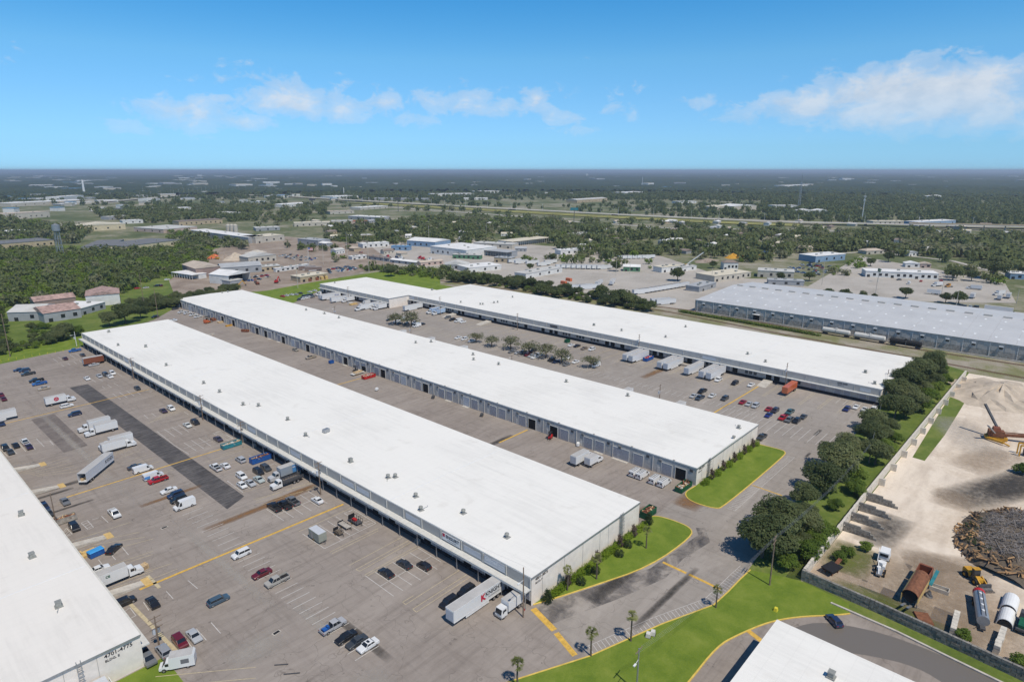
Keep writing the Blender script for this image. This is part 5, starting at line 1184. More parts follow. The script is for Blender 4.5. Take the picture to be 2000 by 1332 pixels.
# yellow works by the water tower
B_((246, 493), (353, 479), 52, 7.0, 'cream', 'dark', 'cream-walled works building with a dark flat roof', 'flat', 'works_building', 3)
B_((160, 493), (215, 491), 85, 6.0, 'grey', 'dark', 'grey works building with a white awning behind the water tower', 'flat', 'works_building', 4)
B_((219, 492), (245, 490), 10, 4.0, 'white', 'white', 'small white loading shed between the works buildings', 'flat', 'works_building')
B_((0, 489), (107, 480), 45, 7.5, 'tan', 'dark', 'dark-roofed tan works building cut by the picture edge', 'flat', 'works_building', 8)
B_((152, 453), (246, 448), 40, 9.0, 'cream', 'cream', 'cream gable-roofed hall behind the works', 'gable_front', 'works_hall', 4)
B_((-10, 464), (57, 457), 30, 6, 'white', 'white', 'white-roofed hall at the picture edge above the works', 'flat', 'works_hall', 3)
B_((262, 452), (320, 456), 60, 6, 'pink', 'pale', 'long pale-roofed building beside the cream hall', 'flat', 'works_building', 4)
B_((372, 460), (486, 476), 24, 8, 'grey', 'white', 'long white-roofed building with a cream end near the silos', 'flat', 'works_building', 6)
B_((0, 430), (98, 424), 45, 11, 'beige', 'tan', 'beige mill building with dark window bays at the picture edge', 'flat', 'mill', 9)
B_((22, 404), (176, 396), 60, 9, 'beige', 'white', 'wide white-roofed depot beyond the mill', 'flat', 'depot', 9)
B_((90, 394), (140, 390), 40, 14, 'white', 'white', 'pale blue-white block rising from the wide depot', 'flat', 'depot', 5)
B_((350, 441), (435, 436), 30, 7, 'tan', 'brown', 'brown brick building with a row of openings', 'flat', 'works_building', 9)
B_((240, 438), (280, 436), 20, 6, 'white', 'white', 'white shed below the dark wood', 'flat', 'works_building', 3)
B_((213, 430), (252, 427), 22, 6, 'grey', 'pale', 'grey-roofed shed below the dark wood', 'flat', 'works_building', 3)
B_((326, 424), (385, 420), 26, 6, 'beige', 'tan', 'tan-roofed shed right of the dark wood', 'flat', 'works_building', 3)
B_((420, 420), (470, 424), 30, 6, 'beige', 'pale', 'pale-roofed shed near the silo field', 'flat', 'works_building', 4)
# trade estate in the middle
B_((500, 476), (556, 470), 32, 8, 'beige', 'cream', 'cream-roofed hall left of the flag pole trees', 'flat', 'hall', 4)
B_((582, 477), (622, 481), 20, 7, 'grey', 'grey', 'grey shed half hidden by the tall pines', 'flat', 'hall', 3)
B_((500, 452), (547, 450), 26, 5, 'grey', 'pale', 'low pale-roofed shed above the cream-roofed hall', 'flat', 'hall', 3)
B_((575, 443), (646, 441), 26, 6, 'beige', 'cream', 'long cream-roofed shed beyond the pines', 'flat', 'hall', 6)
B_((648, 439), (690, 438), 24, 6, 'beige', 'pale', 'pale-roofed shed joined to the red-fronted store', 'flat', 'hall', 3)
B_((688, 439), (714, 439), 20, 6, 'pink', 'red', 'red-fronted store in the middle distance', 'flat', 'store', 3)
B_((680, 428), (742, 431), 30, 6, 'grey', 'white', 'white-roofed hall behind the red-fronted store', 'flat', 'hall', 5)
B_((645, 419), (692, 417), 26, 6, 'beige', 'tan', 'tan-roofed hall below the highway', 'flat', 'hall', 4)
B_((552, 406), (614, 402), 36, 8, 'white', 'white', 'pale hip-roofed hall below the highway embankment', 'hip', 'hall', 5)
B_((704, 411), (758, 407), 36, 6, 'beige', 'white', 'white-roofed hall just under the highway', 'flat', 'hall', 5)
B_((685, 468), (727, 466), 16, 5, 'tan', 'pale', 'tan shed between the large trees', 'flat', 'hall', 4)
B_((709, 485), (760, 481), 14, 5, 'white', 'white', 'white shed with dark doors above the truck depot', 'flat', 'hall', 5)
B_((764, 489), (798, 490), 10, 5, 'blue', 'blue', 'small blue building in the truck depot', 'flat', 'store', 3)
B_((795, 480), (850, 484), 34, 7, 'blue', 'white', 'blue-walled building with a white ribbed roof', 'gable', 'hall', 5)
B_((841, 495), (911, 504), 50, 8.5, 'white', 'white', 'big white flat-roofed building with roof plant and a dark entrance', 'flat', 'hall', 7)
B_((884, 505), (938, 507), 8, 4.4, 'green', 'pale', 'low pale green annex with dark doors before the big white building', 'flat', 'annex', 6)
B_((942, 499), (990, 504), 20, 6, 'grey', 'grey', 'grey canopy building right of the big white one', 'posts', 'hall')
B_((867, 527), (915, 527), 16, 5, 'grey', 'pale', 'white gabled shed with a grey roof near the meadow', 'gable_front', 'shed', 3)
B_((915, 533), (979, 527), 24, 4.6, 'white', 'white', 'flat white shed behind the railway trees', 'flat', 'shed', 3)
B_((688, 508), (716, 505), 8, 3.4, 'white', 'white', 'small white-roofed shed at the start of the shed row', 'flat', 'shed', 3)
B_((717, 506), (760, 512), 8, 3.4, 'grey', 'brown', 'brown-roofed shed in the row by the meadow', 'flat', 'shed', 4)
B_((762, 513), (812, 519), 8, 3.4, 'grey', 'white', 'white-roofed shed in the row by the meadow', 'gable', 'shed', 4)
B_((822, 520), (866, 516), 9, 3.6, 'pink', 'tan', 'pinkish-roofed shed at the end of the shed row', 'gable', 'shed', 4)
B_((965, 512), (998, 514), 12, 5, 'tan', 'grey', 'brick-coloured workshop near the grey canopy building', 'flat', 'workshop', 3)
B_((925, 482), (1000, 486), 20, 5, 'beige', 'pale', 'long pale shed at the foot of the central wood', 'flat', 'shed', 5)
B_((1000, 482), (1076, 473), 26, 6, 'white', 'cream', 'cream-roofed storage building with a white colonnade', 'posts', 'storage_building')
B_((1115, 466), (1156, 462), 20, 5, 'beige', 'pale', 'pale-roofed house deep in the central wood', 'flat', 'house', 3)
B_((1095, 498), (1128, 496), 14, 5, 'white', 'white', 'white garage with a red door', 'flat', 'garage', 3)
B_((1130, 495), (1154, 492), 12, 5, 'white', 'grey', 'white garage with dark open bays', 'flat', 'garage', 3)
B_((1027, 545), (1098, 532), 14, 4.5, 'white', 'pale', 'grey-roofed shed before the railway trees', 'flat', 'shed', 4)
B_((1217, 530), (1250, 531), 12, 4.5, 'green', 'white', 'green-walled shed on the estate road', 'gable', 'shed', 3)
B_((1292, 533), (1330, 529), 12, 5, 'white', 'cream', 'cream-roofed shed behind the round dark tree', 'flat', 'shed', 3)
B_((1330, 531), (1360, 527), 10, 4, 'white', 'pale', 'small pale shed under the crane boom', 'flat', 'shed', 2)
B_((1413, 527), (1441, 527), 10, 7.0, 'white', 'brown', 'two-storey white house with a brown hip roof', 'hip', 'house', 4, 'house')
B_((1395, 551), (1466, 542), 22, 5, 'beige', 'cream', 'cream-roofed building with a dark base next to the grey warehouse', 'flat', 'workshop', 7)
B_((1370, 543), (1391, 543), 4, 3.2, 'white', 'white', 'white site cabin with square windows', 'flat', 'site_cabin', 3)
B_((1479, 541), (1550, 545), 18, 6, 'beige', 'pale', 'beige workshop with a dark garage door', 'flat', 'workshop', 4)
B_((1500, 556), (1570, 559), 10, 4, 'grey', 'grey', 'low grey shed behind the grey warehouse roof', 'flat', 'shed', 3)
B_((1365, 571), (1398, 562), 12, 4.2, 'grey', 'grey', 'grey flat-roofed annex at the corner of the grey warehouse', 'flat', 'annex', 2)
B_((1592, 513), (1650, 508), 22, 6.5, 'blue', 'white', 'blue-grey garage with a cream roof among parked cars', 'flat', 'garage', 4)
B_((1690, 541), (1832, 547), 18, 5.5, 'white', 'white', 'long white strip building facing the truck yard', 'flat', 'strip_building', 12)
B_((1692, 497), (1726, 496), 14, 4, 'beige', 'tan', 'tan hip-roofed bungalow above the strip building', 'hip', 'house', 3, 'house')
B_((1775, 501), (1794, 500), 10, 4, 'white', 'grey', 'small white gabled cottage among dark trees', 'gable_front', 'house', 3, 'house')
B_((1800, 493), (1829, 492), 12, 4, 'grey', 'pale', 'pale-roofed house behind the white cottage', 'gable', 'house', 3, 'house')
B_((1972, 545), (2010, 547), 16, 5, 'blue', 'white', 'blue and white building at the picture edge', 'flat', 'store', 3)
B_((1768, 522), (1796, 523), 10, 4, 'white', 'white', 'white gabled shed behind the strip building', 'gable_front', 'shed', 2)
B_((1797, 523), (1818, 524), 10, 4, 'pink', 'tan', 'pink gabled shed behind the strip building', 'gable_front', 'shed', 2)
B_((1380, 490), (1402, 490), 14, 5, 'white', 'white', 'white roof alone in the middle of the central wood', 'flat', 'house', 2, 'house')
# beyond the highway
B_((842, 384), (926, 383), 60, 9, 'white', 'white', 'pale works complex beyond the highway', 'flat', 'works_building', 8)
B_((930, 378), (976, 377), 50, 9, 'white', 'white', 'white depot beyond the highway right of the pale complex', 'flat', 'works_building', 6)
B_((905, 391), (952, 391), 40, 6, 'white', 'white', 'low white roof just beyond the highway grass', 'flat', 'works_building', 4)
B_((650, 389), (700, 387), 70, 8, 'white', 'white', 'white plant beside the slim chimney', 'flat', 'works_building', 5)
B_((705, 391), (830, 392), 60, 5, 'grey', 'grey', 'long grey parking shed beyond the highway', 'flat', 'works_building', 8)
B_((1127, 397), (1186, 393), 40, 9, 'tan', 'pale', 'tan apartment block with many dormers beyond the highway', 'gable', 'apartment_block', 9)
B_((1512, 409), (1558, 409), 40, 9, 'white', 'pale', 'grey-roofed school building below the lattice mast', 'flat', 'school', 8)
B_((1563, 418), (1592, 418), 30, 7, 'white', 'white', 'white twin-gabled house below the lattice mast', 'gable_front', 'house', 4, 'house')
B_((1593, 418), (1621, 418), 30, 7, 'white', 'white', 'white gabled house right of the twin-gabled one', 'gable_front', 'house', 4, 'house')
B_((1705, 438), (1771, 438), 24, 5, 'beige', 'cream', 'long beige shed under the cell tower', 'flat', 'shed', 7)
B_((1792, 442), (1866, 438), 26, 7, 'blue', 'white', 'pale blue-grey hall with a white roof behind the elevated road', 'flat', 'hall', 6)
B_((1398, 412), (1430, 411), 40, 9, 'beige', 'cream', 'cream tent-like hall roof, left of two', 'gable_front', 'tent_hall')
B_((1430, 412), (1477, 410), 50, 11, 'beige', 'white', 'white tent-like hall roof, right of two', 'gable_front', 'tent_hall')
B_((1325, 398), (1360, 397), 30, 6, 'white', 'pale', 'low white building among trees beyond the grass bank', 'flat', 'works_building', 4)
B_((1220, 381), (1260, 379), 60, 9, 'white', 'white', 'white hall in the far trees right of the apartment block', 'flat', 'hall', 4)
B_((1345, 377), (1430, 375), 60, 7, 'white', 'white', 'long white shed far out among the dark trees', 'flat', 'hall', 8)
B_((1532, 368), (1580, 366), 60, 14, 'white', 'white', 'large white institution far out right of the lattice mast', 'flat', 'institution', 7)
B_((1645, 353), (1662, 353), 60, 22, 'white', 'white', 'white block near the horizon on the right', 'flat', 'block', 4)
B_((1622, 350), (1637, 350), 60, 16, 'white', 'white', 'low white block near the horizon beside a taller one', 'flat', 'block', 4)
B_((1818, 389), (1838, 388), 24, 10, 'white', 'white', 'white house alone in the dark far wood', 'hip', 'house', 3, 'house')
B_((386, 346), (393, 346), 40, 32, 'white', 'white', 'white tower block on the horizon', 'flat', 'tower_block', 3)
B_((65, 348), (110, 347), 120, 26, 'grey', 'grey', 'long dark hall on the horizon', 'flat', 'hall', 0)
B_((1145, 345), (1149, 345), 30, 40, 'white', 'white', 'pale tower on the horizon near the middle', 'flat', 'tower_block', 0)
# unnamed far roofs
far_q = random.Random(21)
n = 0
FARHOUSE = []
while n < 215:
    px, py = (far_q.uniform(0, 2000) if far_q.random() < .6 else far_q.uniform(0, 700)), 345+far_q.random()**1.7*72
    if 500 < px < 2000 and 392 < py < 417: continue
    if px > 1600 and py > 365 and far_q.random() < .75: continue
    a = P(px, py); wpx = far_q.uniform(6, 22)*(1.4 if px < 600 else 1); d = (a-Vector((0, 0, 96))).length; L = min(wpx*d/1251, 110)
    h = far_q.uniform(5, 10) if d < 3500 else far_q.uniform(9, 18)
    an = far_q.choice((YAW-R(90), YAW-R(60), 0, YAW-R(110)))+far_q.uniform(-.1, .1)
    r = empty('far_building', a, an); D = L*far_q.uniform(.5, .9)
    ob('wall', MB().box(0, 0, 0, L, D, h).mesh('wall', WALLS[far_q.choice(('white', 'white', 'beige', 'grey'))]), r)
    ob('roof', MB().box(-.5, -.5, h+.01, L+.5, D+.5, h+.6).mesh('roof', ROOFM[far_q.choice(('white', 'white', 'white', 'pale', 'cream', 'grey', 'blue'))]), r)
    tag(r, 'small pale roof among the far trees', 'building', 'pale roofs scattered through the far woods')
    u = Vector((math.cos(an), math.sin(an), 0)); keep(a+u*L/2+Vector((-u.y, u.x, 0))*D/2, u, L/2+4, D/2+4); n += 1

# small houses glimpsed in the nearer woods
hq2 = random.Random(77); n = 0
while n < 90:
    px, py = hq2.uniform(620, 1980), hq2.uniform(434, 500)
    a = P(px, py)
    F_ = np.array(FOOT); dx, dy = a.x-F_[:, 0], a.y-F_[:, 1]
    if np.any((np.abs(dx*F_[:, 2]+dy*F_[:, 3]) < F_[:, 4]+14) & (np.abs(-dx*F_[:, 3]+dy*F_[:, 2]) < F_[:, 5]+14)): continue
    L, D, h = hq2.uniform(10, 18), hq2.uniform(8, 12), hq2.uniform(3.2, 5); an = hq2.choice((0, R(90), YAW-R(90)))+hq2.uniform(-.15, .15)
    r = empty('wood_house', a, an); ob('wall', MB().box(0, 0, 0, L, D, h).mesh('wall', WALLS[hq2.choice(('white', 'beige', 'grey', 'tan'))]), r); rm = ROOFM[hq2.choice(('white', 'pale', 'grey', 'tan', 'brown', 'cream'))]
    MB().add([(-.5, -.5, h), (L+.5, -.5, h), (L+.5, D+.5, h), (-.5, D+.5, h), (0, D/2, h+2), (L, D/2, h+2)], [(0, 1, 5, 4), (2, 3, 4, 5), (0, 4, 3), (1, 2, 5), (0, 3, 2, 1)]).build('roof', rm, r)
    for k in range(3): ob('window', box_mesh('window', 1.4, .12, 1.2, 'tinted_glass'), r, (L*(k+.5)/3, -.03, 1.2))
    u = Vector((math.cos(an), math.sin(an), 0)); keep(a+u*L/2+Vector((-u.y, u.x, 0))*D/2, u, L/2+5, D/2+7); n += 1
    tag(r, 'small gabled house glimpsed between the trees of the woods', 'house', 'houses in the woods before the highway')
# ---------------------------------------------------------------- highway
def ribbon(name, pts, w, z, mat, h=.0, kind='structure'):
    c = [P(*p) for p in pts]; m = MB()
    for i in range(len(c)-1):
        a, b = c[i], c[i+1]; d = (b-a).normalized(); nn = Vector((-d.y, d.x, 0))*w/2
        q = [a+nn, a-nn, b-nn, b+nn]
        m.add([(p.x, p.y, z) for p in q]+[(p.x, p.y, h) for p in q], [(0, 1, 2, 3), (0, 4, 5, 1), (3, 2, 6, 7)] if h < z else [(0, 1, 2, 3)])
        keep((a+b)/2, d, (b-a).length/2+8, w/2+4)
    o = m.build(name, mat); o['kind'] = kind; return o
M_hwgrass = simple('dry_grass', (.26, .25, .075), .95, var=.25, scale=.02)
M_hwroad = simple('pale_road', (.46, .43, .38), .9, var=.1, scale=.02)
HW = [(300, 377), (560, 385), (700, 394), (860, 403), (1000, 411), (1200, 422), (1400, 432), (1560, 438), (1690, 441), (1800, 444), (2100, 449)]
ribbon('embankment', [(x, y+3) for x, y in HW[2:8]], 60, 1.2, M_hwgrass)
ribbon('highway', HW, 26, 4.0, M_hwroad)
ribbon('frontage_road', [(760, 405), (1000, 422), (1130, 434), (1310, 446), (1480, 449), (1620, 452), (1760, 458)], 14, .3, M_hwroad)
ribbon('overpass', [(200, 396), (262, 391), (350, 384), (400, 377), (446, 371)], 30, 3.0, M_hwroad)
ribbon('side_road', [(0, 405), (180, 399), (262, 391)], 14, .3, M_hwroad)
ribbon('lane', [(1560, 500), (1700, 492), (1860, 510), (1960, 536)], 6, .25, M_hwroad)
# elevated deck on the right
dk = [P(1776, 447), P(1880, 449), P(2100, 454)]
r = empty('elevated_road', dk[0]); 
for a, b in zip(dk, dk[1:]):
    a, b = a-dk[0], b-dk[0]
    MB().bar(a+Vector((0, 0, 8.4)), b+Vector((0, 0, 8.4)), 14, 1.2).build('deck', M_hwroad, r)
    d = (b-a).normalized(); nn = Vector((-d.y, d.x, 0))*6.9
    for s in (-1, 1): MB().bar(a+nn*s+Vector((0, 0, 9.5)), b+nn*s+Vector((0, 0, 9.5)), .4, 1.0).build('parapet', WALLS['tan'], r)
    for k in range(int((b-a).length/30)): p = a+d*(k*30); MB().cyl((p.x, p.y, 0), (p.x, p.y, 7.8), .9, n=8).build('pier', M_conc, r)
tag(r, 'elevated concrete road running off the picture edge above dark trees', 'overpass')

# ---------------------------------------------------------------- masts, towers, poles
def lattice(px, py, ytop, wb, wt_, name, label, cat, mat):
    b = P(px, py); lo, hi = 0, 200
    for _ in range(40):
        md = (lo+hi)/2; d = Vector((b.x, b.y, md-CAM_H)); yy = 666-FPX*d.dot(UP)/d.dot(FW)
        if yy > ytop: lo = md
        else: hi = md
    h = lo; r = empty(name, b); m = MB(); n = 14
    for s in ((-1, -1), (1, -1), (1, 1), (-1, 1)): m.bar((s[0]*wb, s[1]*wb, 0), (s[0]*wt_, s[1]*wt_, h), .35, .35)
    for k in range(n):
        z0, z1 = h*k/n, h*(k+1)/n; w0, w1 = wb+(wt_-wb)*k/n, wb+(wt_-wb)*(k+1)/n
        for s in (-1, 1):
            m.bar((-w0, s*w0, z0), (w1, s*w1, z1), .2, .2); m.bar((w0, s*w0, z0), (-w1, s*w1, z1), .2, .2); m.bar((s*w0, -w0, z0), (s*w1, w1, z1), .2, .2)
    m.build('lattice', mat, r); MB().cyl((0, 0, h), (0, 0, h+6), .15, n=6).build('aerial', mat, r); tag(r, label, cat); return r, h
lattice(1560, 408, 343, 2.6, .5, 'lattice_mast', 'tall lattice radio mast beyond the highway', 'mast', M_steel)
r, h = lattice(1683, 433, 384, .5, .4, 'cell_tower', 'slim white cell tower with two rings of antennas', 'tower', M_white)
for z in (h, h-7):
    for k in range(9):
        a = k*2*math.pi/9; MB().box(-.25, -.2, -1.2, .25, .2, 1.2).build('antenna', M_white, r, (1.9*math.cos(a), 1.9*math.sin(a), z))
    MB().cyl((0, 0, z-.15), (0, 0, z+.15), 2.0, n=12).build('antenna_ring', M_steel, r)
def pole_h(px, py, ytop):
    b = P(px, py); lo, hi = 0, 120
    for _ in range(40):
        md = (lo+hi)/2; d = Vector((b.x, b.y, md-CAM_H)); yy = 666-FPX*d.dot(UP)/d.dot(FW)
        if yy > ytop: lo = md
        else: hi = md
    return b, lo
# water tower
b, h = pole_h(119, 501, 437); r = empty('water_tower', b)
for k in range(4):
    a = R(45+90*k); MB().cyl((4.2*math.cos(a), 4.2*math.sin(a), 0), (2.9*math.cos(a), 2.9*math.sin(a), h-9), .28, n=6).build('leg', M_steel, r)
m = MB()
for z, w in ((h*.3, 3.8), (h*.55, 3.3)):
    for k in range(4): m.bar((w*math.cos(R(45+90*k)), w*math.sin(R(45+90*k)), z), (w*math.cos(R(135+90*k)), w*math.sin(R(135+90*k)), z), .2, .2)
m.build('bracing', M_steel, r); MB().cyl((0, 0, 0), (0, 0, h-8), .45, n=8).build('riser', M_steel, r)
MB().cyl((0, 0, h-9.5), (0, 0, h-8), 2.4, 4.0, n=16).cyl((0, 0, h-8), (0, 0, h-1.6), 4.0, 4.0, 16).cyl((0, 0, h-1.6), (0, 0, h), 4.1, .3, 16).build('tank', M_steel, r, smooth=False)
tag(r, 'old grey water tower on four legs above the green thicket', 'water tower')
# silos
for k, (px, py) in enumerate(((447, 455), (454, 455.5), (461, 456))):
    b, h = pole_h(px, py, 438); o = MB().cyl((0, 0, 0), (0, 0, h-1.5), 3.4, n=14).cyl((0, 0, h-1.5), (0, 0, h), 3.4, .6, 14).build('silo', M_conc, loc=b)
    tag(o, 'concrete silo, %s of three in a row behind the long white roof' % ORD[k], 'silo', 'silos')
# slim poles of streets and highway
def simple_pole(px, py, ytop, label, mat=None, arms=0, name='utility_pole', cat='pole', rad=.16, group='poles of the town'):
    b, h = pole_h(px, py, ytop); r = empty(name, b); mat = mat or M_wood
    MB().cyl((0, 0, 0), (0, 0, h), rad, rad*.65, 8).build('pole', mat, r)
    for k in range(arms): MB().bar((-1.2, 0, h-.5-k*1.1), (1.2, 0, h-.5-k*1.1), .12, .14).build('cross_arm', mat, r)
    tag(r, label, cat, group); return r
TP = [(283, 607, 535, 'tallest leaning pole beside the big dark tree'), (309, 622, 563, 'wooden pole just behind the long white roof'), (20, 697, 612, 'grey pole on the grass verge at the picture edge'),
      (582, 563, 495, 'tall pole between scrap yard and grass'), (721, 533, 468, 'tall concrete pole left of the pair behind the meadow'), (750, 530, 468, 'tall concrete pole right of the pair behind the meadow'),
      (679, 506, 453, 'slim pole by the road above the shed row'), (632, 516, 472, 'short pole beside the dirt road'), (602, 518, 484, 'flag pole side post beside the dirt road'),
      (838, 477, 440, 'tall slim pole above the blue-walled building'), (950, 466, 431, 'tall slim pole at the edge of the central wood'), (1083, 460, 433, 'slim pole in the central wood'), (713, 448, 415, 'slim pole below the highway lawn'),
      (892, 424, 405, 'slim pole at the highway lawn'), (1390, 549, 524, 'pole before the cream-roofed workshop'), (1502, 547, 520, 'pole beside the beige workshop'), (1605, 558, 512, 'pole at the corner of the truck yard road'),
      (1710, 575, 528, 'tall sign pole in the truck yard'), (1838, 579, 548, 'pole between the truck yard trees'), (1867, 600, 570, 'pale pole behind the grey roof'), (1985, 594, 565, 'pole at the right end of the truck yard'), (1230, 534, 510, 'pole on the estate road'), (1203, 537, 506, 'slim pole by the estate road trees')]
for px, py, yt, lab in TP: simple_pole(px, py, yt, lab, M_wood if px < 400 else M_conc, 0, rad=.22)
b, h = pole_h(604, 520, 484); r = empty('flag', b); MB().cyl((0, 0, 0), (0, 0, h), .12, n=6).build('flag_pole', M_white, r)
for k in range(7):
    MB().box(0.1, -.02, h-3.0+k*.42, 5.2, .02, h-3.0+k*.42+.41).build('stripe', M_red if k % 2 == 0 else M_white, r, rz=YAW-R(90))
MB().box(.1, -.03, h-1.4, 2.2, .03, h-.05).build('canton', M_blue, r, rz=YAW-R(90)); tag(r, 'red and white striped flag on a pole above the scrap yard road', 'flag')
# sign on the truck yard pole, high lamps along the highway
o = simple_pole(854+860, 551, 530, 'green and white sign on a post before the strip building', M_steel, 0, 'sign_post', 'sign', .3)
MB().box(-.2, -2, 0, .2, 2, 3).build('sign_panel', M_green, o, (0, 0, 9), R(-48))
hq = random.Random(4)
def seg_lamps(pts, step, hh, label, group, off):
    c = [P(*p) for p in pts]; me = MB().cyl((0, 0, 0), (0, 0, hh), .22, .14, 6).bar((0, 0, hh), (0, 2.6, hh+.5), .14, .12).bar((0, 0, hh), (0, -2.6, hh+.5), .14, .12).mesh('lamp_post', M_white)
    k = 0
    for a, b in zip(c, c[1:]):
        d = (b-a).normalized(); L = (b-a).length; s = 0
        while s < L:
            p = a+d*s+Vector((-d.y, d.x, 0))*off; o = ob('highway_lamp', me, None, (p.x, p.y, 0), hq.uniform(0, 3)); k += 1
            tag(o, label, 'lamp post', group); s += step
seg_lamps(HW[1:], 85, 17, 'tall pale lamp post in the row along the highway', 'highway lamps', 16)
seg_lamps([(262, 391), (350, 384), (446, 371)], 70, 24, 'tall pale lamp post in the row along the far overpass', 'overpass lamps', 18)
seg_lamps([(280, 378), (380, 372), (480, 372), (560, 376)], 110, 26, 'high mast lamp in the interchange left of the highway', 'interchange lamps', 0)
# bill boards by the highway
for px, py, yt, lab in ((611, 407, 388, 'dark billboard left of the highway lawn'), (778, 413, 386, 'dark billboard in the middle of the highway lawn'), (1121, 434, 406, 'blue billboard beside the highway bank')):
    b, h = pole_h(px, py, yt); r = empty('billboard', b, YAW-R(90)); MB().cyl((0, 0, 0), (0, 0, h-2), .6, n=8).build('post', M_steeld, r)
    MB().box(-7.5, -.3, h-5, 7.5, .3, h).build('panel', M_steeld if px < 1000 else M_teal, r); tag(r, lab, 'billboard')
# chimney plant
b, h = pole_h(672, 384, 367); o = MB().cyl((0, 0, 0), (0, 0, h), 1.6, 1.2, 8).build('chimney', M_white, loc=b); tag(o, 'slim pale chimney beyond the highway', 'chimney')
b, h = pole_h(165, 380, 355); o = MB().cyl((0, 0, 0), (0, 0, h), 5, 3.2, 8).cyl((0, 0, h), (0, 0, h+9), 3.2, .2, 8).build('church_spire', M_white, loc=b); tag(o, 'pale church spire above the far roofs', 'spire')
b, h = pole_h(1254, 364, 346); o = MB().cyl((0, 0, 0), (0, 0, h), 1.5, 1.0, 8).build('far_mast', M_white, loc=b); tag(o, 'pale mast rising from the far woods near the middle', 'mast')

# ---------------------------------------------------------------- trailers and vehicles of the neighbours
q = random.Random(9)
def nv(kind, px, py, hd, c, lab, cat, grp, **k): return place(kind, (px, py), hd, c, lab, cat, grp, **k)
a, b = P(1252, 574), P(1330, 561)
for k in range(11):
    p = a.lerp(b, k/10); place('trailer', (p.x, p.y, 'w'), 160, (.68, .69, .7), '%s white trailer from the left in the long side-by-side row by the yard' % ORD[k], 'trailer', 'trailers side by side by the railway yard')
for k, (px, py, hd) in enumerate(((1290, 588, 150), (1300, 590, 150), (1140, 560, 150), (1150, 561, 150), (1126, 561, 150), (1196, 551, 205), (1170, 553, 200))):
    nv('trailer', px, py, hd, (.66, .68, .7), '%s white trailer of the loose group beyond the railway' % ORD[k], 'trailer', 'loose trailers beyond the railway')
a, b = P(1100, 524), P(1180, 526)
for k in range(9):
    p = a.lerp(b, k/8); place('trailer', (p.x, p.y, 'w'), 150, (.66, .67, .66), '%s trailer from the left in the row along the estate road' % ORD[k], 'trailer', 'trailers along the estate road')
a, b = P(1218, 506), P(1266, 505)
for k in range(6):
    p = a.lerp(b, k/5); place('trailer', (p.x, p.y, 'w'), 150, (.66, .67, .66), '%s trailer from the left in the row against the central wood' % ORD[k], 'trailer', 'trailers against the wood')
for k, (px, py) in enumerate(((1005, 510), (1018, 512), (1040, 513), (1062, 516), (1075, 512))): nv('trailer', px, py, 165, (.66, .66, .64), '%s trailer of the group left of the estate road' % ORD[k], 'trailer', 'trailers left of the estate road')
for px, py, kd, c, lab in ((1838, 550, 'tractor', (.4, .03, .02), 'red tractor unit by the strip building'), (1830, 556, 'box_truck', WHT, 'white truck by the strip building end'), (1852, 558, 'tractor', (.5, .25, .05), 'orange-yellow tractor unit in the truck yard'),
        (1902, 562, 'box_truck', WHT, 'white truck standing free in the truck yard'), (1824, 571, 'short_trailer', WHT, 'white trailer at the truck yard fence'), (1900, 578, 'short_trailer', WHT, 'white trailer at the front of the truck yard'),
        (1951, 573, 'box_truck', WHT, 'white truck, farthest of three at the yard end'), (1953, 581, 'box_truck', WHT, 'white truck, nearest of three at the yard end'), (1970, 578, 'short_trailer', WHT, 'white trailer beside the three trucks at the yard end'),
        (1756, 546, 'sedan', DKG, 'dark car before the strip building'), (1775, 553, 'van', WHT, 'white minibus before the strip building'), (1799, 549, 'sedan', RED, 'red car before the strip building'),
        (1876, 597, 'suv', DKG, 'dark car, first behind the grey roof'), (1885, 598, 'suv', BLK, 'black car, second behind the grey roof'), (1895, 599, 'suv', SIL, 'silver car, third behind the grey roof'), (1905, 599, 'suv', BLK, 'black car, fourth behind the grey roof'),
        (1950, 605, 'trailer', WHT, 'white tank trailer behind the grey roof'), (1967, 606, 'tractor', DKG, 'dark tractor unit behind the grey roof'), (1985, 490+53, 'sedan', RED, 'red vehicle at the right picture edge'),
        (820, 503, 'tractor', RED, 'red tractor unit in the truck depot'), (826, 505, 'tractor', (.5, .03, .04), 'second red tractor unit in the truck depot'), (757, 501, 'tractor', RED, 'red truck left in the truck depot'), (775, 503, 'tractor', DKB, 'navy tractor unit in the truck depot'),
        (783, 504, 'tractor', WHT, 'white tractor unit in the truck depot'), (840, 506, 'tractor', WHT, 'white tractor unit right of the red ones'), (705, 493, 'van', (.4, .2, .15), 'rusty van left of the truck depot'),
        (290, 546, 'van', DKB, 'blue and white van on the dirt road by the thicket'), (268, 563, 'sedan', RED, 'red car on the dirt road by the thicket'), (285, 562, 'sedan', (.5, .45, .4), 'pale car on the dirt road by the thicket'), (306, 558, 'suv', BLK, 'black car on the dirt road'), (314, 557.5, 'suv', MAR, 'dark red car on the dirt road'), (326, 546, 'sedan', WHT, 'white car on the dirt road'),
        (600, 521+3, 'trailer', (.2, .14, .12), 'brown open trailer on the scrap yard road'), (612, 526, 'trailer', (.2, .15, .13), 'second brown open trailer on the scrap yard road')):
    nv(kd, px, py, q.choice((180, 90, 150, 0)), c, lab, {'sedan': 'car', 'suv': 'car', 'van': 'van', 'trailer': 'trailer', 'short_trailer': 'trailer'}.get(kd, 'truck'), 'vehicles of the neighbours')
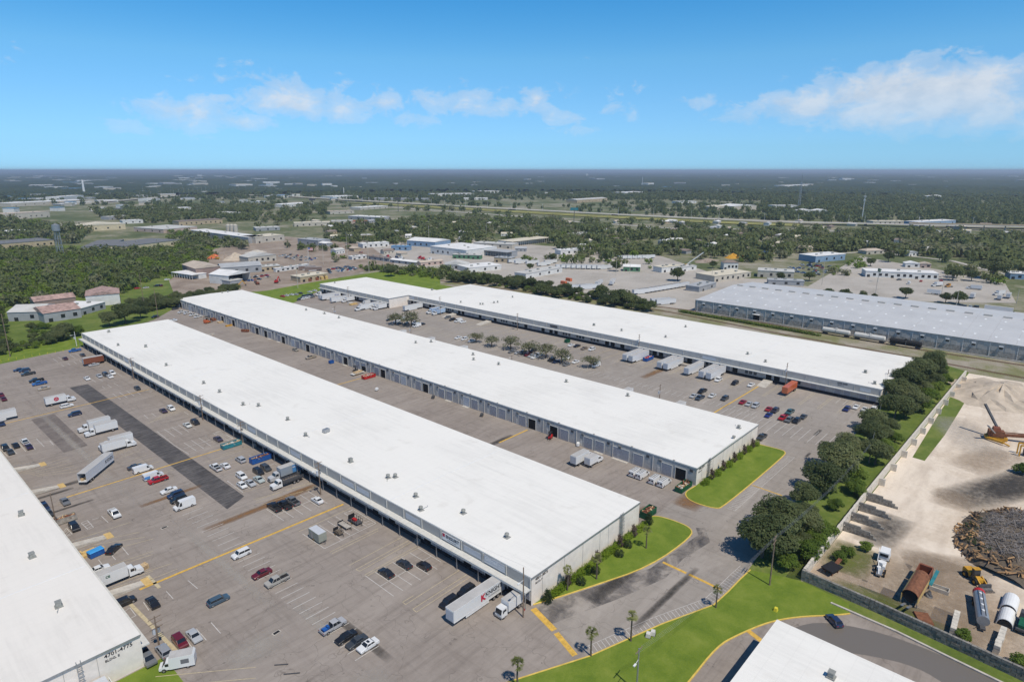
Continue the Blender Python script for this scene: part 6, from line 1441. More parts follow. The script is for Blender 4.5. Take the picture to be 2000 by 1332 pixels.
# parked cars round the blue-grey garage and the scrap rows: small, one mesh each
def tiny_car(c):
    m = MB().prof([(-2.3, .3), (2.3, .3), (2.3, .75), (1.1, .95), (-1.8, 1.0), (-2.3, .9)], -.9, .9).prof([(-1.7, .95), (.95, .95), (.3, 1.5), (-1.1, 1.5)], -.8, .8, 1, -.65, .65, 1.2)
    for x in (-1.4, 1.4):
        for s in (-.85, .85): m.cyl((x, s-.1, .32), (x, s+.1, .32), .32, n=8, mi=1)
    return m.mesh('car', [paint(c), M_glass])
TINY = [tiny_car(c) for c in (WHT, WHT, SIL, GRY, BLK, DKB, BLU, RED, BEI)]
def tiny_field(pts, n, label, group, seed):
    z = random.Random(seed); A = [P(*p) for p in pts]
    for k in range(n):
        u, v = z.random(), z.random(); p = (A[0].lerp(A[1], u)).lerp(A[3].lerp(A[2], u), v)
        o = ob('stored_car', z.choice(TINY), None, (p.x, p.y, .03), z.choice((0, 1.57, .6, -1.2))+z.uniform(-.1, .1)); tag(o, label, 'car', group)
tiny_field([(1530, 528), (1575, 512), (1640, 520), (1600, 540)], 46, 'stored car in the crowded lot before the blue-grey garage', 'cars before the blue-grey garage', 1)
tiny_field([(545, 502), (600, 512), (620, 506), (560, 497)], 30, 'stored car in the row above the scrap yard road', 'cars above the scrap yard road', 2)
tiny_field([(350, 478), (372, 485), (392, 479), (366, 471)], 22, 'stored car beside the cream works wall', 'cars beside the cream works', 3)
tiny_field([(1180, 408), (1390, 428), (1400, 420), (1200, 402)], 60, 'stored car in the dealer lots beyond the highway', 'cars beyond the highway', 4)
tiny_field([(645, 535), (700, 528), (690, 520), (640, 526)], 40, 'scrapped car heaped at the meadow edge', 'scrapped cars at the meadow edge', 5)
tiny_field([(460, 552), (540, 545), (520, 538), (470, 545)], 18, 'wrecked vehicle standing in the scrap yard', 'wrecks in the scrap yard', 6)
# heaps in the scrap yard
def heap(px, py, rx, ry, h, mat, label, name='heap', cat='heap', seed=1, nn=20):
    z = random.Random(seed); p = P(px, py); m = MB(); vs = [(0, 0, h)]; fs = []
    rings = 5
    for j in range(1, rings+1):
        for i in range(nn):
            a = 2*math.pi*i/nn; t = j/rings; k = 1+z.uniform(-.16, .16)
            vs.append((rx*t*k*math.cos(a), ry*t*k*math.sin(a), max(0, h*(1-t)**1.15*(1+z.uniform(-.2, .2))) if j < rings else -.1))
    for i in range(nn): fs.append((0, 1+i, 1+(i+1) % nn))
    for j in range(rings-1):
        for i in range(nn): a_ = 1+j*nn; fs.append((a_+i, a_+nn+i, a_+nn+(i+1) % nn, a_+(i+1) % nn))
    o = m.add(vs, fs).build(name, mat, loc=p); tag(o, label, cat); keep(p, Vector((1, 0, 0)), rx, ry); return o
heap(460, 507, 14, 12, 8, M_sand, 'tall pale sand heap in the scrap yard', 'sand_heap')
heap(436, 505, 12, 9, 5, M_scrapdirt, 'brownish rubble heap left of the sand heap', 'rubble_heap', seed=2)
heap(420, 504, 10, 8, 4.5, M_orange, 'rust orange scrap heap by the thicket', 'scrap_heap', seed=3)
heap(488, 503, 12, 8, 4, M_scrapdirt, 'low brown rubble heap right of the sand heap', 'rubble_heap', seed=4)
heap(500, 493, 14, 8, 3, M_conc, 'pale rubble heap near the road bend', 'rubble_heap', seed=5)
heap(1380, 510, 20, 10, 3, M_scrapdirt, 'brown earth heap below the crane boom', 'earth_heap', seed=6)
heap(1432, 503, 14, 8, 5, M_cat, 'orange machine heap beside the hip-roofed house', 'scrap_heap', seed=7)
heap(1455, 502, 12, 7, 5, M_red, 'red scrap heap beside the hip-roofed house', 'scrap_heap', seed=8)
for k, (px, py, mt, lab) in enumerate(((1483, 500, M_blue, 'blue shipping container stack behind the wood edge'), (1488, 503, M_cat, 'yellow container below the blue stack'), (1480, 495, M_blue, 'upper blue container at the wood edge'))):
    o = MB().box(-9, -1.5, 0, 9, 1.5, 5 if k == 0 else 3).build('shipping_container', mt, loc=P(px, py), rz=YAW-R(85)); tag(o, lab, 'container')
b = P(1340, 521); r = empty('crane_boom', b); MB().box(-2, -1.3, .4, 2, 1.3, 2.6).build('crane_body', M_cat, r); MB().bar((0, 0, 2), (8, -14, 15), .7, .8).build('boom', M_white, r); tag(r, 'pale crane boom slanting up by the earth heap', 'crane')
for k, (px, py, mt, lab) in enumerate(((604, 549, M_rust, 'rust red container at the cream-roofed shed'), (618, 547, M_brown, 'brown container beside the rust red one'), (628, 546, M_tan, 'tan container beside the cream-roofed shed'), (636, 545, M_tan, 'second tan container beside the cream-roofed shed'), (1101, 555, M_orange, 'orange-red container beyond the railway trees'), (1111, 549, M_orange, 'small orange-red container by the estate paving'))):
    o = MB().box(-3, -1.25, 0, 3, 1.25, 2.6).build('storage_container', mt, loc=P(px, py), rz=R(80)); tag(o, lab, 'container')
for k, (px, py, mt, lab) in enumerate(((463, 561, M_cat, 'yellow excavator behind the roller-door warehouse'), (540, 553, M_red, 'red crane truck in the scrap yard'), (503, 556, M_brown, 'rust brown excavator in the scrap yard'), (425, 507, M_cat, 'orange excavator by the scrap heap'))):
    r = empty('excavator', P(px, py), R(40*k)); MB().box(-2, -1.3, 0, 2, -.7, .9).box(-2, .7, 0, 2, 1.3, .9).build('tracks', M_black, r); MB().box(-1.9, -1.2, .95, 1.6, 1.2, 2.4).build('house', mt, r); MB().box(.4, .2, 2.4, 1.5, 1.1, 3.2).build('cab', M_glass, r)
    MB().bar((1.4, 0, 2), (5.4, 0, 5), .5, .6).bar((5.4, 0, 5), (7.6, 0, 1.6), .4, .45).build('boom', mt, r); MB().box(7.1, -.6, .6, 8.2, .6, 1.7, 0, .2, .1).build('bucket', M_steeld, r); tag(r, lab, 'excavator')
# ================================================================ vegetation
def leaf_cloud(m, centres, n, size, rs, flat=.75, up=.85, mi=0):
    """n leaf-clump faces spread through ellipsoid lobes; centres: (x,y,z,r)"""
    tot = sum(c[3]**2 for c in centres)
    for (cx, cy, cz, cr) in centres:
        for _ in range(int(n*cr*cr/tot)+1):
            while True:
                d = Vector((rs.uniform(-1, 1), rs.uniform(-1, 1), rs.uniform(-1, 1)))
                if .05 < d.length < 1: break
            rad = d.length**.45; d.normalize(); p = Vector((cx, cy, cz))+Vector((d.x, d.y, d.z*flat))*cr*rad*(1+rs.uniform(-.12, .16))
            nrm = (d+Vector((0, 0, up))+Vector((rs.uniform(-1, 1), rs.uniform(-1, 1), rs.uniform(-1, 1)))*.5).normalized()
            a = nrm.orthogonal().normalized(); b = nrm.cross(a); t = rs.uniform(0, 6.28)
            a, b = a*math.cos(t)+b*math.sin(t), b*math.cos(t)-a*math.sin(t)
            s = size*rs.uniform(.6, 1.35); k = rs.uniform(.5, .9); e = nrm*s*.25
            m.add([p-a*s*.5-e, p-b*s*k*.5, p+a*s*.5-e*.4, p+b*s*k*.5], [(0, 1, 2, 3)], mi)
def trunk_mesh(rs, h, r, limbs, spread, name='trunk'):
    m = MB(); top = Vector((rs.uniform(-.4, .4), rs.uniform(-.4, .4), h))
    m.cyl((0, 0, -.1), (top.x*.5, top.y*.5, h*.5), r, r*.75, 7).cyl((top.x*.5, top.y*.5, h*.5), top, r*.75, r*.55, 7)
    for k in range(limbs):
        a = 6.28*k/limbs+rs.uniform(-.4, .4); z0 = h*rs.uniform(.6, 1.0); p0 = Vector((top.x*z0/h, top.y*z0/h, z0))
        p1 = p0+Vector((math.cos(a)*spread*.5, math.sin(a)*spread*.5, spread*.45)); p2 = p1+Vector((math.cos(a)*spread*.4, math.sin(a)*spread*.4, spread*rs.uniform(.15, .4)))
        m.cyl(p0, p1, r*.45, r*.28, 5, cap=False).cyl(p1, p2, r*.28, r*.08, 5, cap=False)
    return m.mesh(name, M_bark)
def make_tree(seed, h, R_, n, size, mat, lobes=9, trunkh=.35, flat=.72, limbs=5):
    """returns (trunk mesh, crown mesh) of a broad-leaved tree"""
    rs = random.Random(seed); cs = [(0, 0, h*.64, R_*.62)]
    for k in range(lobes):
        a = 6.28*k/lobes+rs.uniform(-.35, .35); d = R_*rs.uniform(.42, .72)
        cs.append((d*math.cos(a), d*math.sin(a), h*rs.uniform(.42, .80), R_*rs.uniform(.30, .46)))
    for k in range(3): cs.append((rs.uniform(-.3, .3)*R_, rs.uniform(-.3, .3)*R_, h*rs.uniform(.78, .9), R_*rs.uniform(.26, .38)))
    m = MB(); leaf_cloud(m, cs, n, size, rs, flat)
    return trunk_mesh(rs, h*trunkh+.6, R_*.055+.08, limbs, R_*.9), m.mesh('crown', mat)
TREES = {
 'oak': [make_tree(s, 10, 6.2, 5200, .62, L_oak, 10) for s in (1, 2, 3, 4)],
 'bright': [make_tree(s, 7, 4.6, 3000, .55, L_bright, 8) for s in (11, 12)],
 'park': [make_tree(s, 6.6, 4.4, 760, .56, L_pale, 9, .42, .6, 7) for s in (21, 22, 23)],
 'wood': [make_tree(s, 10, 6.0, 1500, 1.0, L_wood, 8) for s in (31, 32, 33, 34)],
 'bush': [make_tree(s, 4.5, 3.6, 1100, .7, L_bright, 7, .12) for s in (41, 42, 43)],
 'thick': [make_tree(s, 6, 4.4, 1300, .8, L_wood, 7, .2) for s in (51, 52)],
}
NT_ = {'n': 0}
def tree(kind, x, y, sc_, label, group=None, name='tree', cat='tree', var=None, sz=1.0):
    lst = TREES[kind]; tm, cm = lst[(NT_['n'] if var is None else var) % len(lst)]; NT_['n'] += 1
    r = empty(name, (x, y, 0), rnd.uniform(0, 6.28)); r.scale = (sc_, sc_, sc_*sz)
    ob('trunk', tm, r); ob('crown', cm, r); tag(r, label, cat, group); return r
# --- row of oaks between the lot and the yard wall
oaks = []
z = random.Random(17)
for x in np.arange(150, 372, 11.5): oaks.append((x+z.uniform(-4, 4), 50.0+z.uniform(-2.6, 2.2) - (1.5 if x < 165 else 0) + (2 if x > 290 else 0), z.uniform(.62, 1.12), 'oak'))
for x in np.arange(146, 372, 13.5): oaks.append((x+z.uniform(-4, 4), 44.0+z.uniform(-2, 2), z.uniform(.5, .9), z.choice(('oak', 'oak', 'bright'))))
oaks += [(153, 48, 1.12, 'oak'), (163, 51.5, 1.1, 'oak'), (300, 51, 1.12, 'oak'), (318, 51.5, 1.2, 'oak'), (338, 50, 1.15, 'oak'), (355, 49, 1.15, 'oak')]
oaks.sort(key=lambda t: t[0])
WD = ['dark oak', 'dull green oak', 'broad oak', 'leaning-crowned oak']
for k, (x, y, s, kd) in enumerate(oaks):
    where = 'at the lawn end' if x < 175 else 'opposite the roller-door warehouse' if x < 235 else 'opposite the far car park' if x < 290 else 'at the corner of the far warehouse'
    tree(kd, x, y, s, '%s oak from the lawn end, %s' % ((ORD+['twenty-'+o for o in ORD[:9]]+['thirtieth']+['thirty-'+o for o in ORD[:9]]+['fortieth']+['forty-'+o for o in ORD[:9]]+['fiftieth']+['fifty-'+o for o in ORD[:9]])[k], where), 'oaks along the yard wall', 'oak_tree')
for k, (x, y, s) in enumerate(((170, 40.8, .75), (163, 40.6, .7), (201, 40.6, .6), (240, 41.5, .8), (253, 42, .65), (296, 42, .95), (310, 42, 1.0), (326, 41.5, .8), (345, 41, .7), (157, 41, .8))):
    tree('bright', x, y, s, '%s light green tree from the lawn end against the pale yard wall' % ORD[k], 'light green trees against the yard wall', 'sapling')
# --- trees standing in the far car park
for k, (px, py, s, kd, lab) in enumerate(((772, 634, 1.05, 'park', 'thin-crowned half of the big pair of trees in the far lot'), (803, 637, 1.25, 'park', 'fuller half of the big pair of trees in the far lot'), (930, 669, .8, 'park', 'first young tree of the row in the far lot'),
        (960, 677, .88, 'park', 'second young tree of the row in the far lot'), (998, 683, 1.02, 'park', 'third young tree of the row in the far lot'), (1033, 693, 1.0, 'park', 'fourth young tree of the row in the far lot'),
        (1066, 699, 1.08, 'park', 'fifth tree of the row, spreading over parked cars'), (1097, 709, 1.0, 'park', 'sixth tree of the row, spreading over parked cars'), (1154, 718, .85, 'park', 'sparse lone tree beside the white van'))):
    p = P(px, py); tree(kd, p.x, p.y, s*1.35, lab, 'trees in the far lot', 'lot_tree', sz=.85)
# --- palms
def palm_mesh(seed, h):
    rs = random.Random(seed); t = MB(); segs = 6; px_ = 0
    for k in range(segs): t.cyl((.08*math.sin(k*.6), 0, h*k/segs), (.08*math.sin((k+1)*.6), 0, h*(k+1)/segs), .2-.012*k, .2-.012*(k+1), 8, cap=False)
    c = MB(); top = Vector((.08*math.sin(segs*.6), 0, h))
    for k in range(34):
        a = rs.uniform(0, 6.28); e = rs.uniform(-.7, 1.25); L = rs.uniform(1.2, 1.65)
        d = Vector((math.cos(a)*math.cos(e), math.sin(a)*math.cos(e), math.sin(e))); s = Vector((-math.sin(a), math.cos(a), 0))
        p1 = top+d*L*.5; p2 = top+d*L*.9+Vector((0, 0, -.18)); u = d.cross(s)
        for j in range(-3, 4):     # fan of blades
            q = p2+s*j*.24+u*abs(j)*.07-d*abs(j)*.1+Vector((0, 0, -.05*abs(j)))
            c.add([p1-s*.05, p1+s*.05, q+s*.07, q-s*.07], [(0, 1, 2, 3)])
        c.bar(top, p1, .04, .04)
    return t.mesh('trunk', M_bark), c.mesh('fronds', L_palm)
PALM = [palm_mesh(s, h) for s, h in ((1, 5.4), (2, 5.9), (3, 5.2))]
for k, (px, py, s, lab) in enumerate(((1154, 1281, 1.05, 'palm on the verge between two kerbside palms'), (1232, 1252, 1.05, 'palm on the verge nearest the twin grey boxes'), (1011, 1340, 1.05, 'palm at the lower edge beside the drive'),
        (1398, 1187, .9, 'short palm at the kerb near the oak shade'), (1108, 1153, .95, 'palm against the end wall, nearest the corner'), (1165, 1131, 1.1, 'palm on the lawn strip beside a purple bush'), (1262, 1071, 1.0, 'palm standing free on the lawn strip'))):
    p = P(px, py); tm, cm = PALM[k % 3]; r = empty('palm_tree', (p.x, p.y, .1), rnd.uniform(0, 6)); r.scale = (s,)*3; ob('trunk', tm, r); ob('fronds', cm, r); tag(r, lab, 'palm', 'cabbage palms on the lawns')
# --- shrubs on the two lawns
def shrub_mesh(seed, cs, n, size, mat, flat=.9):
    rs = random.Random(seed); m = MB(); leaf_cloud(m, cs, n, size, rs, flat, .5); return m.mesh('foliage', mat)
HEDGE = [shrub_mesh(k, [(x, 0, .75, 1.0) for x in np.linspace(-1.9, 1.9, 5)], 900, .3, L_hedge) for k in (1, 2)]
ROUND = shrub_mesh(3, [(0, 0, .7, 1.05)], 420, .28, L_dark); CONE = shrub_mesh(4, [(0, 0, .9, 1.1), (0, 0, 1.9, .85), (0, 0, 2.8, .5)], 620, .28, L_dark)
PURP = shrub_mesh(5, [(0, 0, 1.0, .8), (.5, .2, 1.9, .7), (-.4, -.2, 2.3, .6), (0, .3, 2.9, .45)], 330, .32, L_purple); ROUNDB = shrub_mesh(6, [(0, 0, .8, 1.25), (.8, 0, .7, .9), (-.8, 0, .7, .9)], 620, .28, L_hedge)
M_stem = MB().cyl((0, 0, -.1), (0, 0, .7), .1, .06, 6).mesh('stem', M_bark)
def shrub(me, x, y, label, name, group, s=1.0, rz=0.0):
    r = empty(name, (x, y, .1), rz); r.scale = (s,)*3; ob('stem', M_stem, r); ob('foliage', me, r); tag(r, label, 'shrub', group)
S1, S2 = 'shrubs along the numbered end wall', 'shrubs along the second end wall'
for k, (kd, x, y) in enumerate((('c', 99.4, 79.3), ('h', 103.4, 79.7), ('p', 107.4, 79.6), ('h', 110.6, 79.7), ('r', 110.0, 77.6), ('h', 115.6, 79.7), ('r', 116, 77.6), ('p', 119.5, 79.4), ('h', 122.6, 79.7), ('h', 126.3, 79.7), ('r', 126.0, 77.2), ('p', 129.6, 79.3), ('h', 132.6, 79.7), ('r', 131, 77.8), ('p', 136.3, 79.2), ('h', 139.8, 79.7), ('c', 144.6, 79.6))):
    me, nm, ds = {'c': (CONE, 'conical_shrub', 'dark conical shrub'), 'h': (HEDGE[k % 2], 'clipped_hedge', 'bright clipped hedge'), 'p': (PURP, 'purple_shrub', 'purplish leggy shrub'), 'r': (ROUND, 'round_shrub', 'dark rounded shrub')}[kd]
    shrub(me, x, y, '%s, %s in the bed from the car park corner' % (ds, ORD[k]), nm, S1, 1.15)
for k, (kd, x) in enumerate((('h', 177.6), ('p', 182), ('h', 186), ('p', 190.4), ('h', 194.6), ('p', 199), ('h', 203), ('p', 207.2), ('h', 211), ('p', 214.4), ('h', 217.4))):
    shrub(ROUNDB if kd == 'h' else PURP, x, 78.6, '%s, %s in the bed of the roller-door warehouse' % ('bright round shrub' if kd == 'h' else 'purplish shrub', ORD[k]), 'round_shrub' if kd == 'h' else 'purple_shrub', S2, 1.15)
# --- trees of the overgrown corner and behind the long roofs
def pt(kind, px, py, s, label, group, name='tree', sz=1.0): p = P(px, py); keep(p, Vector((1, 0, 0)), 2, 2); return tree(kind, p.x, p.y, s, label, group, name, sz=sz)
G1 = 'trees behind the long roofs'
for k, (kd, px, py, s, lab) in enumerate((('oak', 246, 632, 1.35, 'largest dark tree behind the far end of the long roof'), ('oak', 215, 638, 1.0, 'dark tree left of the largest one behind the long roof'), ('oak', 275, 622, .9, 'dark tree right of the largest one behind the long roof'), ('oak', 125, 662, .95, 'tree before the grey-walled rusting shed'), ('bright', 152, 656, .9, 'small light tree by the lamp at the verge'), ('oak', 112, 668, .7, 'low tree on the verge before the works'),
        ('oak', 365, 594, .8, 'tree behind the far end of the roller-door roof, left'), ('oak', 395, 588, .9, 'tree behind the far end of the roller-door roof, middle'), ('bright', 330, 594, .8, 'light tree by the alley mouth'), ('bright', 420, 580, .8, 'light tree behind the roller-door roof, right'), ('oak', 440, 575, .75, 'last tree behind the roller-door roof beside the excavator'), ('oak', 346, 588, .75, 'dark tree at the alley mouth'),
        ('bright', 155, 606, .7, 'bush in front of the works door'), ('oak', 764, 540, 1.05, 'single dark tree standing on the meadow'), ('wood', 1323, 549, 1.25, 'round dark tree before the crane boom'), ('wood', 1203, 530, 1.0, 'tree over the estate road'), ('wood', 1078, 512, .95, 'dark round tree left of the estate road'), ('wood', 1035, 528, .7, 'small tree beside the grey-roofed shed'),
        ('wood', 1392, 524, .8, 'tree beside the hip-roofed house, left'), ('wood', 1525, 549, .8, 'tree before the blue-grey garage'), ('wood', 1580, 549, .9, 'second tree before the blue-grey garage'), ('wood', 1618, 583, .8, 'dark tree behind the grey roof, first'), ('wood', 1650, 586, .9, 'dark tree behind the grey roof, second'), ('park', 1685, 578, .7, 'small thin tree behind the grey roof'),
        ('wood', 1768, 583, .95, 'tree behind the grey roof at the yard front'), ('wood', 1846, 592, .8, 'tree left of the pale pole behind the grey roof'), ('wood', 1872, 594, 1.0, 'tree right of the pale pole behind the grey roof'), ('oak', 1938, 545, 2.1, 'giant domed tree above the truck yard'), ('wood', 1860, 548, 1.3, 'open tree beside the giant domed tree'), ('wood', 1897, 549, 1.0, 'tree under the giant domed tree'),
        ('wood', 1447, 440+8, 1.2, 'tall single tree before the highway bank, right'), ('wood', 1324, 450, 1.2, 'tall single tree before the highway bank, left'), ('wood', 1700, 520, .9, 'tree left of the hip-roofed bungalow'), ('wood', 1735, 512, 1.1, 'tree right of the hip-roofed bungalow'))):
    pt(kd, px, py, s, lab, G1)
# --- scattered trees: zones in photo pixels, metres between trees
def inside(p, poly):
    x, y = p; c = False; j = len(poly)-1
    for i in range(len(poly)):
        xi, yi = poly[i]; xj, yj = poly[j]
        if (yi > y) != (yj > y) and x < (xj-xi)*(y-yi)/(yj-yi)+xi: c = not c
        j = i
    return c
FARR = np.array(FOOT)
def clear_of(x, y, pad=0.0):
    dx, dy = x-FARR[:, 0], y-FARR[:, 1]; a = np.abs(dx*FARR[:, 2]+dy*FARR[:, 3]); b = np.abs(-dx*FARR[:, 3]+dy*FARR[:, 2])
    return not np.any((a < FARR[:, 4]+pad) & (b < FARR[:, 5]+pad))
ZONES = [  # polygon, spacing, kind weights, prob, scale
 ([(-60, 520), (230, 505), (410, 488), (420, 500), (380, 535), (300, 545), (235, 575), (60, 595), (-60, 615)], 6.5, ('thick', 'bush', 'bush', 'wood'), .9, (.6, 1.1)),
 ([(-60, 492), (330, 488), (400, 470), (420, 486), (230, 506), (-60, 522)], 7.5, ('bush', 'wood', 'bush'), .9, (.7, 1.1)),
 ([(-60, 600), (10, 600), (20, 690), (-60, 700)], 7, ('thick', 'bush'), .8, (.7, 1.1)),
 ([(-10, 684), (60, 672), (150, 656), (155, 662), (60, 682), (-10, 697)], 4.2, ('bush', 'thick'), .95, (.5, .75)),
 ([(60, 640), (130, 640), (150, 655), (60, 672)], 7, ('bush', 'thick'), .6, (.5, .9)),
 ([(250, 600), (345, 588), (470, 562), (470, 572), (345, 602), (265, 615)], 5, ('thick', 'bush', 'oak'), .95, (.55, .85)),
 ([(700, 523), (860, 529), (1000, 548), (1130, 574), (1275, 604), (1275, 613), (1120, 589), (1000, 566), (860, 546), (720, 530)], 6, ('bush', 'thick', 'thick', 'wood'), .9, (.5, .95)),
 ([(880, 545), (1010, 552), (1120, 575), (1010, 561), (880, 552)], 8, ('wood', 'thick'), .8, (.7, 1.1)),
 ([(1150, 580), (1250, 590), (1262, 604), (1170, 592)], 7, ('wood', 'thick'), .9, (.8, 1.2)),
 ([(560, 478), (690, 470), (690, 505), (640, 520), (560, 490)], 10, ('wood', 'thick'), .5, (.7, 1.2)),
 ([(640, 442), (760, 440), (780, 476), (700, 482), (630, 470)], 10, ('wood', 'wood', 'thick'), .75, (.8, 1.25)),
 ([(740, 440), (840, 425), (1000, 428), (1120, 440), (1120, 468), (1000, 478), (900, 476), (760, 478)], 9, ('wood', 'wood', 'thick'), .85, (.8, 1.3)),
 ([(1080, 440), (1330, 452), (1480, 455), (1660, 470), (1670, 500), (1560, 505), (1480, 512), (1390, 508), (1290, 504), (1190, 512), (1080, 490)], 9, ('wood', 'wood', 'wood', 'thick'), .9, (.85, 1.25)),
 ([(1000, 496), (1090, 490), (1200, 512), (1190, 520), (1080, 516), (1000, 506)], 9, ('thick', 'bush', 'wood'), .6, (.6, 1.0)),
 ([(1130, 512), (1300, 516), (1290, 526), (1180, 522)], 9, ('bush', 'thick'), .5, (.6, .9)),
 ([(1440, 508), (1530, 510), (1530, 535), (1450, 535)], 9, ('thick', 'wood', 'bush'), .7, (.7, 1.0)),
 ([(1640, 520), (1690, 505), (1690, 525), (1620, 555), (1580, 560)], 9, ('bush', 'thick'), .6, (.6, .9)),
 ([(1480, 455), (1660, 460), (2060, 466), (2060, 545), (1960, 530), (1880, 520), (1800, 505), (1700, 495), (1600, 490), (1560, 480)], 9.5, ('wood',), .93, (.9, 1.35)),
 ([(1840, 530), (1960, 535), (1980, 560), (1900, 552), (1840, 552)], 9, ('wood', 'bush'), .6, (.7, 1.0)),
 ([(1600, 578), (1720, 582), (1800, 590), (1720, 590), (1610, 584)], 14, ('thick', 'bush'), .5, (.6, .8)),
 ([(-60, 428), (130, 440), (180, 452), (150, 478), (-60, 468)], 10, ('wood', 'thick'), .85, (.8, 1.3)),
 ([(180, 412), (500, 402), (500, 432), (340, 440), (240, 432), (200, 426)], 11, ('wood',), .8, (.9, 1.3)),
 ([(500, 405), (640, 402), (640, 440), (500, 445)], 13, ('wood',), .45, (.9, 1.3)),
 ([(330, 450), (430, 470), (500, 478), (480, 490), (400, 480), (330, 470)], 9, ('wood', 'bush'), .7, (.7, 1.1)),
 ([(1990, 590), (2060, 600), (2060, 630), (1990, 620)], 9, ('bush', 'wood'), .6, (.7, 1.0)),
 ([(640, 395), (1000, 412), (1000, 424), (640, 404)], 16, ('wood',), .3, (.8, 1.1)),
 ([(1000, 425), (1560, 443), (1560, 455), (1000, 438)], 15, ('wood',), .35, (.8, 1.1)),
]
ZN = ['in the thicket below the water tower', 'in the thicket beside the cream works', 'at the left edge beside the works', 'in the hedge along the grass verge', 'before the rusting works', 'behind the far ends of the long roofs', 'in the belt along the railway', 'in the belt behind the far roof', 'in the belt before the trailers', 'beside the scrap yard road', 'near the flag', 'in the central wood, left part', 'in the central wood', 'left of the estate road', 'along the estate road', 'beside the hip-roofed house', 'beside the garage lot', 'in the dark wood on the right', 'round the giant domed tree', 'behind the grey roof', 'left of the water tower', 'in the dark wood on the left', 'below the highway on the left', 'beside the silos', 'at the right picture edge', 'on the highway lawn', 'along the frontage road']
zq = random.Random(99); pool = []
for zi, (poly, sp, kinds, pr, srange) in enumerate(ZONES):
    if sp > 8.5: sp, pr, srange = sp*1.28, pr*.88, (srange[0]*.85, srange[1]*1.3)
    W_ = [P(*p) for p in poly]; wp = [(p.x, p.y) for p in W_]
    x0, x1 = min(p[0] for p in wp), max(p[0] for p in wp); y0, y1 = min(p[1] for p in wp), max(p[1] for p in wp)
    x = x0
    while x < x1:
        y = y0
        while y < y1:
            q_ = (x+zq.uniform(-.48, .48)*sp, y+zq.uniform(-.48, .48)*sp); y += sp
            if zq.random() > pr-(.55 if sp > 8.5 and math.sin(q_[0]*.023+zi)*math.sin(q_[1]*.027+2*zi) > .35 else 0) or not inside(q_, wp) or not clear_of(*q_, 1.5): continue
            pool.append((math.hypot(*q_), q_[0], q_[1], zq.choice(kinds), zq.uniform(*srange), zi))
        x += sp
pool.sort()
DESC = {'thick': ('thicket_tree', 'dense low tree'), 'bush': ('bush', 'light green bush'), 'wood': ('wood_tree', 'dark broad tree'), 'oak': ('wood_tree', 'dark broad tree')}
NIND = 300
for d, x, y, kd, s, zi in pool[:NIND]:
    nm, lab = DESC[kd]; tree(kd, x, y, s, lab+' '+ZN[zi], nm.replace('_', ' ')+('es ' if nm == 'bush' else 's ')+ZN[zi], nm, 'bush' if kd == 'bush' else 'tree')
# the rest of the woods, one mass of crowns
def crown_template(seed, n, size):
    rs = random.Random(seed); m = MB(); cs = [(0, 0, .62, .55)]+[(.55*math.cos(a), .55*math.sin(a), rs.uniform(.42, .75), rs.uniform(.34, .48)) for a in (0, 1.25, 2.5, 3.8, 5.0)]+[(0, 0, .25, .4)]
    leaf_cloud(m, cs, n, size, rs, .8); return np.array(m.v, dtype=np.float32).reshape(-1, 4, 3)
def crown_mass(name, lst, tmpl, mat, label):
    qs = []
    for i, (x, y, R_, H_) in enumerate(lst):
        t = tmpl[i % len(tmpl)]; a = (i*2.399) % 6.283; c, s = math.cos(a), math.sin(a)
        q = np.empty_like(t); q[..., 0] = (t[..., 0]*c-t[..., 1]*s)*R_+x; q[..., 1] = (t[..., 0]*s+t[..., 1]*c)*R_+y; q[..., 2] = t[..., 2]*H_; qs.append(q)
    v = np.concatenate(qs).reshape(-1, 3); n = len(v)//4
    me = bpy.data.meshes.new(name); me.vertices.add(len(v)); me.vertices.foreach_set('co', v.ravel()); me.loops.add(len(v)); me.loops.foreach_set('vertex_index', np.arange(len(v), dtype=np.int32))
    me.polygons.add(n); me.polygons.foreach_set('loop_start', np.arange(0, len(v), 4, dtype=np.int32)); me.polygons.foreach_set('loop_total', np.full(n, 4, dtype=np.int32)); me.materials.append(mat); me.update(); me.validate()
    o = ob(name, me); tag(o, label, 'woodland', kind='stuff'); return o
T1 = [crown_template(s, 62, .44) for s in range(8)]; T2 = [crown_template(s+20, 26, .62) for s in range(8)]
rest = [(kd, x, y, (7.2 if kd == 'wood' else 5.0)*s*zq.uniform(.7, 1.25), (9.0 if kd == 'wood' else 5.4)*s*zq.uniform(.7, 1.25)) for d, x, y, kd, s, zi in pool[NIND:]]
tone = [('b' if kd == 'bush' or (kd == 'thick' and zq.random() < .45) else 'p' if zq.random() < .13 else 'w') for kd, *_ in rest]
for tn, nm, mt, lab in (('w', 'woodland', L_wood, 'mass of dark tree crowns between the estate and the highway'), ('b', 'thicket', L_bright, 'mass of light green bushes between the estate and the highway'), ('p', 'pale_woodland', L_pale, 'paler crowns strewn through the woods before the highway')):
    crown_mass(nm, [q_[1:] for q_, t_ in zip(rest, tone) if t_ == tn], T1, mt, lab)
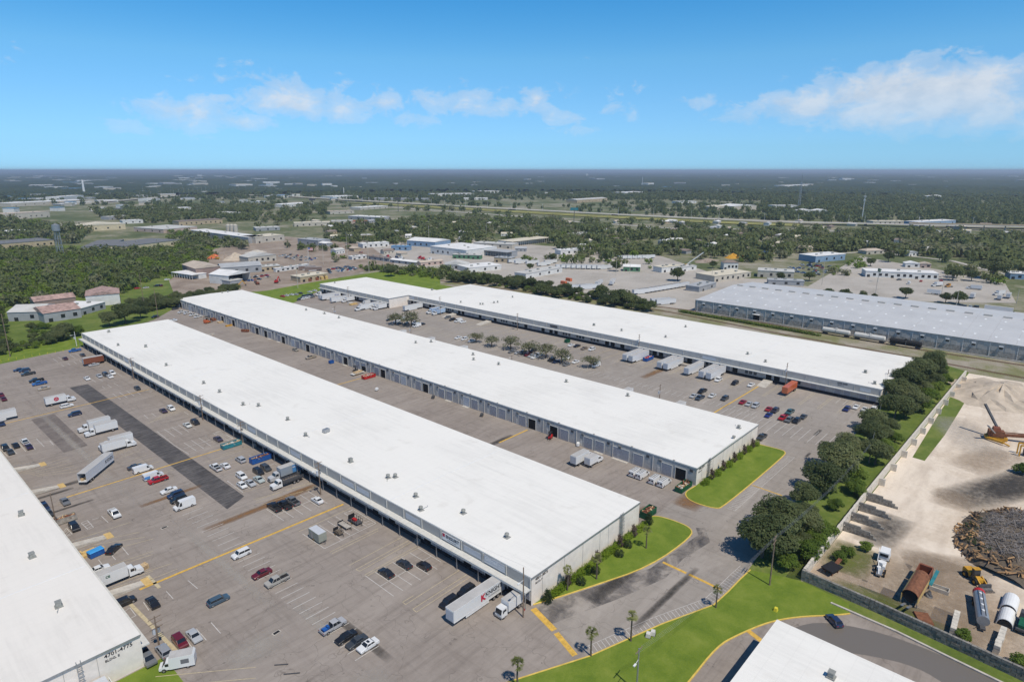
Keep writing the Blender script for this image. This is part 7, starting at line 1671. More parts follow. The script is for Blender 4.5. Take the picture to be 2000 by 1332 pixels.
# beyond the highway: loose trees out to 3.4 km, thicker to the right
def side(px_): return px_
lst = []; fq = random.Random(5)
for k in range(26000):
    a = fq.uniform(-.72, .72); d = 900+2700*fq.random()**.62; x, y = d*math.cos(YAW+a), d*math.sin(YAW+a)
    px_ = 1000-math.tan(a)*1251/math.cos(PITCH)*1.0; up_ = d*math.cos(a)
    dd = Vector((x, y, -CAM_H)); w_ = dd.dot(FW); py_ = 666-FPX*dd.dot(UP)/w_; px_ = 1000+FPX*dd.dot(RT)/w_
    if py_ > (np.interp(px_, (560, 1000, 1400, 1690, 2100), (384, 408, 428, 437, 444)) if px_ > 560 else 402): continue
    n_ = math.sin(x*.0041+1.3)*math.sin(y*.0036)+.55*math.sin(x*.011)*math.sin(y*.0093+2)
    dens_ = .6 if px_ > 1050 else .5
    if px_ > 1450: dens_ = 1.0
    if 900 < px_ < 1500 and py_ > 392: dens_ = .3
    if fq.random() > dens_+.4*n_ or not clear_of(x, y, 2): continue
    R_ = fq.uniform(4.5, 8.5); lst.append((x, y, R_, R_*fq.uniform(1.3, 1.9)))
crown_mass('far_woodland', lst, T2, L_wood, 'loose far woods beyond the highway')
# the farthest woods read as one rough sheet out to the horizon
rs = np.random.RandomState(3); NR, NA = 210, 620
rad = 2900*(48000/2900)**(np.linspace(0, 1, NR)); ang = YAW+np.linspace(-.95, .95, NA)
RR, AA = np.meshgrid(rad, ang, indexing='ij'); RR = RR*(1+rs.uniform(-.006, .006, RR.shape)); X_, Y_ = RR*np.cos(AA), RR*np.sin(AA)
Z_ = 5+rs.uniform(0, 11, RR.shape)*(.5+.5*np.sin(X_*.0021)*np.sin(Y_*.0017+1)+.35)
v = np.stack([X_, Y_, Z_], -1).reshape(-1, 3).astype(np.float32)
i, j = np.meshgrid(np.arange(NR-1), np.arange(NA-1), indexing='ij'); i, j = i.ravel(), j.ravel()
idx = np.stack([i*NA+j, (i+1)*NA+j, (i+1)*NA+j+1, i*NA+j+1], -1).astype(np.int32)
me = bpy.data.meshes.new('distant_woodland'); me.vertices.add(len(v)); me.vertices.foreach_set('co', v.ravel()); me.loops.add(idx.size); me.loops.foreach_set('vertex_index', idx.ravel())
me.polygons.add(len(idx)); me.polygons.foreach_set('loop_start', np.arange(0, idx.size, 4, dtype=np.int32)); me.polygons.foreach_set('loop_total', np.full(len(idx), 4, dtype=np.int32))
M_farwood = ground_mat('far_canopy', [(0.3, (.018, .030, .015)), (0.5, (.035, .052, .022)), (0.68, (.06, .075, .03)), (0.8, (.22, .2, .16))], 0.0016, 0.02)
me.materials.append(M_farwood); me.update(); me.validate(); tag(ob('distant_woodland', me), 'wooded plain stretching to the horizon', 'woodland', kind='stuff')
# hedge along the railway
hm = [shrub_mesh(k+60, [(x, 0, 1.0, 1.3) for x in np.linspace(-3, 3, 6)], 330, .6, L_bright) for k in range(3)]
A_, B2 = P(1335, 611), P(1590, 655)
for k in range(24):
    p = A_.lerp(B2, k/23); o = ob('trackside_hedge', hm[k % 3], None, (p.x, p.y, 0), math.atan2((B2-A_).y, (B2-A_).x)); tag(o, 'section of scrubby green hedge between track and grey warehouse', 'hedge', 'trackside hedge')
# ================================================================ the dirt yard
BLK_M = {}
def block_mesh(l, t, h, mt):
    k = (l, t, h, mt)
    if k not in BLK_M: BLK_M[k] = MB().box(-l/2+.02, -t/2, .015, l/2-.02, t/2, h-.015, 0, .02, .02).mesh('block', MAT[mt])
    return BLK_M[k]
def block_wall(name, p0, p1, courses, label, mt='weathered_block', bl=1.8, bh=.68, t=.62, step=0.0, z=random.Random(8)):
    """dry-laid wall of big concrete blocks, every block a piece of its own; step shortens each higher course"""
    p0, p1 = Vector((p0[0], p0[1], 0)), Vector((p1[0], p1[1], 0)); d = p1-p0; L = d.length; d.normalize()
    r = empty(name, p0, math.atan2(d.y, d.x)); n = max(1, round(L/bl)); l = round(L/n, 2)
    for c in range(courses):
        off = .5 if c % 2 else 0; m = n-int(step*c*1.0)
        for k in range(m+(1 if off and step == 0 else 0)):
            x = (k+.5-off)*l
            if off and k == 0 and step == 0: x = l*.25; w = l/2
            elif off and k == m and step == 0: x = L-l*.25; w = l/2
            else: w = l
            if x > L-.1: continue
            o = ob('block', block_mesh(round(w, 2), t, bh, mt), r, (x, z.uniform(-.05, .05), c*bh), z.uniform(-.015, .015))
    tag(r, label, 'wall'); return r
WL = [(147.7, 39.2), (146.8, 24), (145.2, 9), (143.6, -4.5), (142.2, -16)]
for k, (a, b) in enumerate(zip(WL, WL[1:])): block_wall('block_wall', a, b, 4, ['weathered block wall between lawn corner and yard machines', 'weathered block wall below the rusty drum screen', 'weathered block wall below the silver tanker', 'weathered block wall at the lower picture edge'][k])
block_wall('yard_boundary_wall', (148.3, 38.9), (206, 38.5), 4, 'pale block wall behind the stepped storage bays', 'pale_block')
r = empty('yard_boundary_wall', (206.3, 38.5, 0)); MB().box(0, -.3, 0, 160, .3, 2.6).build('wall_run', M_blockp, r, rz=R(-.8))
for k in range(11): MB().box(-.35, -2.2, 0, .35, -.3, 2.4).build('buttress', M_blockp, r, (8+k*14.0, -.2*k, 0))
tag(r, 'long pale wall with short buttresses running behind the oaks', 'wall')
for k, (px, py) in enumerate(((1753, 995), (1740, 1016), (1725.4, 1036), (1711, 1057))):
    e = P(px, py); block_wall('bay_wall', (e.x, 38.0), (e.x+.3, e.y), 4, '%s stepped block wall of the storage bays from the far side' % ORD[k], 'weathered_block', 1.5, .66, .6, .8)
for k, (a, b, lab) in enumerate((((1867, 1206), (1859, 1242), 'short pale stub wall beside the silver tanker'), ((1958, 1238), (1944, 1277), 'short pale stub wall below the white drum shells'))):
    block_wall('stub_wall', P(*a), P(*b), 3, lab, 'pale_block', 1.3, .66, 1.1)
def wheel_at(r, x, y, rad, w): MB().cyl((x, y-w/2, rad), (x, y+w/2, rad), rad, n=14).cyl((x, y-w/2-.02, rad), (x, y+w/2+.02, rad), rad*.45, n=10, mi=1).build('wheel', [M_black, M_cat], r)
def facing(pa, pb): a, b = P(*pa), P(*pb); return (a+b)/2, math.atan2((b-a).y, (b-a).x), (b-a).length
# wheel loader
c, an, L = facing((1884, 1118), (1922, 1150)); r = empty('wheel_loader', c, an)
for x in (-1.7, 1.5):
    for s in (-1, 1): wheel_at(r, x, s*1.1, .78, .6)
MB().prof([(-3.0, .9), (-.4, .9), (-.4, 2.1), (-2.8, 2.2), (-3.0, 1.8)], -.95, .95).build('engine_hood', M_cat, r)
MB().prof([(-.5, 1.0), (.7, 1.0), (.6, 2.2), (.4, 3.3), (-.4, 3.3)], -.75, .75).build('cab', M_glass, r); MB().box(-.55, -.85, 3.3, .6, .85, 3.45).build('cab_roof', M_cat, r)
MB().prof([(.6, .8), (2.1, .8), (2.0, 1.6), (.6, 1.7)], -.6, .6).build('front_frame', M_cat, r)
for s in (-.75, .75): MB().bar((1.0, s, 1.9), (3.3, s, .6), .25, .4).build('lift_arm', M_cat, r)
m = MB().prof([(3.1, .25), (4.1, .1), (3.5, .5), (3.4, 1.3), (3.1, 1.3)], -1.5, 1.5)
for k in range(9): m.bar((3.9, -1.4+k*.35, .2), (4.9, -1.4+k*.35, .12), .08, .08)
m.build('rake_bucket', M_steeld, r); tag(r, 'yellow wheel loader with a toothed rake bucket', 'wheel loader')
# trommel screen
c, an, L = facing((1769, 1190), (1806, 1126)); r = empty('trommel_screen', c, an); h = L/2
pts = [(1.7*math.cos(a), 2.6+1.5*math.sin(a)) for a in np.linspace(0, math.pi, 9)]
for side_, mt, seg in (('left', M_rusty, range(4, 8)), ('right', M_cat, range(0, 4))):
    pass
m = MB()
for i in range(8):
    (y0, z0), (y1, z1) = pts[i], pts[i+1]; m.add([(-h*.8, y0, z0), (h*.45, y0, z0), (h*.45, y1, z1), (-h*.8, y1, z1)], [(0, 1, 2, 3)], 1 if i < 2 else 0)
m.build('drum_cover', [M_rust, M_tan], r)
MB().cyl((-h*.78, 0, 2.5), (h*.4, 0, 2.5), 1.35, n=14).build('drum', M_dark, r)
MB().box(-h*.8, -1.7, 1.0, h*.45, -1.55, 2.6).box(-h*.8, 1.55, 1.0, h*.45, 1.7, 2.6).build('side_panel', M_tan, r)
for x in (-h*.75, -h*.1, h*.4):
    for s in (-1.6, 1.6): MB().box(x-.12, s-.12, 0, x+.12, s+.12, 1.0).build('leg', M_steel, r)
MB().box(h*.5, -1.5, .8, h*1.0, -1.3, 3.2).box(h*.5, 1.3, .8, h*1.0, 1.5, 3.2).box(h*.95, -1.3, .8, h*1.02, 1.3, 3.2).box(h*.5, -1.3, .8, h, 1.3, 1.2).build('feed_hopper', M_brown, r)
MB().bar((h*.45, -2.0, 1.0), (h*1.05, -2.3, 2.6), .7, .25).build('side_conveyor', M_teal, r); MB().bar((-h*.8, -.6, .4), (-h*1.25, -.6, 2.0), .5, .2).bar((-h*.8, .6, .4), (-h*1.25, .6, 2.0), .5, .2).build('tail_conveyor', M_steel, r)
tag(r, 'rusty drum screen with a brown arched cover and feed hopper', 'screener')
# stripped mixer truck
c, an, L = facing((1715, 1128), (1729, 1085)); r = empty('stripped_truck', c, an)
MB().box(-L/2, -.6, .6, L/2, .6, 1.0).build('chassis', M_steel, r); MB().box(L*.15, -1.2, 1.0, L*.45, 1.2, 2.9, 0, .1, .15).build('cab', M_white, r); MB().box(L*.44, -1.05, 1.9, L*.455, 1.05, 2.6).box(L*.14, -.9, 1.9, L*.15, .9, 2.6).build('windscreen', M_glass, r)
MB().cyl((-L*.1, 0, 1.0), (-L*.1, 0, 2.0), .8, n=10).cyl((-L*.3, .3, 1.0), (-L*.3, .3, 1.7), .5, n=10).box(-L*.25, -.9, 1.0, 0, -.3, 1.7).bar((-L*.5, 0, 1.0), (-L*.1, .8, 2.2), .2, .2).bar((0, 1.1, 1.0), (L*.3, 1.3, 3.2), .12, .12).build('mounted_gear', M_white, r)
for x in (-L*.4, -L*.25, L*.3):
    for s in (-1, 1): wheel_at(r, x, s*1.05, .52, .4)
tag(r, 'white truck chassis stripped to frame, cab and pumps', 'truck')
# trough, plate, ball, hopper
c, an, L = facing((1815, 1147), (1853, 1160)); r = empty('concrete_trough', c, an); MB().box(-L/2, -.9, 0, L/2, -.75, 1.0).box(-L/2, .75, 0, L/2, .9, 1.0).box(-L/2, -.75, 0, -L/2+.15, .75, 1.0).box(L/2-.15, -.75, 0, L/2, .75, 1.0).box(-L/2+.15, -.75, 0, L/2-.15, .75, .2).build('trough', M_conc, r); tag(r, 'long open concrete trough beside the drum screen', 'trough')
heap(1813, 1163, 1.1, 1.1, 1.6, M_steeld, 'dark scrap ball between trough and drum screen', 'scrap_ball', seed=11, nn=10)
o = MB().box(-2, -1.6, 0, 2, 1.6, .5, 0, .3, .2).build('steel_plate', M_rust, loc=P(1803, 1208), rz=.5); tag(o, 'flat rusty steel tray against the block wall', 'tray')
c, an, L = facing((1605, 1128), (1642, 1108)); r = empty('feed_hopper', c, an); MB().box(-1.8, -1.2, .9, 1.8, 1.2, 1.7, 0, -.5, -.4).build('hopper', M_black, r); MB().bar((0, 0, .9), (4.0, .4, 2.2), .9, .25).build('conveyor', M_rust, r)
for x in (-1.2, 1.2):
    for s in (-.9, .9): MB().box(x-.1, s-.1, 0, x+.1, s+.1, .9).build('leg', M_rust, r)
tag(r, 'black hopper with a rusty conveyor under the light green trees', 'hopper')
# tanker trailer
c, an, L = facing((1908, 1166), (1918, 1232)); r = empty('tanker_trailer', c, an); L = min(L, 11.5)
MB().cyl((-L/2, 0, 1.9), (L/2, 0, 1.9), 1.2, n=18).build('tank', M_steel, r, smooth=False); MB().cyl((-L/2-.02, 0, 1.9), (-L/2+1.0, 0, 1.9), 1.23, n=18).build('tank_end', M_red, r)
MB().box(-L*.4, -.45, 3.02, L*.45, -.35, 3.2).box(-L*.4, .35, 3.02, L*.45, .45, 3.2).build('catwalk', M_steeld, r)
for k in range(4): MB().cyl((-L*.3+k*L*.2, 0, 3.0), (-L*.3+k*L*.2, 0, 3.25), .28, n=10).build('hatch', M_white, r)
MB().box(L*.35, -.5, .5, L*.62, .5, .9).bar((L*.5, -.9, .1), (L*.62, -.9, 1.4), .08, .08).build('drawbar', M_steeld, r)
for x in (-L*.38, -L*.25):
    for s in (-1, 1): wheel_at(r, x, s*1.0, .5, .4)
tag(r, 'silver tank trailer with a red end', 'tanker')
# white drum shells
for (pa, pb, rr, lab) in (((1975, 1172), (1968, 1196), 1.5, 'white half drum shell, farther of two'), ((1968, 1200), (1961, 1224), 1.45, 'white half drum shell, nearer of two')):
    c, an, L = facing(pa, pb); r = empty('drum_shell', c, an); m = MB()
    for i in range(10):
        a0, a1 = math.pi*i/10, math.pi*(i+1)/10
        m.add([(x, q_*math.cos(a), .5+q_*math.sin(a)) for q_ in (rr, rr-.12) for a in (a0, a1) for x in (-L/2, L/2)], [(0, 1, 3, 2), (4, 6, 7, 5), (0, 2, 6, 4), (1, 5, 7, 3)])
    m.build('shell', M_white, r)
    for s in (-1, 1): MB().box(-L/2, s*rr-.1, 0, L/2, s*rr+.1, .5).build('foot', M_conc, r)
    tag(r, lab, 'drum')
c, an, L = facing((1992, 1245), (2004, 1205)); r = empty('scrap_truck', c, an); MB().box(-3.5, -1.1, .8, 2, 1.1, 1.3).build('bed', M_steeld, r); MB().box(1.2, -1.1, .8, 3.2, 1.1, 2.6, 0, .15, .1).build('cab', M_steeld, r); MB().box(-3, -.8, 1.3, .6, .8, 2.0).build('load', M_green, r)
for x in (-2.6, -1.2, 2.2):
    for s in (-1, 1): wheel_at(r, x, s*.95, .5, .4)
tag(r, 'dark scrap truck at the right edge beside the drum shells', 'truck')
# screening plant with conveyor
b = P(1944, 858); r = empty('screening_plant', b, R(-75))
MB().box(-2.6, -1.4, 1.4, 2.2, 1.4, 3.6).build('screen_box', M_rust, r); MB().box(-1.5, -1.2, 3.6, 1.0, 1.2, 4.8, 0, .2, .2).build('feed_box', M_brown, r)
MB().box(-3.4, -1.3, .3, 3.4, 1.3, 1.3).build('frame', M_cat, r)
MB().bar((.6, 1.0, 3.4), (-4.2, 5.0, 11.6), 1.0, .5).build('stacking_conveyor', M_steeld, r)
MB().bar((-1.0, -1.5, 3.0), (-3.6, -3.4, 6.0), 1.0, .3).build('chute', M_steel, r)
MB().bar((2.2, .4, 2.0), (17, 1.2, 3.4), 1.1, .9).bar((2.2, .8, 2.9), (14, 2.2, 3.4), .3, .3).build('main_conveyor', M_rust, r)
MB().bar((-3.2, -1.4, .8), (1.5, -5.4, 1.0), .9, .7).bar((1.5, -5.4, 1.0), (3.2, -6.2, .4), .6, .3).build('tail_belt', M_cat, r)
for x in (-2.8, 2.6, 9, 15):
    for s in (-1, 1): MB().box(x-.15, s-.15, 0, x+.15, s+.15, 1.6 if x < 5 else 2.8).build('leg', M_cat, r)
tag(r, 'rusty yellow screening plant with a raised grey conveyor', 'screening plant')
r = empty('gantry', P(1988, 888), R(-70)); MB().bar((0, -1.2, 0), (0, -1.2, 4), .35, .35).bar((0, 1.2, 0), (0, 1.2, 4), .35, .35).bar((0, -1.2, 4), (8, -1.2, 4.4), .4, .45).bar((0, 1.2, 4), (8, 1.2, 4.4), .4, .45).build('frame', M_cat, r); MB().box(1.5, -1, .2, 6, 1, 2.4).build('engine', M_steeld, r); tag(r, 'yellow gantry frame at the right edge of the yard', 'gantry')
tree('bush', *P(1996, 925)[:2], .8, 'green bush at the right edge of the dirt yard', None, 'bush', 'bush')
heap(1955, 772, 26, 20, 5.5, M_sand, 'broad grey sand mound at the back of the yard', 'sand_mound', seed=12, nn=28)
heap(1905, 757, 14, 7, 2.4, M_sand, 'low sand bank in the far corner of the yard', 'sand_bank', seed=13, nn=20)
# brush and log pile: countless pieces
c0 = Vector((203.5, -1.5, 0)); r = empty('log_pile', c0, R(-20)); zz = random.Random(31)
RX, RY = 23.0, 16.0
def ph(x, y): t = ((x/RX)**2+(y/RY)**2)*(1+.16*math.sin(3*math.atan2(y, x)+1)+.1*math.sin(7*math.atan2(y, x))); return (4.2+.9*math.sin(x*.5)*math.sin(y*.6))*max(0, 1-t)**.6
m = MB(); N_ = 22
vs = [(RX*(i/N_*2-1), RY*(j/N_*2-1), ph(RX*(i/N_*2-1), RY*(j/N_*2-1))*.85-.05) for i in range(N_+1) for j in range(N_+1)]
m.add(vs, [(i*(N_+1)+j, (i+1)*(N_+1)+j, (i+1)*(N_+1)+j+1, i*(N_+1)+j+1) for i in range(N_) for j in range(N_) if ph(vs[i*(N_+1)+j][0], vs[i*(N_+1)+j][1])+ph(vs[(i+1)*(N_+1)+j+1][0], vs[(i+1)*(N_+1)+j+1][1]) > .02]); m.build('mound', M_bark, r)
M_twig = simple('grey_twigs', (.27, .24, .22), .9, var=.4, scale=1.2); M_log = simple('cut_logs', (.36, .22, .11), .85, var=.45, scale=.8); M_stump = simple('log_bark', (.12, .085, .06), .95, var=.4, scale=1)
lg, tw = MB(), MB()
for k in range(2600):
    a = zz.uniform(0, 6.28); t = zz.random()**.5; x, y = RX*t*math.cos(a), RY*t*math.sin(a); zc = ph(x, y)
    rim = t > .74
    dn = Vector((zz.uniform(-1, 1), zz.uniform(-1, 1), zz.uniform(-.35, .35))).normalized(); c = Vector((x, y, zc+zz.uniform(-.1, .35)))
    if rim:
        if k % 3: continue
        l, rr = zz.uniform(.9, 3.2), zz.uniform(.1, .3); lg.cyl(c-dn*l/2, c+dn*l/2, rr, rr*.85, 6, 0 if zz.random() < .6 else 1)
    else:
        l = zz.uniform(.8, 3.4); tw.bar(c-dn*l/2, c+dn*l/2, zz.uniform(.04, .13), zz.uniform(.04, .1))
lg.build('logs', [M_log, M_stump], r)['kind'] = 'stuff'; tw.build('brushwood', M_twig, r)['kind'] = 'stuff'
lf = MB(); leaf_cloud(lf, [(-14, 8, 1.8, 2.6), (-8, 11, 1.6, 2.6), (-16, 4, 1.6, 2.0), (-2, 12, 1.6, 2.0)], 420, .6, zz); lf.build('cut_foliage', L_dark, r)
tag(r, 'big heap of logs and grey brushwood in the dirt yard', 'log pile', kind='thing')
for k, (px, py, n_) in enumerate(((1690, 1075, 3), (1655, 1085, 3), (1640, 1095, 2), (1880, 1250, 2), (1990, 1300, 2))):
    p = P(px, py); tree('bush', p.x, p.y, .55, 'weedy bush in the yard, %s from the storage bays' % ORD[k], 'weeds of the yard', 'bush', 'bush')

# ================================================================ skips, bins, loose gear
def skip_bin(px, py, L, W_, H_, hd, mat, label, load=None, name='skip', wpos=None):
    p = P(px, py, H_*.5) if wpos is None else Vector(wpos); r = empty(name, (p.x, p.y, .03), R(hd)); a, w = L/2, W_/2
    m = MB().box(-a, -w, .15, a, -w+.08, H_).box(-a, w-.08, .15, a, w, H_).box(-a, -w+.08, .15, -a+.08, w-.08, H_).box(a-.08, -w+.08, .15, a, w-.08, H_).box(-a+.08, -w+.08, .12, a-.08, w-.08, .22)
    for x in np.arange(-a+.3, a, .75): m.box(x-.06, -w-.07, .2, x+.06, -w, H_-.08).box(x-.06, w, .2, x+.06, w+.07, H_-.08)
    m.box(-a, -w-.06, H_-.1, a, -w-.001, H_+.02).box(-a, w+.001, H_-.1, a, w+.06, H_+.02)
    m.build('bin', mat, r)
    for s in (-.5, .5): MB().box(-a, s-.06, 0, a, s+.06, .12).build('skid', M_steeld, r)
    if load:
        z = random.Random(int(px)); q = MB()
        for k in range(int(9*L)): c = Vector((z.uniform(-a+.4, a-.4), z.uniform(-w+.3, w-.3), H_*z.uniform(.55, .92))); d = Vector((z.uniform(-1, 1), z.uniform(-1, 1), z.uniform(-.3, .3))).normalized(); q.bar(c-d*.5, c+d*.5, z.uniform(.15, .5), z.uniform(.05, .25), z.randint(0, 2))
        q.build('rubbish', load, r)
    tag(r, label, 'skip'); return r
LW = [M_timber, M_white, M_rust]; LR = [M_rust, M_brown, M_timber]; LG = [M_conc, M_offw, M_timber]
skip_bin(451.6, 868, 6.8, 2.4, 1.6, 0, M_teal, 'teal skip full of rubbish at the end of the yellow line', LG)
skip_bin(509, 895, 7.0, 2.4, 1.9, 0, M_blue, 'blue rusty-topped skip backed to the canopy', LR)
skip_bin(1335, 950, 6.8, 2.4, 1.7, 0, M_green, 'green skip heaped with planks by the lawn corner', LW)
skip_bin(1266, 1000, 5.4, 2.4, 2.1, 0, M_green, 'green skip with rusty inside beside the corner shrub', LR)
skip_bin(720, 735, 6.6, 2.4, 1.6, 0, M_red, 'bright red skip against the roller doors', LG)
skip_bin(647, 707, 2.2, 1.8, 1.5, 0, M_blue, 'small blue bin between two open roller doors')
skip_bin(124, 1014, 6.0, 2.3, 1.7, 0, M_concd, 'rust-stained grey skip beside the wooden pole', LR)
skip_bin(416.5, 624, 4.0, 2.2, 1.6, 90, M_brown, 'brown skip beside the red machine in the alley', LR)
skip_bin(479, 646, 4.6, 2.0, 1.4, -60, M_brown, 'brown skip under an open roller door in the alley', LR)
skip_bin(1108, 666, 3.2, 2.0, 1.8, 0, M_green, 'green bin against the far docks')
skip_bin(1266, 700, 7.0, 2.4, 1.9, 0, M_blue, 'blue skip with red rubbish between docked trailers', [M_red, M_orange, M_offw])
r = empty('lidded_bin', (P(188, 1084).x, P(188, 1084).y, .03), .15); MB().box(-1.7, -1.0, .1, 1.7, 1.0, 1.5).build('bin', M_blue, r); MB().box(-1.8, -1.1, 1.5, 1.8, 1.1, 1.72, 0, .3, .3).build('lid', simple('sky_blue', (.05, .3, .65), .5, var=.1), r); tag(r, 'bright blue lidded bin beside tan plates', 'bin')
for k, (px, py, l, lab) in enumerate(((172, 1079, 3.4, 'tan steel plate frame behind the blue bin'), (160, 1090, 2.6, 'tan plate frame nearest the cream roof'), (196, 1074, 2.0, 'small tan plate beyond the blue bin'))):
    o = MB().box(-l/2, -.7, 0, l/2, .7, .6).box(-l/2, -.7, .6, -l/2+.4, .7, 1.0).build('plate_frame', M_tan, loc=P(px, py), rz=.1); tag(o, lab, 'frame')
r = empty('pallet_stack', P(279, 1111), .2)
for k in range(4): MB().box(-1.1, -.9, .02+k*.3, 1.1, .9, .14+k*.3).box(-1.1, -.9, .14+k*.3, -.9, .9, .29+k*.3).box(.9, -.9, .14+k*.3, 1.1, .9, .29+k*.3).build('pallet', M_timber, r)
tag(r, 'tan pallet stack in front of the docked box truck', 'pallets')
for k, (px, py, l, w, mt, lab) in enumerate(((433, 630, 5, 2.6, M_timber, 'stack of sawn timber in the alley'), (447, 637, 4, 1.6, M_cat, 'yellow rack beside the sawn timber'), (411, 655, 5, 1.6, M_conc, 'row of pale concrete blocks by the long roof'), (690, 595, 6, 3, M_tan, 'tan timber and boards at the short warehouse'), (684, 592, 4, 2, M_offw, 'pale boards beside the tan timber'))):
    r = empty('material_stack', P(px, py), R(5))
    for j in range(4): MB().box(-l/2, -w/2+j*w/4+.05, 0, l/2, -w/2+(j+1)*w/4-.05, .9-.1*(j % 2)).build('stack_row', mt, r)
    tag(r, lab, 'stack')
def forklift(px, py, hd, mat, label, s=1.0):
    r = empty('forklift', P(px, py), R(hd)); r.scale = (s,)*3
    MB().prof([(-1.2, .3), (.7, .3), (.7, .7), (.1, .8), (-.4, 1.2), (-1.2, 1.2)], -.55, .55).build('body', mat, r)
    m = MB()
    for x in (-.9, .55):
        for y in (-.48, .48): m.box(x-.04, y-.04, .8, x+.04, y+.04, 2.1)
    m.box(-.95, -.52, 2.1, .6, .52, 2.16).build('overhead_guard', M_black, r)
    MB().box(.75, -.4, .1, .85, -.3, 2.6).box(.75, .3, .1, .85, .4, 2.6).build('mast', M_steeld, r); MB().box(.86, -.35, .08, 1.9, -.22, .14).box(.86, .22, .08, 1.9, .35, .14).build('forks', M_steeld, r)
    MB().box(-.5, -.25, 1.2, -.1, .25, 1.6).build('seat', M_black, r)
    for x in (-.8, .45):
        for s_ in (-1, 1): wheel_at(r, x, s_*.5, .28, .2)
    tag(r, label, 'forklift')
forklift(1074, 857, 200, M_red, 'red forklift before an open roller door', 1.2); forklift(694, 726, 90, M_steeld, 'dark forklift beside the flat load near the red skip', 1.3); forklift(406, 631, 20, M_orange, 'orange-red lift machine in the alley', 2.0)
r = empty('flat_trailer', P(698, 731), R(5)); MB().box(-3.5, -1.2, .6, 3.5, 1.2, .9).build('deck', M_offw, r); MB().box(-2, -1, .9, 2.5, .9, 1.5).build('load', M_timber, r)
for x in (-1.5, -.4):
    for s in (-1, 1): wheel_at(r, x, s*1.05, .4, .3)
tag(r, 'loaded flat trailer beside the bright red skip', 'trailer')
for k, (px, py, lab) in enumerate(((941, 813, 'dark cart by a roller door near the alley middle'), (846, 778, 'dark drum cart farther along the roller doors'), (1129, 871, 'white utility cabinet by a downpipe'), (736, 763, 'small pale crate by an open door'))):
    r = empty('hand_cart', P(px, py), R(30)); MB().box(-.9, -.55, .35, .9, .55, 1.3, 0, .1, .05).build('cart_body', M_white if k > 1 else M_steeld, r); MB().bar((-.9, 0, 1.0), (-1.4, 0, 1.5), .06, .06).build('handle', M_steel, r)
    for x in (-.6, .6):
        for s in (-1, 1): wheel_at(r, x, s*.5, .18, .1)
    tag(r, lab, 'cart')
# small trailers in the stalls
r = empty('enclosed_trailer', (P(621, 1046, 1.2).x, P(621, 1046, 1.2).y, .03), R(-90)); MB().box(-2.6, -1.2, .5, 2.4, 1.2, 2.9).build('box_body', simple('drab_grey', (.30, .31, .26), .5, var=.1), r); MB().box(-2.55, -1.15, 2.9, 2.35, 1.15, 2.96).build('box_roof', M_doorw, r); MB().bar((2.4, .6, .55), (3.6, 0, .55), .1, .1).bar((2.4, -.6, .55), (3.6, 0, .55), .1, .1).build('drawbar', M_steeld, r); MB().box(-1.4, -1.23, .6, -.6, -1.2, 2.4).build('side_door', M_steel, r)
for s in (-1, 1): wheel_at(r, -.4, s*1.1, .36, .25)
tag(r, 'drab enclosed trailer with a pale roof in the marked stalls', 'trailer')
for k, (px, py, l, w, mt, rail, lab) in enumerate(((661, 1039, 2.6, 1.5, M_bark, .5, 'smallest open trailer with a mesh gate'), (673, 1025, 4.2, 1.8, M_concd, .0, 'flat drab trailer between the other open ones'), (694.5, 1017, 4.0, 2.0, M_steeld, .9, 'black railed trailer with red gear inside'))):
    r = empty('utility_trailer', (P(px, py, .6).x, P(px, py, .6).y, .03), R(-90)); MB().box(-l/2, -w/2, .5, l/2, w/2, .62).build('deck', mt, r)
    m = MB()
    for x in np.linspace(-l/2, l/2, 5):
        for s in (-1, 1): m.box(x-.04, s*w/2-.04, .6, x+.04, s*w/2+.04, .75+rail)
    for s in (-1, 1): m.box(-l/2, s*w/2-.03, .7+rail, l/2, s*w/2+.03, .78+rail)
    m.box(-l/2-.03, -w/2, .7, -l/2+.03, w/2, 1.1+rail); m.build('rails', M_black, r)
    if k == 2: MB().box(-1.2, -.5, .62, .2, .4, 1.1).build('load', M_red, r)
    MB().bar((l/2, .5, .5), (l/2+1.3, 0, .5), .08, .08).bar((l/2, -.5, .5), (l/2+1.3, 0, .5), .08, .08).build('drawbar', M_black, r)
    for s in (-1, 1): wheel_at(r, -.2, s*(w/2+.15), .34, .22)
    tag(r, lab, 'trailer')
# concrete ramps beside the cream-roofed warehouse
for k, (px, py, l, lab) in enumerate(((45, 917, 9, 'farthest pale ramp beside the cream roof'), (95, 956, 9, 'second pale ramp beside the cream roof'), (190, 1054, 9.5, 'third pale ramp beside the cream roof'), (240, 1155, 9, 'nearest pale ramp beside the cream roof'))):
    p = P(px, py); r = empty('loading_ramp', (31.9, p.y, .03)); MB().prof([(0, 0), (l-1.5, 0), (l-1.5, .1), (0, 1.1)], -1.2, 1.2).build('ramp_slab', M_conc, r); MB().box(l-1.49, -1.8, 0, l+.2, 1.8, .06).build('apron', M_tan, r)
    MB().bar((0, 1.3, 1.6), (l-2.5, 1.3, .7), .06, .06).build('handrail', M_steel, r); tag(r, lab, 'ramp')
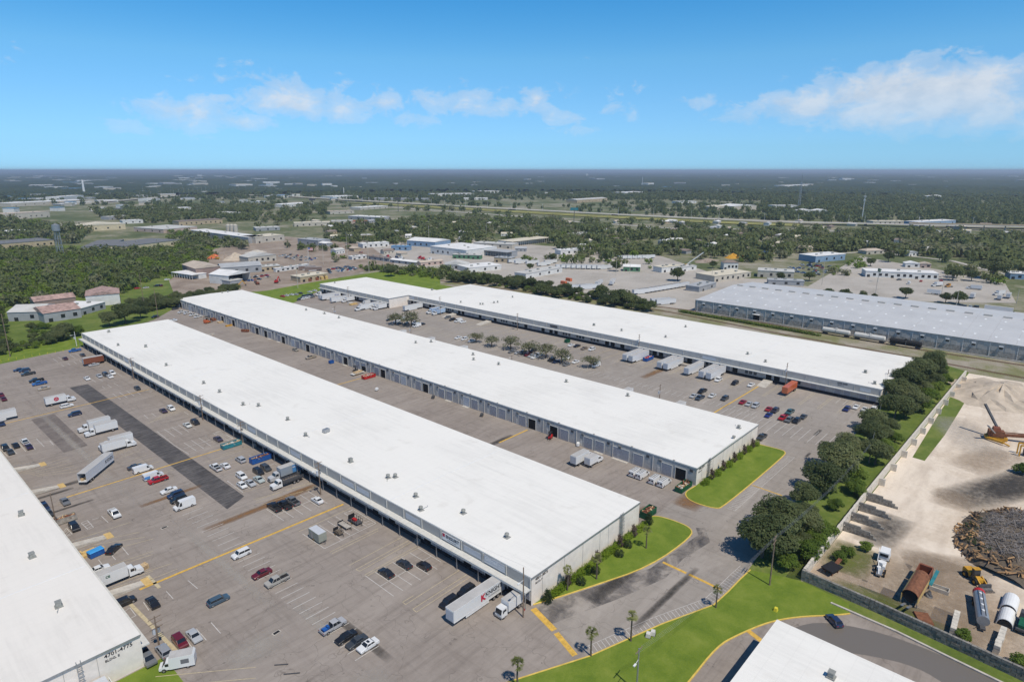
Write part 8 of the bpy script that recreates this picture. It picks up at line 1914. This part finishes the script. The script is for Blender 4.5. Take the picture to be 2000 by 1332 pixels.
# tank wagons
def tank_wagon(pa, pb, mat, label):
    c, an, L = facing(pa, pb); r = empty('tank_wagon', (c.x, c.y, .3), an); h = L/2-.9
    MB().cyl((-h, 0, 2.6), (h, 0, 2.6), 1.45, n=20).cyl((-h-.5, 0, 2.6), (-h, 0, 2.6), .7, 1.45, 20).cyl((h, 0, 2.6), (h+.5, 0, 2.6), 1.45, .7, 20).build('tank', mat, r, smooth=False)
    MB().box(-L/2, -.9, .95, L/2, .9, 1.2).build('underframe', M_steeld, r); MB().cyl((0, 0, 4.0), (0, 0, 4.5), .5, n=10).box(-1.2, -.8, 4.0, 1.2, .8, 4.08).build('dome', mat, r)
    MB().bar((-1.2, -.8, 4.1), (-1.2, -.8, 5.0), .06, .06).bar((1.2, -.8, 4.1), (1.2, -.8, 5.0), .06, .06).bar((-1.2, -.8, 5.0), (1.2, -.8, 5.0), .06, .06).bar((.3, -1.5, 1.0), (.3, -1.45, 4.0), .3, .06).build('ladder', M_steel, r)
    for x in (-L/2+2.2, L/2-2.2):
        b_ = MB().box(x-1.3, -1.1, .3, x+1.3, 1.1, .7)
        for q_ in (-.9, .9): b_.cyl((x+q_, -.85, .45), (x+q_, .85, .45), .45, n=12)
        b_.build('bogie', M_steeld, r)
    tag(r, label, 'wagon', 'tank wagons on the siding')
tank_wagon((1604, 651), (1661, 660.5), M_offw, 'dirty white tank wagon, farthest of three'); tank_wagon((1666, 661.5), (1730, 672), M_offw, 'dirty white tank wagon in the middle of three'); tank_wagon((1735, 673), (1801, 683.5), M_black, 'black tank wagon, nearest of three')
r = empty('loading_platform', P(1690, 655)); MB().box(-1.5, -3, 3.5, 1.5, 3, 3.7).build('deck', M_cat, r); MB().box(-1, -2.4, 3.7, 1, .6, 6.2).build('hut', M_blue, r)
for x in (-1.4, 1.4):
    for y in (-2.9, 2.9): MB().box(x-.1, y-.1, 0, x+.1, y+.1, 3.5).build('leg', M_cat, r)
tag(r, 'yellow loading platform with a blue hut above the wagons', 'platform')

# ================================================================ utility poles, lamps, wires
def upole(px, py, ytop, label, arms=2, trafo=2, lamp=False, mat=None, name='utility_pole', wx=None):
    b, h = pole_h(px, py, ytop); r = empty(name, (b.x, b.y, .02), R(4)); mat = mat or M_wood
    MB().cyl((0, 0, 0), (0, 0, h), .19, .12, 10).build('pole', mat, r)
    for k in range(arms): MB().bar((-1.3, 0, h-.4-k*1.2), (1.3, 0, h-.4-k*1.2), .12, .14).build('cross_arm', M_wood, r)
    for k in range(trafo): MB().cyl((.45*(1 if k else -1), .25, h-4.2), (.45*(1 if k else -1), .25, h-3.0), .33, n=12).build('transformer', M_doorw, r)
    if lamp: MB().bar((0, 0, h*.75), (-1.8, -.3, h*.75+.4), .08, .08).box(-2.5, -.5, h*.75+.32, -1.7, -.15, h*.75+.5).build('lamp_arm', M_white, r)
    tag(r, label, 'pole', 'poles of the estate'); r['h'] = h; return b+Vector((0, 0, h))
pA = upole(1022, 1205, 1108, 'bare wooden pole at the near corner of the dock front', 0, 0, True)
pB = upole(311, 1262, 1203, 'wooden pole with transformers beside the numbered cream wall', 3, 3)
pC = upole(111, 1028, 963, 'dark wooden pole beside the rust-stained skip', 0, 0)
pD = upole(626.5, 966, 902, 'pole with transformers by the dock stairs', 2, 3, True)
pE = upole(473.7, 864, 823, 'pole with transformers beside the teal skip', 2, 3, True)
pF = upole(396.6, 820, 772, 'pole with transformers halfway along the dock front', 2, 2, True)
pG = upole(262, 742, 699, 'pole with transformers near the far end of the dock front', 2, 3)
pH = upole(1010.5, 645, 612, 'pole by the far docks behind the young trees', 2, 2); pI = upole(1247, 691, 653, 'pole behind the first docked trailers', 2, 2); pJ = upole(1533, 756, 709, 'pole beside the orange container', 2, 2)
pK = upole(860, 616, 580, 'pole beside the pale blue trucks', 2, 2); pL_ = upole(681, 590, 560, 'pole at the short warehouse front', 2, 0)
upole(655, 622, 598, 'lamp pole rising behind the roller-door roof, far', 1, 2, True); upole(1288, 781, 751, 'pole rising behind the roller-door roof, near', 1, 2); upole(999.6, 712, 694, 'lamp pole rising behind the roller-door roof, middle', 1, 2, True); upole(803, 660, 633, 'post rising behind the roller-door roof by the striped trailer', 0, 1)
qA = upole(1243, 1352, 1266, 'pale pole with a white cross arm on the lawn verge', 1, 0, True, M_steel); qB = upole(1503, 1143, 1047, 'pole with many wires among the oaks at the lawn end', 2, 0); qC = upole(1697, 905, 862, 'pole with a white lamp among the oaks', 1, 0, True); qD = upole(1730, 760, 722, 'dark pole over the far warehouse corner', 2, 0)
upole(150, 676, 648, 'lamp post on the verge beside the far corner', 0, 1, True, M_white, 'lamp_post')
def wire(a, b, sag, label, n=14, r_=.013):
    m = MB(); pts = [a.lerp(b, t)-Vector((0, 0, sag*4*t*(1-t))) for t in np.linspace(0, 1, n)]
    for p, q_ in zip(pts, pts[1:]): m.cyl(p, q_, r_, r_, 4, cap=False)
    tag(m.build('overhead_wire', M_steel), label, 'wire', 'overhead wires')
for k, dx in enumerate((-1.2, -.4, .4, 1.2)):
    v = Vector((dx, .2*dx, -.3)); wire(qA+v, qB+v, 1.6, '%s wire from the lawn pole to the oak pole' % ORD[k]); wire(qB+v, qC+v, 2.0, '%s wire between the poles in the oaks' % ORD[k]); wire(qC+v, qD+v, 2.2, '%s wire along the oaks to the far corner' % ORD[k])
for k, (a, b) in enumerate(((pD, pE), (pE, pF), (pF, pG), (pA, pD))):
    for j, dx in enumerate((-1, 1)): wire(a+Vector((dx, 0, -.4)), b+Vector((dx, 0, -.4)), 1.5, '%s wire of the %s span along the dock front' % (ORD[j], ORD[k]))
# verge posts, meter boxes, hydrant, drains
for k in range(11):
    p = P(2+k*15.2, 707-k*2.55); o = MB().cyl((0, 0, 0), (0, 0, 1.1), .09, n=8).cyl((0, 0, 1.1), (0, 0, 1.2), .09, .02, 8).build('marker_post', simple('post_yellow', (.65, .55, .06), .6, var=.1), loc=p); tag(o, '%s yellow marker post along the verge from the picture edge' % ORD[k], 'post', 'yellow marker posts')
for k, (px, py) in enumerate(((1266, 1243), (1275, 1239))):
    r = empty('backflow_box', P(px, py), R(20)); MB().box(-.6, -.5, .1, .6, .5, 1.0, 0, .1, .08).build('cover', M_offw, r); MB().box(-.7, -.6, 0, .7, .6, .12).build('pad', M_conc, r); tag(r, ('left' if k == 0 else 'right')+' of two pale boxes on the lawn verge', 'box')
r = empty('sprinkler_marker', P(1515, 1193)); MB().box(-.5, -.4, 0, .5, .4, .9, 0, .15, .1).build('cover', simple('marker_yellow', (.7, .6, .05), .6, var=.1), r); MB().box(-.6, -.5, -.02, .6, .5, .08).build('pad', M_conc, r); tag(r, 'small yellow cover on the lawn verge', 'cover')
for k, (px, py) in enumerate(((540, 1235), (321, 1030), (1205, 866))):
    r = empty('drain_grate', P(px, py)+Vector((0, 0, .03)), .1); MB().box(-.9, -.5, 0, .9, .5, .02).build('frame', M_conc, r)
    MB().box(-.7, -.35, .021, .7, .35, .03).build('grate', M_black, r); tag(r, '%s drain grate in the asphalt' % ('nearest', 'left', 'alley')[k], 'drain')
for k, (pa, pb) in enumerate(((( 536, 1299), (563, 1297)), ((554, 1317), (586, 1314)))):
    a, b = P(*pa), P(*pb); o = MB().bar((a.x, a.y, .1), (b.x, b.y, .1), .2, .14).build('wheel_stop', M_steeld); tag(o, 'dark bar lying on the asphalt, %s of two' % ('farther', 'nearer')[k], 'bar')
# ================================================================ the air
m = bpy.data.materials.new('haze'); m.use_nodes = True; t = m.node_tree; t.nodes.clear()
pv = t.nodes.new('ShaderNodeVolumePrincipled'); pv.inputs['Color'].default_value = (.80, .88, 1.0, 1); pv.inputs['Density'].default_value = 8.5e-5; pv.inputs['Anisotropy'].default_value = .2
t.links.new(pv.outputs[0], t.nodes.new('ShaderNodeOutputMaterial').inputs['Volume'])
o = MB().box(-64000, -64000, -1.5, 64000, 64000, 112).build('haze', m); o['kind'] = 'stuff'
